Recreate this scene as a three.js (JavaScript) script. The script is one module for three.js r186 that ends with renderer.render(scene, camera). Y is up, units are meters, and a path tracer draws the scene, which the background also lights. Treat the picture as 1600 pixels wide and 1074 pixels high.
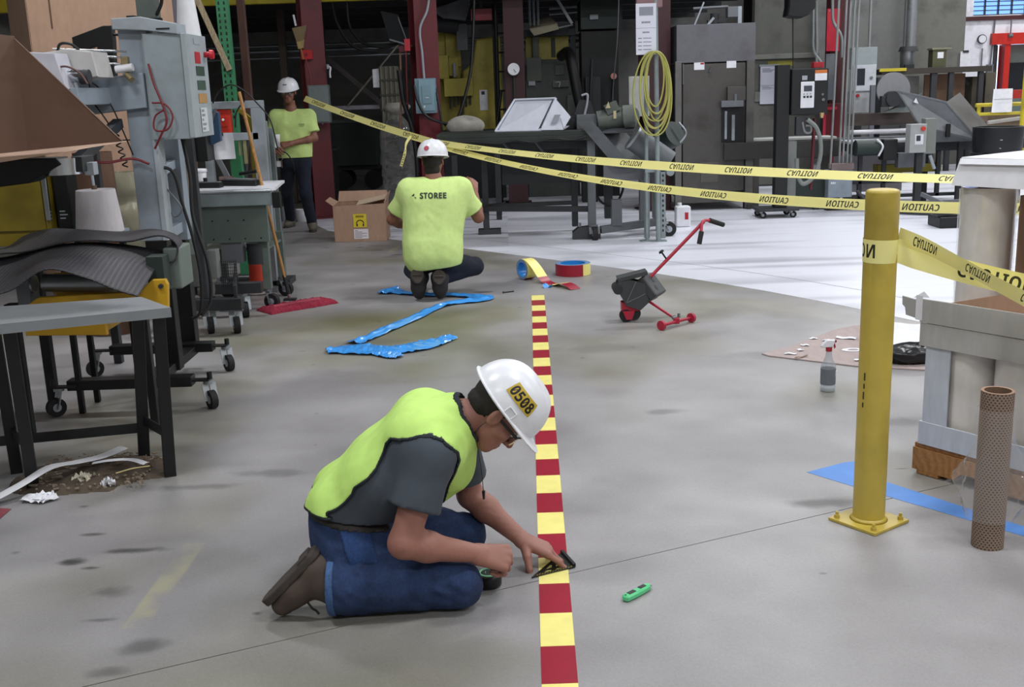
import * as THREE from 'three';
import { RoundedBoxGeometry } from 'three/addons/geometries/RoundedBoxGeometry.js';
import { mergeGeometries } from 'three/addons/utils/BufferGeometryUtils.js';
import { RectAreaLightUniformsLib } from 'three/addons/lights/RectAreaLightUniformsLib.js';
RectAreaLightUniformsLib.init();

// ---------- camera, sky, lights, exposure ----------
const scene = new THREE.Scene();
const camera = new THREE.PerspectiveCamera(2 * Math.atan(537 / 1687) * 180 / Math.PI, 1600 / 1074, 0.1, 80);
camera.position.set(0, 1.6, 0);
camera.rotation.set(-13.2 * Math.PI / 180, 0, -2.0 * Math.PI / 180, 'YXZ');
scene.add(camera);
scene.background = new THREE.Color().setRGB(1.7, 2.1, 2.8);
const renderer = new THREE.WebGLRenderer({ antialias: true });
renderer.toneMapping = THREE.LinearToneMapping;
renderer.toneMappingExposure = 1.0;
renderer.shadowMap.enabled = true;
const HALL_LAMPS = [];                       // [x, z] of the hanging high-bay lamps
for (const z of [2.4, -2.6, -7.6]) for (const x of [-2.4, 1.9, 6.2, 10.5]) HALL_LAMPS.push([x, z]);
for (const x of [2.9, 6.6, 10.5]) HALL_LAMPS.push([x, -12.7]);
for (const z of [-17.0, -20.6]) for (const x of [6.6, 10.8]) HALL_LAMPS.push([x, z]);
const LAMP_Y = 5.4, LAMP_W = 1.25, LAMP_D = 0.42, LAMP_NITS = 62, LAMP_COLOR = new THREE.Color(0.955, 0.975, 1.0);
for (const [x, z] of HALL_LAMPS) {
  const l = new THREE.RectAreaLight(LAMP_COLOR, LAMP_NITS, LAMP_W, LAMP_D);
  l.position.set(x, LAMP_Y - 0.035, z); l.lookAt(x, 0, z); l.name = 'high_bay_light'; scene.add(l);
}

// ---------- small library ----------
let seed = 7;
const rnd = () => { seed = (seed * 1664525 + 1013904223) >>> 0; return seed / 4294967296; };
const rr = (a, b) => a + (b - a) * rnd();
const V = (x, y, z) => new THREE.Vector3(x, y, z);
const A = p => Array.isArray(p) ? new THREE.Vector3(...p) : p;
const clamp = (x, a, b) => x < a ? a : x > b ? b : x;
const ss = (a, b, x) => { x = clamp((x - a) / (b - a), 0, 1); return x * x * (3 - 2 * x); };
// periodic value noise
function noiseGrid(n) { const a = new Float32Array(n * n); for (let i = 0; i < a.length; i++) a[i] = rnd(); return { n, a }; }
const NG = noiseGrid(256);
function vn(u, v, per) {                       // noise with period per (integer) in lattice units
  const iu = Math.floor(u), iv = Math.floor(v); let fu = u - iu, fv = v - iv;
  fu = fu * fu * (3 - 2 * fu); fv = fv * fv * (3 - 2 * fv);
  const m = k => ((k % per) + per) % per, a = NG.a;
  const x0 = (m(iu) * 7 + per) & 255, x1 = (m(iu + 1) * 7 + per) & 255, y0 = ((m(iv) * 13) & 255) << 8, y1 = ((m(iv + 1) * 13) & 255) << 8;
  return (a[y0 + x0] * (1 - fu) + a[y0 + x1] * fu) * (1 - fv) + (a[y1 + x0] * (1 - fu) + a[y1 + x1] * fu) * fv;
}
function fbm(u, v, per, oct) { let s = 0, w = 0.5, t = 0; for (let i = 0; i < oct; i++) { s += w * vn(u * per + i * 3.7 * 0, v * per, per); t += w; per *= 2; w *= 0.55; } return s / t; }
function n3(x, y, z) { return vn(x + z * 0.71, y + z * 0.37, 251) * 0.5 + vn(y * 0.8 - z + 31, x * 0.6 + z * 0.9 + 17, 241) * 0.5 - 0.5; }
function dataTex(n, f, srgb = true, rep = 1) {
  const d = new Uint8Array(n * n * 4);
  for (let j = 0; j < n; j++) for (let i = 0; i < n; i++) { const c = f(i / n, j / n), k = (j * n + i) * 4; d[k] = clamp(c[0], 0, 255); d[k + 1] = clamp(c[1], 0, 255); d[k + 2] = clamp(c[2], 0, 255); d[k + 3] = 255; }
  const t = new THREE.DataTexture(d, n, n); t.wrapS = t.wrapT = THREE.RepeatWrapping; t.magFilter = THREE.LinearFilter; t.minFilter = THREE.LinearFilter;
  if (srgb) t.colorSpace = THREE.SRGBColorSpace; t.repeat.set(rep, rep); t.needsUpdate = true; return t;
}
function canvasTex(w, h, draw) { const c = document.createElement('canvas'); c.width = w; c.height = h; draw(c.getContext('2d'), w, h); const t = new THREE.CanvasTexture(c); t.colorSpace = THREE.SRGBColorSpace; return t; }
const T_GRIME = dataTex(512, (u, v) => { const a = fbm(u, v, 6, 5), b = fbm(u, v, 40, 2), s = a < 0.45 ? (0.45 - a) * 120 : 0; const g = 248 - s - (b - 0.5) * 14; return [g, g - s * 0.05, g - s * 0.12]; }, true, 0.6);
const T_CLEAN = dataTex(256, (u, v) => { const g = 250 - (fbm(u, v, 24, 3) - 0.5) * 18; return [g, g, g]; }, true, 0.9);
const T_CLOTH = dataTex(256, (u, v) => { const w = ((u * 128 | 0) + (v * 128 | 0)) % 2 ? 3 : -3; const g = 246 + w + (fbm(u, v, 12, 4) - 0.5) * 14; return [g, g, g]; }, true, 4);
const T_DENIM = dataTex(512, (u, v) => { const tw = Math.sin((u * 96 + v * 96) * Math.PI * 2) * 12, s = (fbm(u, v, 64, 2) - 0.5) * 50, b = (fbm(u, v, 5, 4) - 0.5) * 80; const g = 205 + tw + s + b; return [g, g, g + 6]; }, true, 3);
const T_FIBRE = dataTex(512, (u, v) => { const g = 240 + (fbm(u, v * 0.25, 64, 3) - 0.5) * 22 + (fbm(u, v, 5, 3) - 0.5) * 14; return [g, g, g]; }, true, 0.8);
const T_WOOD = dataTex(256, (u, v) => { const g = 225 + Math.sin((u * 14 + fbm(u, v, 4, 3) * 3) * 6.283) * 14 + (fbm(u, v, 64, 2) - 0.5) * 40; return [g, g - 6, g - 14]; }, true, 2);
const B_BUMP = dataTex(256, (u, v) => { const g = 128 + (fbm(u, v, 16, 4) - 0.5) * 200; return [g, g, g]; }, false, 3);
function mat(color, rough = 0.6, metal = 0, o = {}) {
  const p = Object.assign({ color, roughness: rough, metalness: metal, side: THREE.DoubleSide, map: T_GRIME }, o);
  if (p.map === null) delete p.map;
  const phys = ['transmission', 'clearcoat', 'sheen', 'thickness', 'ior', 'specularIntensity'].some(k => k in p);
  return phys ? new THREE.MeshPhysicalMaterial(p) : new THREE.MeshStandardMaterial(p);
}
// geometry helpers: all in world metres
function finish(g) { g.deleteAttribute('uv1'); g.deleteAttribute('uv2'); return g; }
function cb(cx, cy, cz, w, h, d, o = {}) {
  const r = o.r ?? Math.min(0.004, w * 0.2, h * 0.2, d * 0.2);
  const g = r > 0.0008 ? new RoundedBoxGeometry(w, h, d, 1, r) : new THREE.BoxGeometry(w, h, d);
  if (o.rx || o.ry || o.rz) g.applyMatrix4(new THREE.Matrix4().makeRotationFromEuler(new THREE.Euler(o.rx || 0, o.ry || 0, o.rz || 0, o.order || 'XYZ')));
  g.translate(cx, cy, cz); return g;
}
const bx = (x0, x1, y0, y1, z0, z1, o) => cb((x0 + x1) / 2, (y0 + y1) / 2, (z0 + z1) / 2, Math.abs(x1 - x0), Math.abs(y1 - y0), Math.abs(z1 - z0), o);
function cyl(a, b, r, r2 = r, seg = 16, open = false) {
  a = A(a); b = A(b); const d = b.clone().sub(a), L = d.length(), g = new THREE.CylinderGeometry(r2, r, L, seg, 1, open);
  g.applyQuaternion(new THREE.Quaternion().setFromUnitVectors(V(0, 1, 0), d.divideScalar(L))); g.translate((a.x + b.x) / 2, (a.y + b.y) / 2, (a.z + b.z) / 2); return g;
}
function bar(a, b, w, h, up = V(0, 1, 0)) {      // rectangular bar from a to b, width w across, height h along up
  a = A(a); b = A(b); const d = b.clone().sub(a), L = d.length(); d.normalize(); if (Math.abs(d.dot(up)) > 0.98) up = V(0, 0, 1);
  const s = d.clone().cross(up).normalize(), u = s.clone().cross(d).normalize(), r = Math.min(0.003, w * 0.2, h * 0.2);
  const g = r > 0.0008 ? new RoundedBoxGeometry(L, h, w, 1, r) : new THREE.BoxGeometry(L, h, w);
  g.applyMatrix4(new THREE.Matrix4().makeBasis(d, u, s)); g.translate((a.x + b.x) / 2, (a.y + b.y) / 2, (a.z + b.z) / 2); return g;
}
function tube(pts, r, seg = 0, rad = 8, closed = false) { const c = new THREE.CatmullRomCurve3(pts.map(A), closed, 'centripetal'); return new THREE.TubeGeometry(c, seg || pts.length * 8, r, rad, closed); }
function lathe(prof, x, y, z, seg = 28) { const g = new THREE.LatheGeometry(prof.map(p => new THREE.Vector2(p[0], p[1])), seg); g.translate(x, y, z); return g; }
function ext(pts, a0, a1, plane = 'xy', bevel = 0) {  // polygon extruded from a0 to a1: 'xy' along z, 'zy' along x, 'xz' along y
  const s = new THREE.Shape(pts.map(p => new THREE.Vector2(p[0], p[1]))), g = new THREE.ExtrudeGeometry(s, { depth: Math.abs(a1 - a0) - 2 * bevel, bevelEnabled: bevel > 0, bevelThickness: bevel, bevelSize: bevel, bevelOffset: -bevel, bevelSegments: 1, steps: 1, curveSegments: 10 });
  g.translate(0, 0, Math.min(a0, a1) + bevel);
  const m = new THREE.Matrix4();
  if (plane === 'zy') m.set(0, 0, 1, 0, 0, 1, 0, 0, 1, 0, 0, 0, 0, 0, 0, 1);
  if (plane === 'xz') m.set(1, 0, 0, 0, 0, 0, 1, 0, 0, 1, 0, 0, 0, 0, 0, 1);
  g.applyMatrix4(m);
  if (plane !== 'xy') { const q = g.toNonIndexed ? g : g; const p = q.attributes.position, n = q.attributes.normal; for (let i = 0; i < p.count; i += 3) for (const t of [p, n]) { const x = t.getX(i + 1), y = t.getY(i + 1), z = t.getZ(i + 1); t.setXYZ(i + 1, t.getX(i + 2), t.getY(i + 2), t.getZ(i + 2)); t.setXYZ(i + 2, x, y, z); } }
  return g;
}
function plate(p, t) {                            // polygon of 3-D points (planar), thickness t along its normal
  p = p.map(A); const n = p[1].clone().sub(p[0]).cross(p[2].clone().sub(p[0])).normalize().multiplyScalar(t), k = p.length, pos = [];
  const q = p.map(v => v.clone().add(n)); const tri = (a, b, c) => pos.push(a.x, a.y, a.z, b.x, b.y, b.z, c.x, c.y, c.z);
  for (let i = 1; i < k - 1; i++) { tri(q[0], q[i], q[i + 1]); tri(p[0], p[i + 1], p[i]); }
  for (let i = 0; i < k; i++) { const j = (i + 1) % k; tri(p[i], p[j], q[j]); tri(p[i], q[j], q[i]); }
  const g = new THREE.BufferGeometry(); g.setAttribute('position', new THREE.Float32BufferAttribute(pos, 3)); g.computeVertexNormals(); return g;
}
function grid(nu, nv, f, uvs) {                   // parametric sheet f(u,v) -> [x,y,z]
  const pos = [], uv = [], idx = [];
  for (let j = 0; j <= nv; j++) for (let i = 0; i <= nu; i++) { const p = A(f(i / nu, j / nv)); pos.push(p.x, p.y, p.z); uv.push(...(uvs ? uvs(i / nu, j / nv) : [i / nu, j / nv])); }
  for (let j = 0; j < nv; j++) for (let i = 0; i < nu; i++) { const a = j * (nu + 1) + i; idx.push(a, a + 1, a + nu + 2, a, a + nu + 2, a + nu + 1); }
  const g = new THREE.BufferGeometry(); g.setAttribute('position', new THREE.Float32BufferAttribute(pos, 3)); g.setAttribute('uv', new THREE.Float32BufferAttribute(uv, 2)); g.setIndex(idx); g.computeVertexNormals(); return g;
}
function sheet(nu, nv, f, t) {                    // the same with thickness t (closed)
  const up = grid(nu, nv, f), n = up.attributes.normal, p = up.attributes.position, c = p.count, pos = [], idx = [];
  for (let i = 0; i < c; i++) pos.push(p.getX(i), p.getY(i), p.getZ(i));
  for (let i = 0; i < c; i++) pos.push(p.getX(i) - n.getX(i) * t, p.getY(i) - n.getY(i) * t, p.getZ(i) - n.getZ(i) * t);
  const ix = up.index.array; for (let i = 0; i < ix.length; i += 3) { idx.push(ix[i], ix[i + 1], ix[i + 2], ix[i] + c, ix[i + 2] + c, ix[i + 1] + c); }
  const edge = []; for (let i = 0; i < nu; i++) { edge.push([i + 1, i], [nv * (nu + 1) + i, nv * (nu + 1) + i + 1]); } for (let j = 0; j < nv; j++) { edge.push([j * (nu + 1), (j + 1) * (nu + 1)], [(j + 1) * (nu + 1) + nu, j * (nu + 1) + nu]); }
  for (const [a, b] of edge) idx.push(a, b, b + c, a, b + c, a + c);
  const g = new THREE.BufferGeometry(); g.setAttribute('position', new THREE.Float32BufferAttribute(pos, 3)); g.setIndex(idx); g.computeVertexNormals(); return g;
}
function boxUV(g) {                               // uv in metres, by the main direction of every face
  const p = g.attributes.position, uv = new Float32Array(p.count * 2), a = V(), b = V(), c = V(), n = V();
  for (let i = 0; i < p.count; i += 3) {
    a.fromBufferAttribute(p, i); b.fromBufferAttribute(p, i + 1); c.fromBufferAttribute(p, i + 2);
    n.copy(b).sub(a).cross(c.clone().sub(a)); const x = Math.abs(n.x), y = Math.abs(n.y), z = Math.abs(n.z);
    for (let k = 0; k < 3; k++) { const q = [a, b, c][k], o = (i + k) * 2; if (y >= x && y >= z) { uv[o] = q.x; uv[o + 1] = q.z; } else if (x >= z) { uv[o] = q.z; uv[o + 1] = q.y; } else { uv[o] = q.x; uv[o + 1] = q.y; } }
  }
  g.setAttribute('uv', new THREE.BufferAttribute(uv, 2)); return g;
}
const taken = {};
const numbered = n => { const k = taken[n] = (taken[n] ?? -1) + 1; return k ? `${n}_${String(k).padStart(3, '0')}` : n; };
const origin = new Map();
function thing(name, label, category, [x, y, z] = [0, 0, 0], group) {
  const o = new THREE.Group(); o.name = numbered(name); o.position.set(x, y, z); origin.set(o, V(x, y, z)); scene.add(o);
  o.userData = { label, category }; if (group) o.userData.group = group; return o;
}
function structure(name, label) { const o = new THREE.Group(); o.name = name; o.userData = { kind: 'structure' }; if (label) o.userData.label = label; origin.set(o, V(0, 0, 0)); scene.add(o); return o; }
function add(parent, name, m, ...gs) {            // merges geometries (world coordinates) into ONE named mesh under parent
  let own = false; if (gs[gs.length - 1] === 'uv') { own = true; gs.pop(); }
  gs = gs.flat().map(g => { if (!g.attributes.normal) g.computeVertexNormals(); const q = g.index ? g.toNonIndexed() : g.clone(); for (const k of Object.keys(q.attributes)) if (!['position', 'normal', 'uv'].includes(k) || (k === 'uv' && !own)) q.deleteAttribute(k); return own ? q : boxUV(q); });
  const g = gs.length > 1 ? mergeGeometries(gs) : gs[0], o = origin.get(parent); g.translate(-o.x, -o.y, -o.z);
  const mesh = new THREE.Mesh(g, m); mesh.name = name; mesh.castShadow = mesh.receiveShadow = true; parent.add(mesh); origin.set(mesh, o); return mesh;
}
function lab(mesh, label) { mesh.userData.label = label; return mesh; }
function copyThing(src, name, label, [x, y, z], turn = 0) { const c = src.clone(); c.name = numbered(name); c.userData = { ...src.userData, label }; c.position.set(x, y, z); c.rotation.y = turn; scene.add(c); return c; }
// ---------- materials ----------
const M = {
  conc: null, steel: mat('#8b9096', 0.35, 0.85), dsteel: mat('#4a4c50', 0.45, 0.7), black: mat('#0f1012', 0.5), dgrey: mat('#303235', 0.6), mgrey: mat('#6d7075', 0.55), lgrey: mat('#a4aab1', 0.5), bluegrey: mat('#8d98a3', 0.45),
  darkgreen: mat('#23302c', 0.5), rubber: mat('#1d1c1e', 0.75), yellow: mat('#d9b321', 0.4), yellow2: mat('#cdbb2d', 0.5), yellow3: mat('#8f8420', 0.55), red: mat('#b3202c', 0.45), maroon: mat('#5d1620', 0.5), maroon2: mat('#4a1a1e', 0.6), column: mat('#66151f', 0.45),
  white: mat('#e6e6ea', 0.5, 0, { map: T_CLEAN }), paper: mat('#e9e9ee', 0.8, 0, { map: T_CLEAN }), card: mat('#b5937c', 0.85, 0, { map: T_FIBRE }), card2: mat('#80644f', 0.85, 0, { map: T_FIBRE }), cardgrey: mat('#b6b3ae', 0.8, 0, { map: T_FIBRE }),
  wood: mat('#b07f4c', 0.75, 0, { map: T_WOOD }), greyw: mat('#7c7f7c', 0.6), greygreen: mat('#6c7670', 0.5), green: mat('#347a54', 0.45), blueplastic: mat('#2f8fdc', 0.3, 0, { map: T_CLEAN }), chrome: mat('#c9ccd0', 0.18, 1, { map: T_CLEAN }), galv: mat('#aab0b4', 0.38, 0.75), cable: mat('#141416', 0.5, 0, { map: null }), redcable: mat('#7d2a30', 0.5, 0, { map: null }),
  hivis: mat('#c3ee55', 0.8, 0, { map: T_CLOTH }),
};
// ---------- floor ----------
const JOINT = x => -2.76 + (x + 1.24) * (-1.32 / 2.99);       // saw-cut joint z(x)
const stains = []; { const s0 = seed; seed = 4242;
  for (const q of [[-1.62, -3.62, .07, .035, .62], [-1.42, -3.70, .12, .028, .5], [-1.52, -3.56, .055, .022, .6], [-1.38, -3.36, .10, .06, .3], [-1.62, -3.87, .06, .02, .4], [-1.14, -2.98, .07, .05, .35], [-1.35, -3.16, .09, .02, .38], [-1.98, -3.7, .05, .035, .33], [-1.86, -3.72, .025, .02, .3], [-1.2, -2.83, .06, .03, .3], [-1.35, -4.35, .28, .05, .22], [-1.1, -4.5, .2, .06, .2], [.75, -5.2, .12, .05, .22], [1.18, -3.93, .14, .05, .35], [1.86, -4.9, .16, .09, .28], [.45, -6.6, .5, .14, .1], [1.6, -6.3, .4, .1, .12], [-.9, -7.0, .3, .14, .16], [-1.0, -6.2, .35, .12, .14], [-.22, -8.7, .12, .05, .45], [.9, -7.15, .3, .08, .18], [-1.25, -8.6, .4, .1, .14]]) stains.push(q);
  for (let i = 0; i < 60; i++) stains.push([rr(-3, 5), rr(-9, -1), rr(.008, .03), rr(.006, .016), rr(.2, .5)]); seed = s0; }
const T_CONC = (() => {
  const n = 2048, S = 8, d = new Float32Array(n * n * 4);
  for (let j = 0; j < n; j++) for (let i = 0; i < n; i++) {
    const u = i / n, v = j / n, a = fbm(u, v, 4, 4), b = fbm(u + .31, v + .7, 24, 3), c = NG.a[((i * 3 + 11) & 255) + (((j * 5 + 3) & 255) << 8)], st = vn(u * 5 + 2.2, v * 48, 48);
    let g = 186 + (a - .5) * 84 + (b - .5) * 40 + (c - .5) * 13 + (st - .5) * 9, w = fbm(u + .13, v + .41, 7, 3);
    const k = (j * n + i) * 4, dirt = Math.max(0, w - .47) * 150; g -= dirt * .7; d[k] = g + 2; d[k + 1] = g; d[k + 2] = g + 1 - dirt * .5; d[k + 3] = 255;
  }
  const put = (x, z, f) => { const i = ((Math.floor((x + 3) / S * n) % n) + n) % n, j = ((Math.floor((z + 9) / S * n) % n) + n) % n, k = (j * n + i) * 4; f(k, i, j); };
  const PX = S / n;
  for (const [sx, sz, rx, rz, s] of stains) for (let z = sz - rz * 1.8; z < sz + rz * 1.8; z += PX) for (let x = sx - rx * 1.8; x < sx + rx * 1.8; x += PX) put(x, z, (k, i, j) => {
    const q = Math.hypot((x - sx) / rx, (z - sz) / rz) + (fbm(i / n, j / n, 60, 5) - .5) * 1.6 * Math.min(1, rx / .04), t = Math.min(.75, s * .85) * (1 - ss(.1, 1.15, q)); for (let c = 0; c < 3; c++) d[k + c] *= 1 - t; });
  for (let z = -4.05; z < -2.5; z += PX) for (let x = -1.30; x < -1.08; x += PX) put(x, z, (k, i, j) => {   // worn yellow line paint
    const c = -1.21 + (z + 3.5) * -.02, e = 1 - ss(.036, .042, Math.abs(x - c)), wear = ss(.40, .60, fbm(i / n + .2, j / n, 30, 4) + (z > -3.1 || z < -3.75 ? -.10 : .10)), t = e * wear * .5; d[k] += (208 - d[k]) * t; d[k + 1] += (204 - d[k + 1]) * t; d[k + 2] += (150 - d[k + 2]) * t; });
  const d8 = new Uint8Array(d.length); for (let i = 0; i < d.length; i++) d8[i] = clamp(d[i] + ((i * 7919) % 97) / 97, 0, 255);
  const t = new THREE.DataTexture(d8, n, n); t.wrapS = t.wrapT = THREE.RepeatWrapping; t.magFilter = t.minFilter = THREE.LinearFilter; t.colorSpace = THREE.SRGBColorSpace; t.repeat.set(1 / S, 1 / S); t.offset.set(3 / S, 9 / S); t.needsUpdate = true; return t;
})();
M.conc = mat('#c4c2c2', .44, 0, { map: T_CONC });
const T_COAT = dataTex(1024, (u, v) => { const s = fbm(u, v, 5, 4), st = vn(u * 3, v * 40, 40), st2 = vn(u * 6 + 1.3, v * 90, 90), g = 246 - Math.max(0, st * .6 + s * .7 - .68) * 130 - (st2 - .5) * 6; return [g - 3, g - 2, g + 4]; }, true, 1 / 6);
const X0 = -7, X1 = 13.6, Z0 = 4, Z1 = -22.6, CEIL = 6.4;
{
  const f = structure('floor', 'worn grey concrete slab floor');
  add(f, 'floor_slab', M.conc, ext([[X0, Z0], [X1, Z0], [X1, JOINT(X1) + .0025], [X0, JOINT(X0) + .0025]], -.15, 0, 'xz'));
  add(f, 'floor_slab', M.conc, ext([[X0, JOINT(X0) - .0025], [X1, JOINT(X1) - .0025], [X1, Z1], [X0, Z1]], -.15, 0, 'xz'));
  add(f, 'joint_filler', mat('#4a4640', .9), ext([[X0, JOINT(X0) + .02], [X1, JOINT(X1) + .02], [X1, JOINT(X1) - .02], [X0, JOINT(X0) - .02]], -.14, -.007, 'xz'));
  const c = structure('floor_coating', 'glossy white floor coating with a straight cut edge');
  const coat = mat('#f4f4f8', .32, 0, { map: T_COAT });
  const edge = [[-2.75, -14.6], [-2.2, -13.2], [-1.1, -11.94], [-.5, -11.3], [.03, -10.72], [.63, -10.05], [1.16, -9.45], [1.62, -8.86], [2.0, -8.32], [2.34, -7.76], [2.72, -7.05], [3.4, -5.8], [4.4, -4.0]], line = [];
  const off = edge.map(([x, z]) => [x + .42, z - .36]), off2 = off.map(([x, z]) => [x + .012, z - .010]);
  add(c, 'coating_panel', coat, ext([...edge, ...off.slice().reverse()], .0002, .0022, 'xz'));
  add(c, 'coating_panel', coat, ext([...off2, [X1 - .02, -4], [X1 - .02, Z1 + .02], [-2.33, Z1 + .02]], .0002, .0022, 'xz'));
}
// ---------- hall shell ----------
const wallGrey = mat('#8d8c88', .75), wallWhite = mat('#f0eff6', .7), ceilM = mat('#8f9296', .8);
add(structure('ceiling'), 'deck', ceilM, bx(X0 - .3, X1 + .3, CEIL, CEIL + .2, Z1 - .3, Z0 + .3, { r: 0 }));
add(structure('wall_left'), 'panel', wallGrey, bx(X0 - .2, X0, -.15, CEIL, Z1, Z0, { r: 0 }));
add(structure('wall_right'), 'panel', wallGrey, bx(X1, X1 + .2, -.15, CEIL, Z1, Z0, { r: 0 }));
add(structure('wall_front'), 'panel', wallGrey, bx(X0 - .2, X1 + .2, -.15, CEIL, Z0, Z0 + .2, { r: 0 }));
{ // back wall: dark block on the left, white partition with door and glass window on the right
  const w = structure('wall_back');
  add(w, 'block_wall', wallGrey, bx(X0, 9.0, -.15, CEIL, Z1 - .2, Z1, { r: 0 }));
  add(w, 'white_wall', wallWhite, bx(9.0, 9.47, -.15, CEIL, Z1 - .2, Z1 + .1, { r: 0 }), bx(9.47, 9.92, -.15, 2.74, Z1 - .2, Z1 + .1, { r: 0 }), bx(9.92, 10.9, 2.36, 2.74, Z1 - .2, Z1 + .1, { r: 0 }), bx(10.9, X1, -.15, 2.74, Z1 - .2, Z1 + .1, { r: 0 }), bx(11.9, X1, 2.74, CEIL, Z1 - .2, Z1 + .1, { r: 0 }), bx(9.47, 11.9, 3.6, CEIL, Z1 - .2, Z1 + .1, { r: 0 }));
  const tr = structure('trim_1'); add(tr, 'rail', M.maroon2, bx(9.0, 12.2, 2.64, 2.72, Z1 + .1, Z1 + .16));
  const win = structure('window_1'); // glass-block window
  const gl = mat('#bcd6ff', .15, 0, { map: null, transmission: 0.85, thickness: 0 });
  for (let i = 0; i < 9; i++) for (let j = 0; j < 10; j++) { const x = 9.49 + i * .27, y = 2.755 + j * .085; add(win, 'pane', gl, bx(x + .006, x + .258, y + .006, y + .075, Z1 - .06, Z1 - .03, { r: 0 })); }
  for (let i = 0; i <= 9; i++) add(win, 'mullion', M.dgrey, bx(9.475 + i * .27, 9.495 + i * .27, 2.74, 3.6, Z1 - .08, Z1 - .01, { r: 0 }));
  for (let j = 0; j <= 10; j++) add(win, 'glazing_bar', M.dgrey, bx(9.47, 11.9, 2.747 + j * .085, 2.763 + j * .085, Z1 - .08, Z1 - .01, { r: 0 }));
  const d = structure('door_1', 'red framed doorway in the white wall'); const R = mat('#c9281c', .4);
  add(d, 'lintel', R, bx(9.84, 11.0, 2.16, 2.38, Z1 + .04, Z1 + .2)); add(d, 'post', R, bx(10.12, 10.24, 0, 2.16, Z1 - .1, Z1 + .17)); add(d, 'post', R, bx(10.9, 11.02, 0, 2.16, Z1 - .1, Z1 + .17));
  add(d, 'side_frame', M.dgrey, bx(9.92, 9.98, 0, 2.16, Z1 - .1, Z1 + .12)); add(d, 'door_leaf', M.greygreen, bx(10.24, 10.9, 0, 2.16, Z1 - .15, Z1 - .1)); add(d, 'door_window', mat('#20242a', .1, 0, { map: null }), bx(10.35, 10.8, 1.2, 1.8, Z1 - .1, Z1 - .09)); add(d, 'infill', M.black, bx(9.98, 10.12, 0, 2.16, Z1 - .16, Z1 - .14));
}
// ---------- mezzanine over the dark back area ----------
{
  const m = structure('mezzanine', 'dark steel mezzanine deck with a yellow edge beam');
  add(m, 'deck', M.dgrey, bx(X0 + .02, 3.75, 3.02, 3.16, Z1 + .02, -15.5, { r: 0 }));
  add(m, 'edge_beam', M.yellow2, bx(X0 + .02, -1.3, 2.86, 3.16, -15.5, -15.4, { r: .01 })); add(m, 'edge_beam', M.dgrey, bx(-1.3, 3.75, 2.84, 3.16, -15.5, -15.4));
  for (let i = 0; i < 5; i++) add(m, 'joist', M.dgrey, bx(X0 + .02, 3.75, 2.86, 3.02, -16.6 - i * 1.3, -16.5 - i * 1.3));
  for (const [y, k] of [[2.30, .03], [2.38, .022], [2.2, .018]]) add(m, 'service_pipe', M.steel, cyl([X0 + .1, y, -17.2], [1.5, y, -17.2], k));
}
// steel columns (I-sections)
function iColumn(x, z, w, d, m, label, top = CEIL, ang = 0) {
  const t = thing('steel_column', label, 'column', [x, 0, z]); t.rotation.y = ang;
  const tf = .016;
  add(t, 'flange', m, bx(x - w / 2, x + w / 2, 0, top, z + d / 2 - tf, z + d / 2)); add(t, 'flange', m, bx(x - w / 2, x + w / 2, 0, top, z - d / 2, z - d / 2 + tf)); add(t, 'web', m, bx(x - .008, x + .008, 0, top, z - d / 2 + tf, z + d / 2 - tf));
  add(t, 'base_plate', m, bx(x - w / 2 - .05, x + w / 2 + .05, 0.002, .022, z - d / 2 - .05, z + d / 2 + .05));
  return t;
}
iColumn(-2.5, -14.75, .28, .32, M.column, 'dark red steel column behind the standing worker', CEIL, .35);
iColumn(-1.0, -14.4, .30, .34, M.column, 'dark red steel column carrying the pale blue switch box', CEIL, .3);
iColumn(.17, -15.7, .28, .3, mat('#3a191d', .6), 'almost black steel column with a round dial gauge on it', 2.84);  // column red painted much darker to stand for the shade here
iColumn(1.95, -14.3, .32, .34, mat('#3a191d', .6), 'dark maroon steel column behind the hanging yellow hoses', CEIL, .2);  // same red as the other columns, shade mixed into the colour
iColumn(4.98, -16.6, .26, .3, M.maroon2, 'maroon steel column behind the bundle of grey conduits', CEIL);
// high-bay lamps
{
  const glow = new THREE.MeshStandardMaterial({ color: '#ffffff', emissive: LAMP_COLOR, emissiveIntensity: 6, roughness: .6 }); let k = 0;
  const t0 = thing('high_bay_lamp', 'long white fluorescent high-bay lamp hung from the ceiling', 'lamp', [0, LAMP_Y, 0], 'high-bay ceiling lamps');
  add(t0, 'housing', M.white, ext([[-.22, .0], [.22, 0], [.10, .09], [-.10, .09]], -LAMP_W / 2, LAMP_W / 2, 'zy').translate(0, LAMP_Y, 0));
  add(t0, 'diffuser', glow, bx(-LAMP_W / 2 + .01, LAMP_W / 2 - .01, LAMP_Y - .02, LAMP_Y - .004, -LAMP_D / 2 + .01, LAMP_D / 2 - .01));
  for (const s of [-.5, .5]) add(t0, 'hanger', M.steel, cyl([s, LAMP_Y + .09, 0], [s, CEIL, 0], .005, .005, 6));
  HALL_LAMPS.forEach(([x, z], i) => { if (i) copyThing(t0, 'high_bay_lamp', t0.userData.label, [x, LAMP_Y, z]); else t0.position.set(x, LAMP_Y, z); });
}
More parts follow.
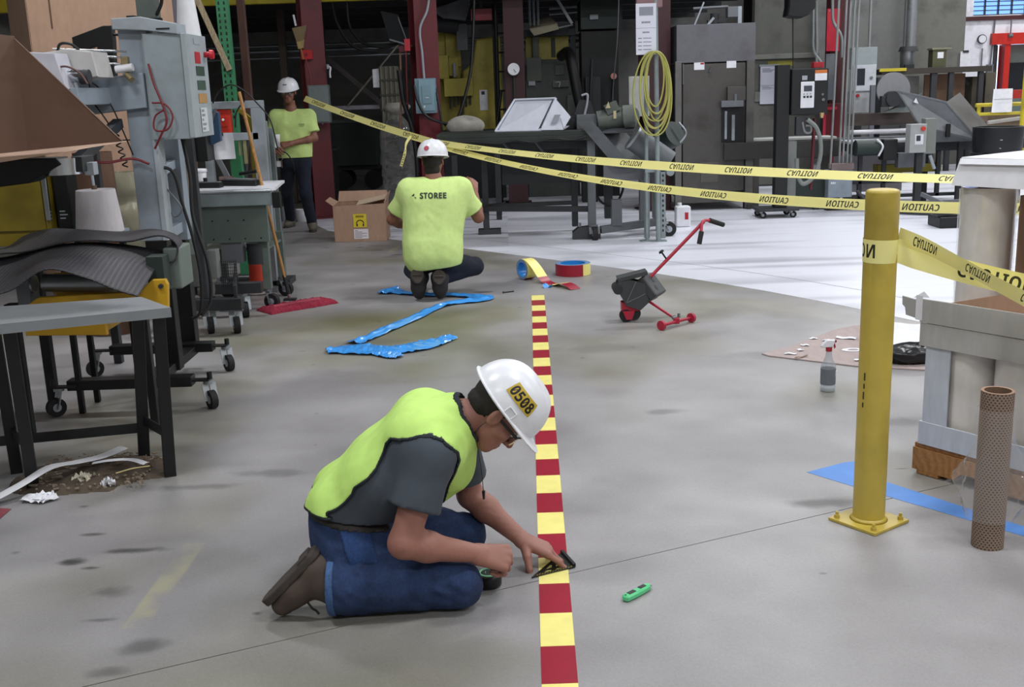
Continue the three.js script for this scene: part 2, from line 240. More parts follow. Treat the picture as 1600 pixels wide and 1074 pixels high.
// ---------- hazard floor tape ----------
{
  const t = thing('hazard_tape_strip', 'red and yellow block striped tape laid along the concrete floor', 'floor tape', [.1, 0, -2.7]);
  const ye = mat('#f5e98a', .4, 0, { map: T_CLEAN }), re = mat('#9c1830', .35, 0, { map: T_CLEAN });
  const xc = z => .1 + (z + 2.72) * (.12 / -5.75), L = .2066; let z = -8.47, k = 0;
  while (z < -1.6) { const z1 = z + L - .001, a = xc(z), b = xc(z1); add(t, k % 2 ? 'red_block' : 'yellow_block', k % 2 ? re : ye, ext([[a - .0505, z], [a + .0505, z], [b + .0505, z1], [b - .0505, z1]], .0003, .0016, 'xz')); z += L; k++; }
  // the unfinished rolls of the same tape
  const roll = (name, label, x, y, zc, lie) => {
    const r = thing(name, label, 'tape roll', [x, 0, zc], 'rolls of striped floor tape');
    const R = lie ? .155 : .088, W = .1, N = 40, AX = [-.84, 0, .55], TD = [.55, 0, .84], P3 = (a, q, v) => [x + TD[0] * q * Math.sin(a) + AX[0] * (v - .5) * W, y + q * Math.cos(a), zc + TD[2] * q * Math.sin(a) + AX[2] * (v - .5) * W]; // drum drawn as red and yellow arcs
    for (const [m, a0, a1, n] of lie ? [[re, -1.9, .55, 'red_wrap'], [ye, .55, 1.9, 'yellow_wrap'], [re, 1.9, 4.38, 'red_wrap']] : [[ye, -.6, 2.5, 'yellow_wrap'], [re, 2.5, 4.2, 'red_wrap'], [ye, 4.2, 5.68, 'yellow_wrap']]) {
      const g = grid(N, 1, (u, v) => { const a = a0 + (a1 - a0) * u; return lie ? [x + R * Math.sin(a), y + v * W, zc + R * Math.cos(a)] : P3(a, R, v); }); add(r, n, m, g);
    }
    const face = s => grid(48, 1, (u, v) => { const a = u * 6.2832, q = R * (.72 + .28 * v) - .001; return lie ? [x + q * Math.sin(a), y + s * W, zc + q * Math.cos(a)] : P3(a, q, s); });
    for (const s of [0, 1]) add(r, 'wound_edge', mat('#6f8fb8', .5, 0, { map: T_CLEAN }), face(s));
    add(r, 'core', M.blueplastic, grid(48, 1, (u, v) => { const a = u * 6.2832, q = R * .72; return lie ? [x + q * Math.sin(a), y + v * W, zc + q * Math.cos(a)] : P3(a, q, v); }));
    return r;
  };
  roll('tape_roll', 'striped tape roll lying flat on its side, red and yellow outside', .56, .002, -9.42, true);
  const r1 = roll('tape_roll', 'striped tape roll standing on edge with its free end run out', .15, .09, -9.25, false);
  const path = [[0, .090], [.05, .083], [.10, .06], [.16, .02], [.22, -.03], [.29, -.075], [.37, -.086], [.46, -.078], [.54, -.055], [.62, -.062], [.70, -.086]].map(([s, h]) => V(.15 + .55 * s, .09 + h, -9.25 + .84 * s)), cv = new THREE.CatmullRomCurve3(path);
  const seg = (u0, u1) => sheet(10, 2, (u, v) => { const p = cv.getPoint(u0 + (u1 - u0) * u), w = (v - .5) * .1; return [p.x - w * .84, p.y, p.z + w * .55]; }, .0012);
  add(r1, 'yellow_tail', ye, seg(0, .42)); add(r1, 'red_tail', re, seg(.42, .62)); add(r1, 'yellow_tail', ye, seg(.62, .82)); add(r1, 'red_tail', re, seg(.82, 1));
  add(r1, 'backing_scrap', M.blueplastic, sheet(6, 4, (u, v) => [.27 + u * .08, .012 + .02 * Math.sin(u * 5 + v * 3), -8.84 + v * .06], .001));
}
// ---------- tools beside the kneeling worker ----------
{
  const k = thing('utility_knife', 'mint green box cutter lying on the bare concrete', 'knife', [.374, 0, -3.2]);
  const kr = g => { g.rotateY(.74); g.translate(.374, 0, -3.2); return g; };
  const kg = mat('#5fd08c', .3, 0, { map: T_CLEAN });
  add(k, 'handle', kg, kr(ext([[-.062, -.006], [-.056, -.014], [-.02, -.016], [.0, -.012], [.03, -.015], [.056, -.012], [.066, -.002], [.058, .010], [.02, .014], [-.02, .015], [-.056, .014], [-.062, .006]], .001, .022, 'xz', .005)));
  add(k, 'grip_inlay', M.dgrey, kr(bx(-.042, -.010, .0215, .0235, -.008, .008, { r: .001 }))); add(k, 'slider', M.dgrey, kr(bx(.012, .040, .0215, .0245, -.008, .006, { r: .001 })));
  add(k, 'blade_tip', M.chrome, kr(bx(.06, .074, .009, .0105, -.008, .003, { r: 0 }))); add(k, 'screw', M.dgrey, kr(cyl([-.054, .02, 0], [-.054, .0235, 0], .003, .003, 8)));
  const m = thing('tape_measure', 'black round tape measure with a pale green ring', 'tape measure', [-.105, 0, -3.31]);
  add(m, 'case', mat('#121513', .45), lathe([[0, .002], [.036, .002], [.043, .008], [.044, .036], [.040, .044], [.034, .046], [0, .046]], -.105, 0, -3.31, 36));
  add(m, 'ring', mat('#8fd6a4', .35), lathe([[.026, .0455], [.034, .0455], [.034, .049], [.030, .0505], [.026, .049], [.026, .0455]], -.105, 0, -3.31, 36)); add(m, 'badge', mat('#3c4a44', .4), lathe([[0, .048], [.024, .048], [.024, .0455]], -.105, 0, -3.31, 28));
  add(m, 'badge_mark', mat('#a9b5ae', .5), bx(-.116, -.113, .048, .0492, -3.318, -3.302, { r: 0 }), bx(-.101, -.090, .048, .0492, -3.312, -3.309, { r: 0 }), bx(-.097, -.094, .048, .0492, -3.318, -3.303, { r: 0 }));
  const s = thing('speed_square', 'black triangular layout square held across the striped tape', 'square', [.12, 0, -3.43]);
  const P0 = [.038, -3.350], P1 = [.190, -3.422], P2 = [.150, -3.545];
  const sh = new THREE.Shape([P0, P1, P2].map(p => new THREE.Vector2(...p))), lerp = (a, b, t) => [a[0] + (b[0] - a[0]) * t, a[1] + (b[1] - a[1]) * t];
  const bary = (a, b, c) => new THREE.Vector2(P0[0] * a + P1[0] * b + P2[0] * c, P0[1] * a + P1[1] * b + P2[1] * c);
  const hole = (...l) => sh.holes.push(new THREE.Path(l.map(q => bary(...q))));
  hole([.72, .18, .10], [.50, .40, .10], [.50, .30, .20], [.60, .20, .20]); hole([.42, .48, .10], [.18, .72, .10], [.18, .62, .20], [.36, .44, .20]); hole([.38, .36, .26], [.18, .56, .26], [.18, .32, .5], [.28, .22, .5]); hole([.62, .12, .26], [.46, .28, .26], [.40, .14, .46], [.44, .10, .46]);
  const sg = new THREE.ExtrudeGeometry(sh, { depth: .004, bevelEnabled: false }); sg.applyMatrix4(new THREE.Matrix4().set(1, 0, 0, 0, 0, 0, 1, 0, 0, 1, 0, 0, 0, 0, 0, 1)); { const ix = sg.attributes.position; for (let i = 0; i < ix.count; i += 3) { const x = ix.getX(i + 1), y = ix.getY(i + 1), z = ix.getZ(i + 1); ix.setXYZ(i + 1, ix.getX(i + 2), ix.getY(i + 2), ix.getZ(i + 2)); ix.setXYZ(i + 2, x, y, z); } sg.computeVertexNormals(); }
  sg.translate(0, .002, 0); add(s, 'blade', mat('#1d1d18', .4), sg);
  add(s, 'fence', M.black, bar([P1[0] - .003, .008, P1[1] - .004], [P2[0], .008, P2[1]], .012, .014));
  const mk = mat('#c9b23a', .5); for (let i = 0; i < 14; i++) { const p = lerp(P0, P1, .1 + i * .06); add(s, 'scale_mark', mk, bar([p[0] + .003, .0062, p[1] - .004], [p[0] + .0065, .0062, p[1] - .012 - (i % 2) * .004], .0012, .0006)); }
}
// ---------- yellow bollards ----------
const bollardM = mat('#c6ae48', .42, 0, { clearcoat: .2, clearcoatRoughness: .3 });
function bollard(x, z, h, ang, label) {
  const b = thing('bollard', label, 'bollard', [x, 0, z], 'yellow steel bollards');
  add(b, 'post', bollardM, lathe([[.0572, .008], [.0572, h - .012], [.053, h - .003], [.045, h], [0, h + .002]], x, 0, z, 40));
  const R = g => { g.rotateY(ang); g.translate(x, 0, z); return g; };
  add(b, 'base_plate', bollardM, R(bx(-.102, .102, .001, .012, -.102, .102, { r: .002 }))); add(b, 'weld', bollardM, lathe([[.056, .012], [.068, .012], [.062, .02], [.057, .024]], x, 0, z, 32));
  for (const [sx, sz] of [[-1, -1], [1, -1], [-1, 1], [1, 1]]) add(b, 'anchor_bolt', bollardM, R(cyl([sx * .08, .012, sz * .08], [sx * .08, .024, sz * .08], .011, .011, 6)), R(cyl([sx * .08, .024, sz * .08], [sx * .08, .036, sz * .08], .006, .006, 10)));
  for (let i = 0; i < 4; i++) add(b, 'paint_chip', mat('#3a3320', .8), cb(x - .0573 * Math.cos(.55 + i * .02), .46 + i * .035, z + .0573 * Math.sin(.55 + i * .02), .004, .018 + .01 * (i % 2), .005, { r: .001, ry: .55 }));
  return b;
}
bollard(1.297, -3.735, 1.225, .62, 'yellow bollard with caution tape wrapped around its upper part');
bollard(3.35, -5.35, 1.225, .3, 'yellow bollard holding the far caution tape beyond the film pallet');
bollard(2.55, -3.1, 1.225, .3, 'yellow bollard holding the near caution tape ends');
// ---------- caution tape ----------
const capM = (() => {
  const tx = canvasTex(1024, 128, (c, w, h) => { c.fillStyle = '#fff6a0'; c.fillRect(0, 0, w, h); c.fillStyle = '#2a2a18'; c.font = 'bold 104px sans-serif'; c.textAlign = 'center'; c.textBaseline = 'middle'; c.fillText('CAUTION', w * .5, h * .53, w * .56); });
  tx.wrapS = tx.wrapT = THREE.RepeatWrapping; tx.magFilter = THREE.LinearFilter;
  return new THREE.MeshPhysicalMaterial({ map: tx, roughness: .5, side: THREE.DoubleSide, transmission: .12, thickness: 0 });
})();
function ribbon(label, runs) {
  const t = thing('caution_tape', label, 'caution tape', [0, 0, 0], 'strung caution tape'); origin.set(t, V(0, 0, 0));
  for (const { pts, w = .072, turn = () => 0, flip = 1, mir = 1, rep = .58, off = 0, name = 'tape_run' } of runs) {
    const cv = new THREE.CatmullRomCurve3(pts.map(A), false, 'centripetal'), n = Math.max(24, pts.length * 14), L = cv.getLength();
    add(t, name, capM, grid(n, 3, (u, v) => { const p = cv.getPointAt(u), tg = cv.getTangentAt(u), up = V(0, 1, 0).addScaledVector(tg, -tg.y).normalize(), sd = tg.clone().cross(up).normalize(), a = turn(u), k = (v - .5) * w; return p.addScaledVector(up, k * Math.cos(a)).addScaledVector(sd, k * Math.sin(a)); }, (u, v) => [mir * u * L / rep + off, flip > 0 ? v : 1 - v]), 'uv');
  }
  return t;
}
const sag = (a, b, s, n = 8) => Array.from({ length: n + 1 }, (_, i) => { const t = i / n; return [a[0] + (b[0] - a[0]) * t, a[1] + (b[1] - a[1]) * t - s * 4 * t * (1 - t), a[2] + (b[2] - a[2]) * t]; });
ribbon('caution tape stretched from the standing worker down to the squatting worker', [{ pts: sag([-2.33, 1.59, -13.0], [-.77, 1.115, -11.3], .02), turn: u => -.5 - .25 * Math.sin(u * 5), flip: -1 }, { pts: [[-.98, 1.17, -11.5], [-1.03, 1.10, -11.48], [-1.05, 1.0, -11.46], [-1.10, .86, -11.47]], w: .028, name: 'loose_end' }]);
ribbon('upper caution tape crossing in front of the machines, lettering upside down', [{ pts: sag([-.74, 1.11, -11.27], [3.3, 1.04, -5.4], .085, 12), turn: u => -.7 - .2 * Math.sin(u * 9), flip: -1, off: .2 }]);
ribbon('lower caution tape sagging in front of the machines, lettering reversed', [{ pts: sag([-.74, 1.09, -11.27], [3.3, .91, -5.4], .19, 12), turn: u => -.9 + .45 * ss(0.1, 1, u) - .15 * Math.sin(u * 7), mir: -1, off: .4 }]);
{
  const bxx = 1.297, bz = -3.735, R = .0595, wrap = []; for (let i = 0; i <= 14; i++) { const a = 2.6 + i / 14 * 3.95; wrap.push([bxx + R * Math.sin(a + 1.57), 1.018 + .006 * Math.cos(a), bz - R * Math.cos(a + 1.57)]); }
  const front = []; for (let i = 0; i <= 12; i++) { const a = -2.5 + i / 12 * 3.6; front.push([bxx + R * Math.sin(a), 1.015 - .002 * i / 12, bz + R * Math.cos(a)]); }
  ribbon('caution tape wrapped around the near bollard and pulled out of view', [
    { pts: [...front, [1.42, .985, -3.70], [1.6, .935, -3.58], [1.85, .885, -3.42], [2.2, .85, -3.25], [2.5, .85, -3.12]], w: .082, flip: -1, rep: .56, off: .52, turn: u => .12 * Math.sin(u * 4) },
    { pts: [[1.352, 1.064, -3.72], [1.42, 1.035, -3.66], [1.52, .975, -3.55], [1.64, .90, -3.44], [1.8, .82, -3.34], [2.1, .78, -3.18], [2.5, .78, -3.07]], w: .066, turn: u => .3 + .3 * Math.sin(u * 6), flip: -1, rep: .2, name: 'twisted_run' }]);
}
{ const t = thing('tape_stanchion', 'slim yellow stanchion post hidden behind the squatting worker', 'post', [-.757, 0, -11.3]); add(t, 'post', bollardM, cyl([-.757, .02, -11.3], [-.757, 1.15, -11.3], .014)); add(t, 'base', M.rubber, lathe([[0, .001], [.15, .001], [.15, .02], [.03, .05], [0, .05]], -.757, 0, -11.3, 28)); }
// ---------- cardboard core tube ----------
{
  const t = thing('cardboard_tube', 'brown perforated core tube standing upright wrapped in clear film', 'tube', [1.63, 0, -3.49]);
  const T_PERF = canvasTex(512, 1024, (c, w, h) => { c.fillStyle = '#8b7666'; c.fillRect(0, 0, w, h); c.fillStyle = '#2b211c'; for (let j = 0; j < 64; j++) for (let i = 0; i < 26; i++) { c.beginPath(); c.arc((i + (j % 2) * .5 + .25) * w / 26, (j + .5) * h / 64, 4.6, 0, 7); c.fill(); } });
  T_PERF.wrapS = T_PERF.wrapT = THREE.RepeatWrapping;
  const g = new THREE.CylinderGeometry(.053, .053, .56, 40, 1, true); g.translate(1.63, .2805, -3.49);
  add(t, 'perforated_wall', mat('#ffffff', .8, 0, { map: T_PERF }), g, 'uv');
  add(t, 'inner_wall', M.card2, cyl([1.63, .001, -3.49], [1.63, .56, -3.49], .043, .043, 36, true)); add(t, 'rim', M.card, lathe([[.043, .561], [.053, .561]], 1.63, 0, -3.49, 40), lathe([[.043, .001], [.053, .001]], 1.63, 0, -3.49, 40));
  const film = mat('#ffffff', .12, 0, { map: null, transmission: .94, thickness: 0, ior: 1.45 });
  add(t, 'clear_film', film, grid(60, 24, (u, v) => { const a = u * 6.2832, y = .1 + v * .40, b = .004 + .012 * Math.max(0, n3(a * 2.2, y * 14, 3) + .1) + .085 * Math.exp(-(((y - .23) / .10) ** 2)) * (Math.max(0, Math.cos(a - .35)) ** 3 + .7 * Math.max(0, Math.cos(a - 3.3)) ** 4) * (.6 + 1.2 * n3(a * 6, y * 30, 8) + .4); return [1.63 + (.0535 + b) * Math.cos(a), y, -3.49 + (.0535 + b) * Math.sin(a)]; }));
}
// ---------- pallet of stretch-film rolls ----------
{
  const O = [1.652, 0, -4.215], TH = -55 * Math.PI / 180, put = o => { o.position.set(...O); o.rotation.y = TH; };
  const pl = thing('wooden_pallet', 'wooden pallet under the grey cardboard tray of film rolls', 'pallet', [0, 0, 0]); put(pl);
  for (let i = 0; i < 6; i++) add(pl, 'deck_board', M.wood, bx(-.02, 1.02, .112, .13, -1.0 + i * .172, -.87 + i * .172));
  for (const z of [-.98, -.49, -.02]) add(pl, 'stringer', M.wood, ext([[-.02, .018], [.17, .018], [.2, .05], [.34, .05], [.37, .018], [.63, .018], [.66, .05], [.8, .05], [.83, .018], [1.02, .018], [1.02, .112], [-.02, .112]], z - .02, z + .02));
  for (let i = 0; i < 4; i++) add(pl, 'bottom_board', M.wood, bx(.0 + i * .3, .1 + i * .3, .001, .018, -1.0, 0));
  const bxT = thing('cardboard_tray_box', 'grey cardboard corner box with a cut-out front around the film rolls', 'box', [0, 0, 0]); put(bxT);
  const lw = mat('#ccd0d8', .7, 0, { map: T_FIBRE });
  add(bxT, 'bottom_tray', lw, bx(.0, 1, .132, .228, -.008, 0, { r: .001 }), bx(0, .008, .132, .228, -.98, -.008, { r: .001 }), bx(.992, 1, .132, .228, -.98, -.008, { r: .001 }), bx(0, 1, .132, .138, -.98, -.008, { r: .001 }));
  add(bxT, 'corner_post', lw, bx(.012, .12, .228, .56, -.012, -.004, { r: .001 }), bx(.012, .020, .228, .56, -.13, -.012, { r: .001 })); add(bxT, 'corner_post', lw, bx(.912, .988, .228, .56, -.012, -.004, { r: .001 }));
  add(bxT, 'side_wall', M.cardgrey, bx(.006, .012, .228, .64, -.97, -.02, { r: .001 })); add(bxT, 'back_wall', M.card, bx(.01, .99, .14, .68, -.98, -.972, { r: .001 }));
  add(bxT, 'rim_panel', M.cardgrey, bx(-.012, 1.01, .545, .638, -.002, .008, { r: .001 })); add(bxT, 'upper_panel', M.cardgrey, bx(-.014, 1.01, .641, .735, -.0, .010, { r: .001 }), ext([[-.10, .735], [-.014, .725], [-.014, .65], [-.08, .66], [-.085, .69], [-.098, .70]], .001, .008));
  add(bxT, 'tape_patch', M.paper, bx(-.034, -.004, .648, .748, .010, .0115, { r: 0 })); add(bxT, 'torn_flap', M.paper, plate([[-.05, .735, .006], [-.02, .76, -.02], [.0, .735, -.03]], .003));
  add(bxT, 'inner_flap', M.card, plate([[.0, .70, -.02], [.30, .78, -.2], [.30, .66, -.2], [.0, .62, -.02]], .005)); add(bxT, 'divider_sheet', M.card, bx(.02, .98, .646, .654, -.97, -.02, { r: .001 }));
  const wrapM = mat('#e6e0da', .22, 0, { map: T_CLEAN, clearcoat: .8, clearcoatRoughness: .15 }), coreM = M.card2;
  const roll0 = thing('film_roll', 'cream film roll beside the corner post in the lower layer of the tray', 'film roll', [0, 0, 0], 'film rolls in the lower layer');
  add(roll0, 'film', wrapM, lathe([[.04, 0], [.103, 0], [.105, .004], [.105, .496], [.103, .5], [.04, .5]], 0, 0, 0, 36)); add(roll0, 'core', coreM, lathe([[.038, -.001], [.042, -.001], [.042, .505], [.034, .505], [.034, 0]], 0, 0, 0, 24));
  const place = (o, a, y, b) => { const c = Math.cos(TH), s = Math.sin(TH), x = a, z = -b; o.position.set(O[0] + x * c + z * s, y, O[2] - x * s + z * c); };
  let first = true; for (let i = 0; i < 4; i++) { const o = first ? roll0 : copyThing(roll0, 'film_roll', ['', 'second film roll from the corner post in the lower layer of the tray', 'third film roll from the corner post in the lower layer of the tray', 'film roll farthest from the corner post in the lower layer'][i], [0, 0, 0]); first = false; place(o, .13 + i * .225, .14, .135); }
  const top = thing('film_roll', 'tall cream film roll standing exposed above the tray', 'film roll', [0, 0, 0]); const rA = .104;
  add(top, 'film', wrapM, grid(48, 20, (u, v) => { const a = u * 6.2832, y = v * .505, r = rA + .0035 * n3(a * 4, y * 24, 1) * (v < .98 ? 1 : 0); return [r * Math.cos(a), y, r * Math.sin(a)]; }), lathe([[rA, .505], [.04, .505]], 0, 0, 0, 48)); add(top, 'core', M.black, lathe([[.04, .0], [.042, .51], [.034, .51], [.034, 0]], 0, 0, 0, 24));
  add(top, 'outer_film', mat('#ffffff', .06, 0, { map: null, transmission: .95, thickness: 0 }), grid(60, 26, (u, v) => { const a = u * 6.2832, y = .01 + v * .485, r = rA + .005 + .008 * Math.abs(n3(a * 7, y * 40, 5)); return [r * Math.cos(a), y, r * Math.sin(a)]; })); place(top, .06, .655, .30);
  
  const sep = thing('cardboard_divider', 'brown cardboard divider sheet between the upper film rolls', 'cardboard', [0, 0, 0]); put(sep); add(sep, 'sheet', M.card2, bx(.232, .24, .656, 1.14, -.6, -.23, { r: .001 }));
  const lid = thing('cardboard_cover', 'white cardboard tray cover lying on top of the film rolls', 'cover', [0, 0, 0]); put(lid);
  add(lid, 'top_panel', M.paper, bx(0, .95, 1.274, 1.281, -1.0, -.19, { r: .001 })); add(lid, 'skirt', M.paper, plate([[-.02, 1.170, -.17], [.95, 1.168, -.17], [.95, 1.282, -.19], [0, 1.272, -.19]], .006)); add(lid, 'skirt', M.paper, plate([[0, 1.275, -1.0], [-.02, 1.172, -1.0], [-.02, 1.172, -.17], [0, 1.275, -.19]], .005)); add(lid, 'fold_flap', M.paper, plate([[.005, 1.276, -.185], [.4, 1.281, -.185], [.4, 1.262, -.168], [.005, 1.256, -.168]], .004)); add(lid, 'insert', M.dgrey, bx(.03, .15, 1.163, 1.173, -.38, -.24));
}
// ---------- cardboard sheet with scraps, spray bottle ----------
{
  const c = thing('cardboard_sheet', 'flat pinkish cardboard sheet with torn scraps lying on the floor', 'cardboard', [2.0, 0, -6.3]);
  const pk = mat('#b6a6a2', .85, 0, { map: T_FIBRE });
  add(c, 'sheet', pk, ext([[1.50, -6.30], [1.53, -6.24], [1.96, -5.93], [2.32, -5.79], [2.78, -6.55], [2.62, -6.95], [2.28, -6.97], [2.10, -6.86], [1.72, -6.46]], .001, .008, 'xz'));
  const scraps = [[1.66, -6.25, .07, .03, .3], [1.74, -6.33, .04, .03, 1], [1.80, -6.45, .05, .03, .2], [2.05, -6.3, .13, .08, .1], [2.02, -6.05, .09, .03, -.3], [2.08, -5.98, .05, .03, .6], [1.97, -6.55, .06, .04, .9], [1.7, -6.16, .1, .012, -.5], [2.1, -6.6, .12, .05, .4], [1.9, -6.62, .05, .03, 0]];
  scraps.forEach(([x, z, w, d, a], i) => { const t = thing('paper_scrap', ['torn white scrap nearest the pointed tip of the cardboard sheet', 'tiny white scrap just behind the one at the tip', 'small white scrap in the middle of the left cardboard edge', 'ring-shaped white paper scrap, largest on the cardboard sheet', 'long thin white scrap on the cardboard edge behind the spray bottle', 'small white scrap between the spray bottle and the bollard', 'white scrap on the cardboard straight behind the spray bottle', 'thin brown stick lying on the cardboard sheet', 'wide white scrap at the back of the cardboard sheet', 'tiny white scrap beside the wide one at the back'][i], 'scrap', [x, .009, z], 'scraps on the cardboard sheet');
    const f = (u, v) => { const q = (u - .5) * w, r = (v - .5) * d; return [x + q * Math.cos(a) - r * Math.sin(a), .011 + .006 * Math.sin(u * 4 + i) ** 2, z + q * Math.sin(a) + r * Math.cos(a)]; };
    if (i === 3) { const g = new THREE.RingGeometry(.026, .055, 24); g.rotateX(-Math.PI / 2); g.scale(1.25, 1, .8); g.translate(x, .0105, z); add(t, 'paper', M.paper, g); } else add(t, 'paper', i === 7 ? M.card2 : M.paper, sheet(6, 3, f, .0012)); });
  const p = thing('foam_tray', 'white foam tray stacked at the back of the cardboard sheet', 'tray', [2.42, .01, -6.3]);
  add(p, 'tray_body', M.paper, sheet(16, 16, (u, v) => { const x = 2.2 + u * .5, z = -6.62 + v * .55, e = Math.max(Math.abs(u - .5), Math.abs(v - .5)) * 2; return [x, .055 + .03 * ss(.6, 1, e) - .01 * Math.cos(u * 9), z]; }, .006)); add(p, 'dark_liner', M.black, bx(2.22, 2.66, .012, .045, -6.58, -6.1, { r: .008 }));
  const b = thing('plastic_bag', 'crumpled black plastic bag on the cardboard edge behind the bollard', 'bag', [2.3, .01, -5.95]);
  add(b, 'crumpled_film', mat('#141417', .28, 0, { map: null }), grid(40, 24, (u, v) => { const a = u * 6.2832, e = (v - .5) * Math.PI, r = 1 + .5 * n3(Math.cos(a) * 3 + 5, Math.sin(a) * 3 + e * 4, 2) + .25 * n3(Math.cos(a) * 9, Math.sin(a) * 9 + e * 9, 4); return [2.32 + .22 * Math.cos(a) * Math.cos(e) * r, Math.max(.0095, .055 + .062 * Math.sin(e) * r), -5.98 + .10 * Math.sin(a) * Math.cos(e) * r]; }));
  const s = thing('spray_bottle', 'clear spray bottle with a grey label and red trigger', 'spray bottle', [1.655, 0, -5.475]), x = 1.655, z = -5.475;
  const cl = mat('#e8ecf0', .12, 0, { map: null, transmission: .8, thickness: 0 });
  add(s, 'bottle', cl, lathe([[0, .001], [.036, .001], [.0385, .006], [.0385, .13], [.034, .148], [.026, .165], [.018, .185], [.015, .21], [.0145, .222]], x, 0, z, 32)); add(s, 'liquid', mat('#dfe3e2', .3, 0, { map: null }), lathe([[0, .003], [.0355, .003], [.0365, .04], [0, .04]], x, 0, z, 28));
  add(s, 'label_wrap', mat('#6b7077', .6, 0, { map: T_CLEAN }), lathe([[.0392, .040], [.0395, .042], [.0395, .122], [.0392, .124]], x, 0, z, 32)); add(s, 'label_patch', M.paper, cb(x + .036, .098, z + .018, .014, .03, .003, { ry: 1.1 }));
  add(s, 'collar', mat('#a3202e', .4), lathe([[.0165, .216], [.0165, .236], [.012, .238]], x, 0, z, 24)); add(s, 'spray_head', M.white, ext([[-.044, .246], [-.04, .238], [.018, .238], [.026, .262], [.028, .276], [-.012, .276], [-.03, .262]], z - .012, z + .012, 'xy', .003).translate(x, 0, 0)); add(s, 'trigger', mat('#a3202e', .4), ext([[.016, .262], [.028, .258], [.034, .238], [.028, .228], [.026, .24], [.018, .248]], z - .005, z + .005).translate(x, 0, 0)); add(s, 'nozzle', mat('#7d1a26', .4), cyl([x + .026, .268, z], [x + .037, .268, z], .008, .007, 12));
}
// ---------- blue masking tape on the floor ----------
{
  const b = thing('blue_floor_tape', 'blue masking tape corner marked on the floor behind the bollard', 'floor tape', [1.4, 0, -4.1]), m = mat('#5f93dc', .6, 0, { map: T_CLEAN });
  add(b, 'corner_piece', m, ext([[1.215, -4.27], [1.40, -4.37], [1.54, -4.40], [1.50, -4.22], [1.47, -4.17], [1.345, -4.10]], .0004, .0012, 'xz')); add(b, 'long_piece', m, ext([[1.345, -4.10], [1.47, -4.17], [1.845, -3.61], [2.08, -3.2], [2.03, -3.17], [1.79, -3.55]].map(p => p), .0004, .0011, 'xz'));
}
// ---------- crumpled blue backing film ----------
{
  const f = thing('blue_backing_film', 'crumpled blue plastic backing film trailing across the floor', 'plastic film', [-.7, 0, -7.3]), m = mat('#3f97e6', .25, 0, { map: null, clearcoat: .5, clearcoatRoughness: .2 });
  const strip = (name, pts, ws, sd) => { const cv = new THREE.CatmullRomCurve3(pts.map(p => V(p[0], 0, p[1]))), n = pts.length * 14; add(f, name, m, sheet(n, 12, (u, v) => { const p = cv.getPoint(u), t = cv.getTangent(u), i = u * (ws.length - 1), k = Math.min(ws.length - 2, Math.floor(i)), w = ws[k] + (ws[k + 1] - ws[k]) * (i - k), q = (v - .5) * w * (1 + .25 * n3(u * 20, v * 3, sd)); const h = .010 + (.028 * (1 - Math.abs(v - .5) * 2) * (.5 + n3(u * 30, v * 6, sd + 2)) + .03 * Math.max(0, n3(u * 55, v * 9, sd + 5))); return [p.x - t.z * q, Math.max(.003, h), p.z + t.x * q]; }, .0015)); };
  strip('trailing_film', [[-1.03, -8.80], [-.96, -8.82], [-.86, -8.72], [-.72, -8.63], [-.5, -8.56], [-.33, -8.5], [-.2, -8.4], [-.28, -8.3], [-.46, -8.22], [-.58, -8.05], [-.70, -7.72], [-.84, -7.4], [-.97, -7.1], [-1.05, -6.95]], [.16, .14, .10, .08, .1, .13, .15, .10, .09, .1, .1, .1, .13], 1);
  strip('bunched_film', [[-1.19, -6.74], [-1.08, -6.78], [-.95, -6.75], [-.8, -6.72], [-.66, -6.76], [-.54, -6.86], [-.45, -6.97], [-.40, -7.03]], [.10, .24, .26, .2, .22, .2, .13, .1], 3);
  strip('bunched_film', [[-.92, -6.72], [-.82, -6.63], [-.74, -6.56], [-.70, -6.52]], [.1, .12, .12, .06], 6);
  strip('bunched_film', [[-1.06, -8.74], [-1.02, -8.86], [-.95, -8.96]], [.08, .12, .06], 8);
  const w = thing('white_paper_patch', 'small white paper between the boots of the squatting worker', 'paper', [-.6, 0, -8.75]); add(w, 'paper', M.paper, sheet(8, 4, (u, v) => [-.68 + u * .16, .004 + .008 * Math.sin(u * 3), -8.85 + v * .16], .001));
  const l = thing('dropped_screw', 'tiny dark bolt lying on the floor near the end of the striped tape', 'bolt', [0, 0, -8.65]); add(l, 'shank', M.black, cyl([-.05, .006, -8.62], [.03, .006, -8.66], .005)); add(l, 'head', M.dsteel, cyl([-.06, .007, -8.615], [-.05, .007, -8.62], .009, .009, 6));
}
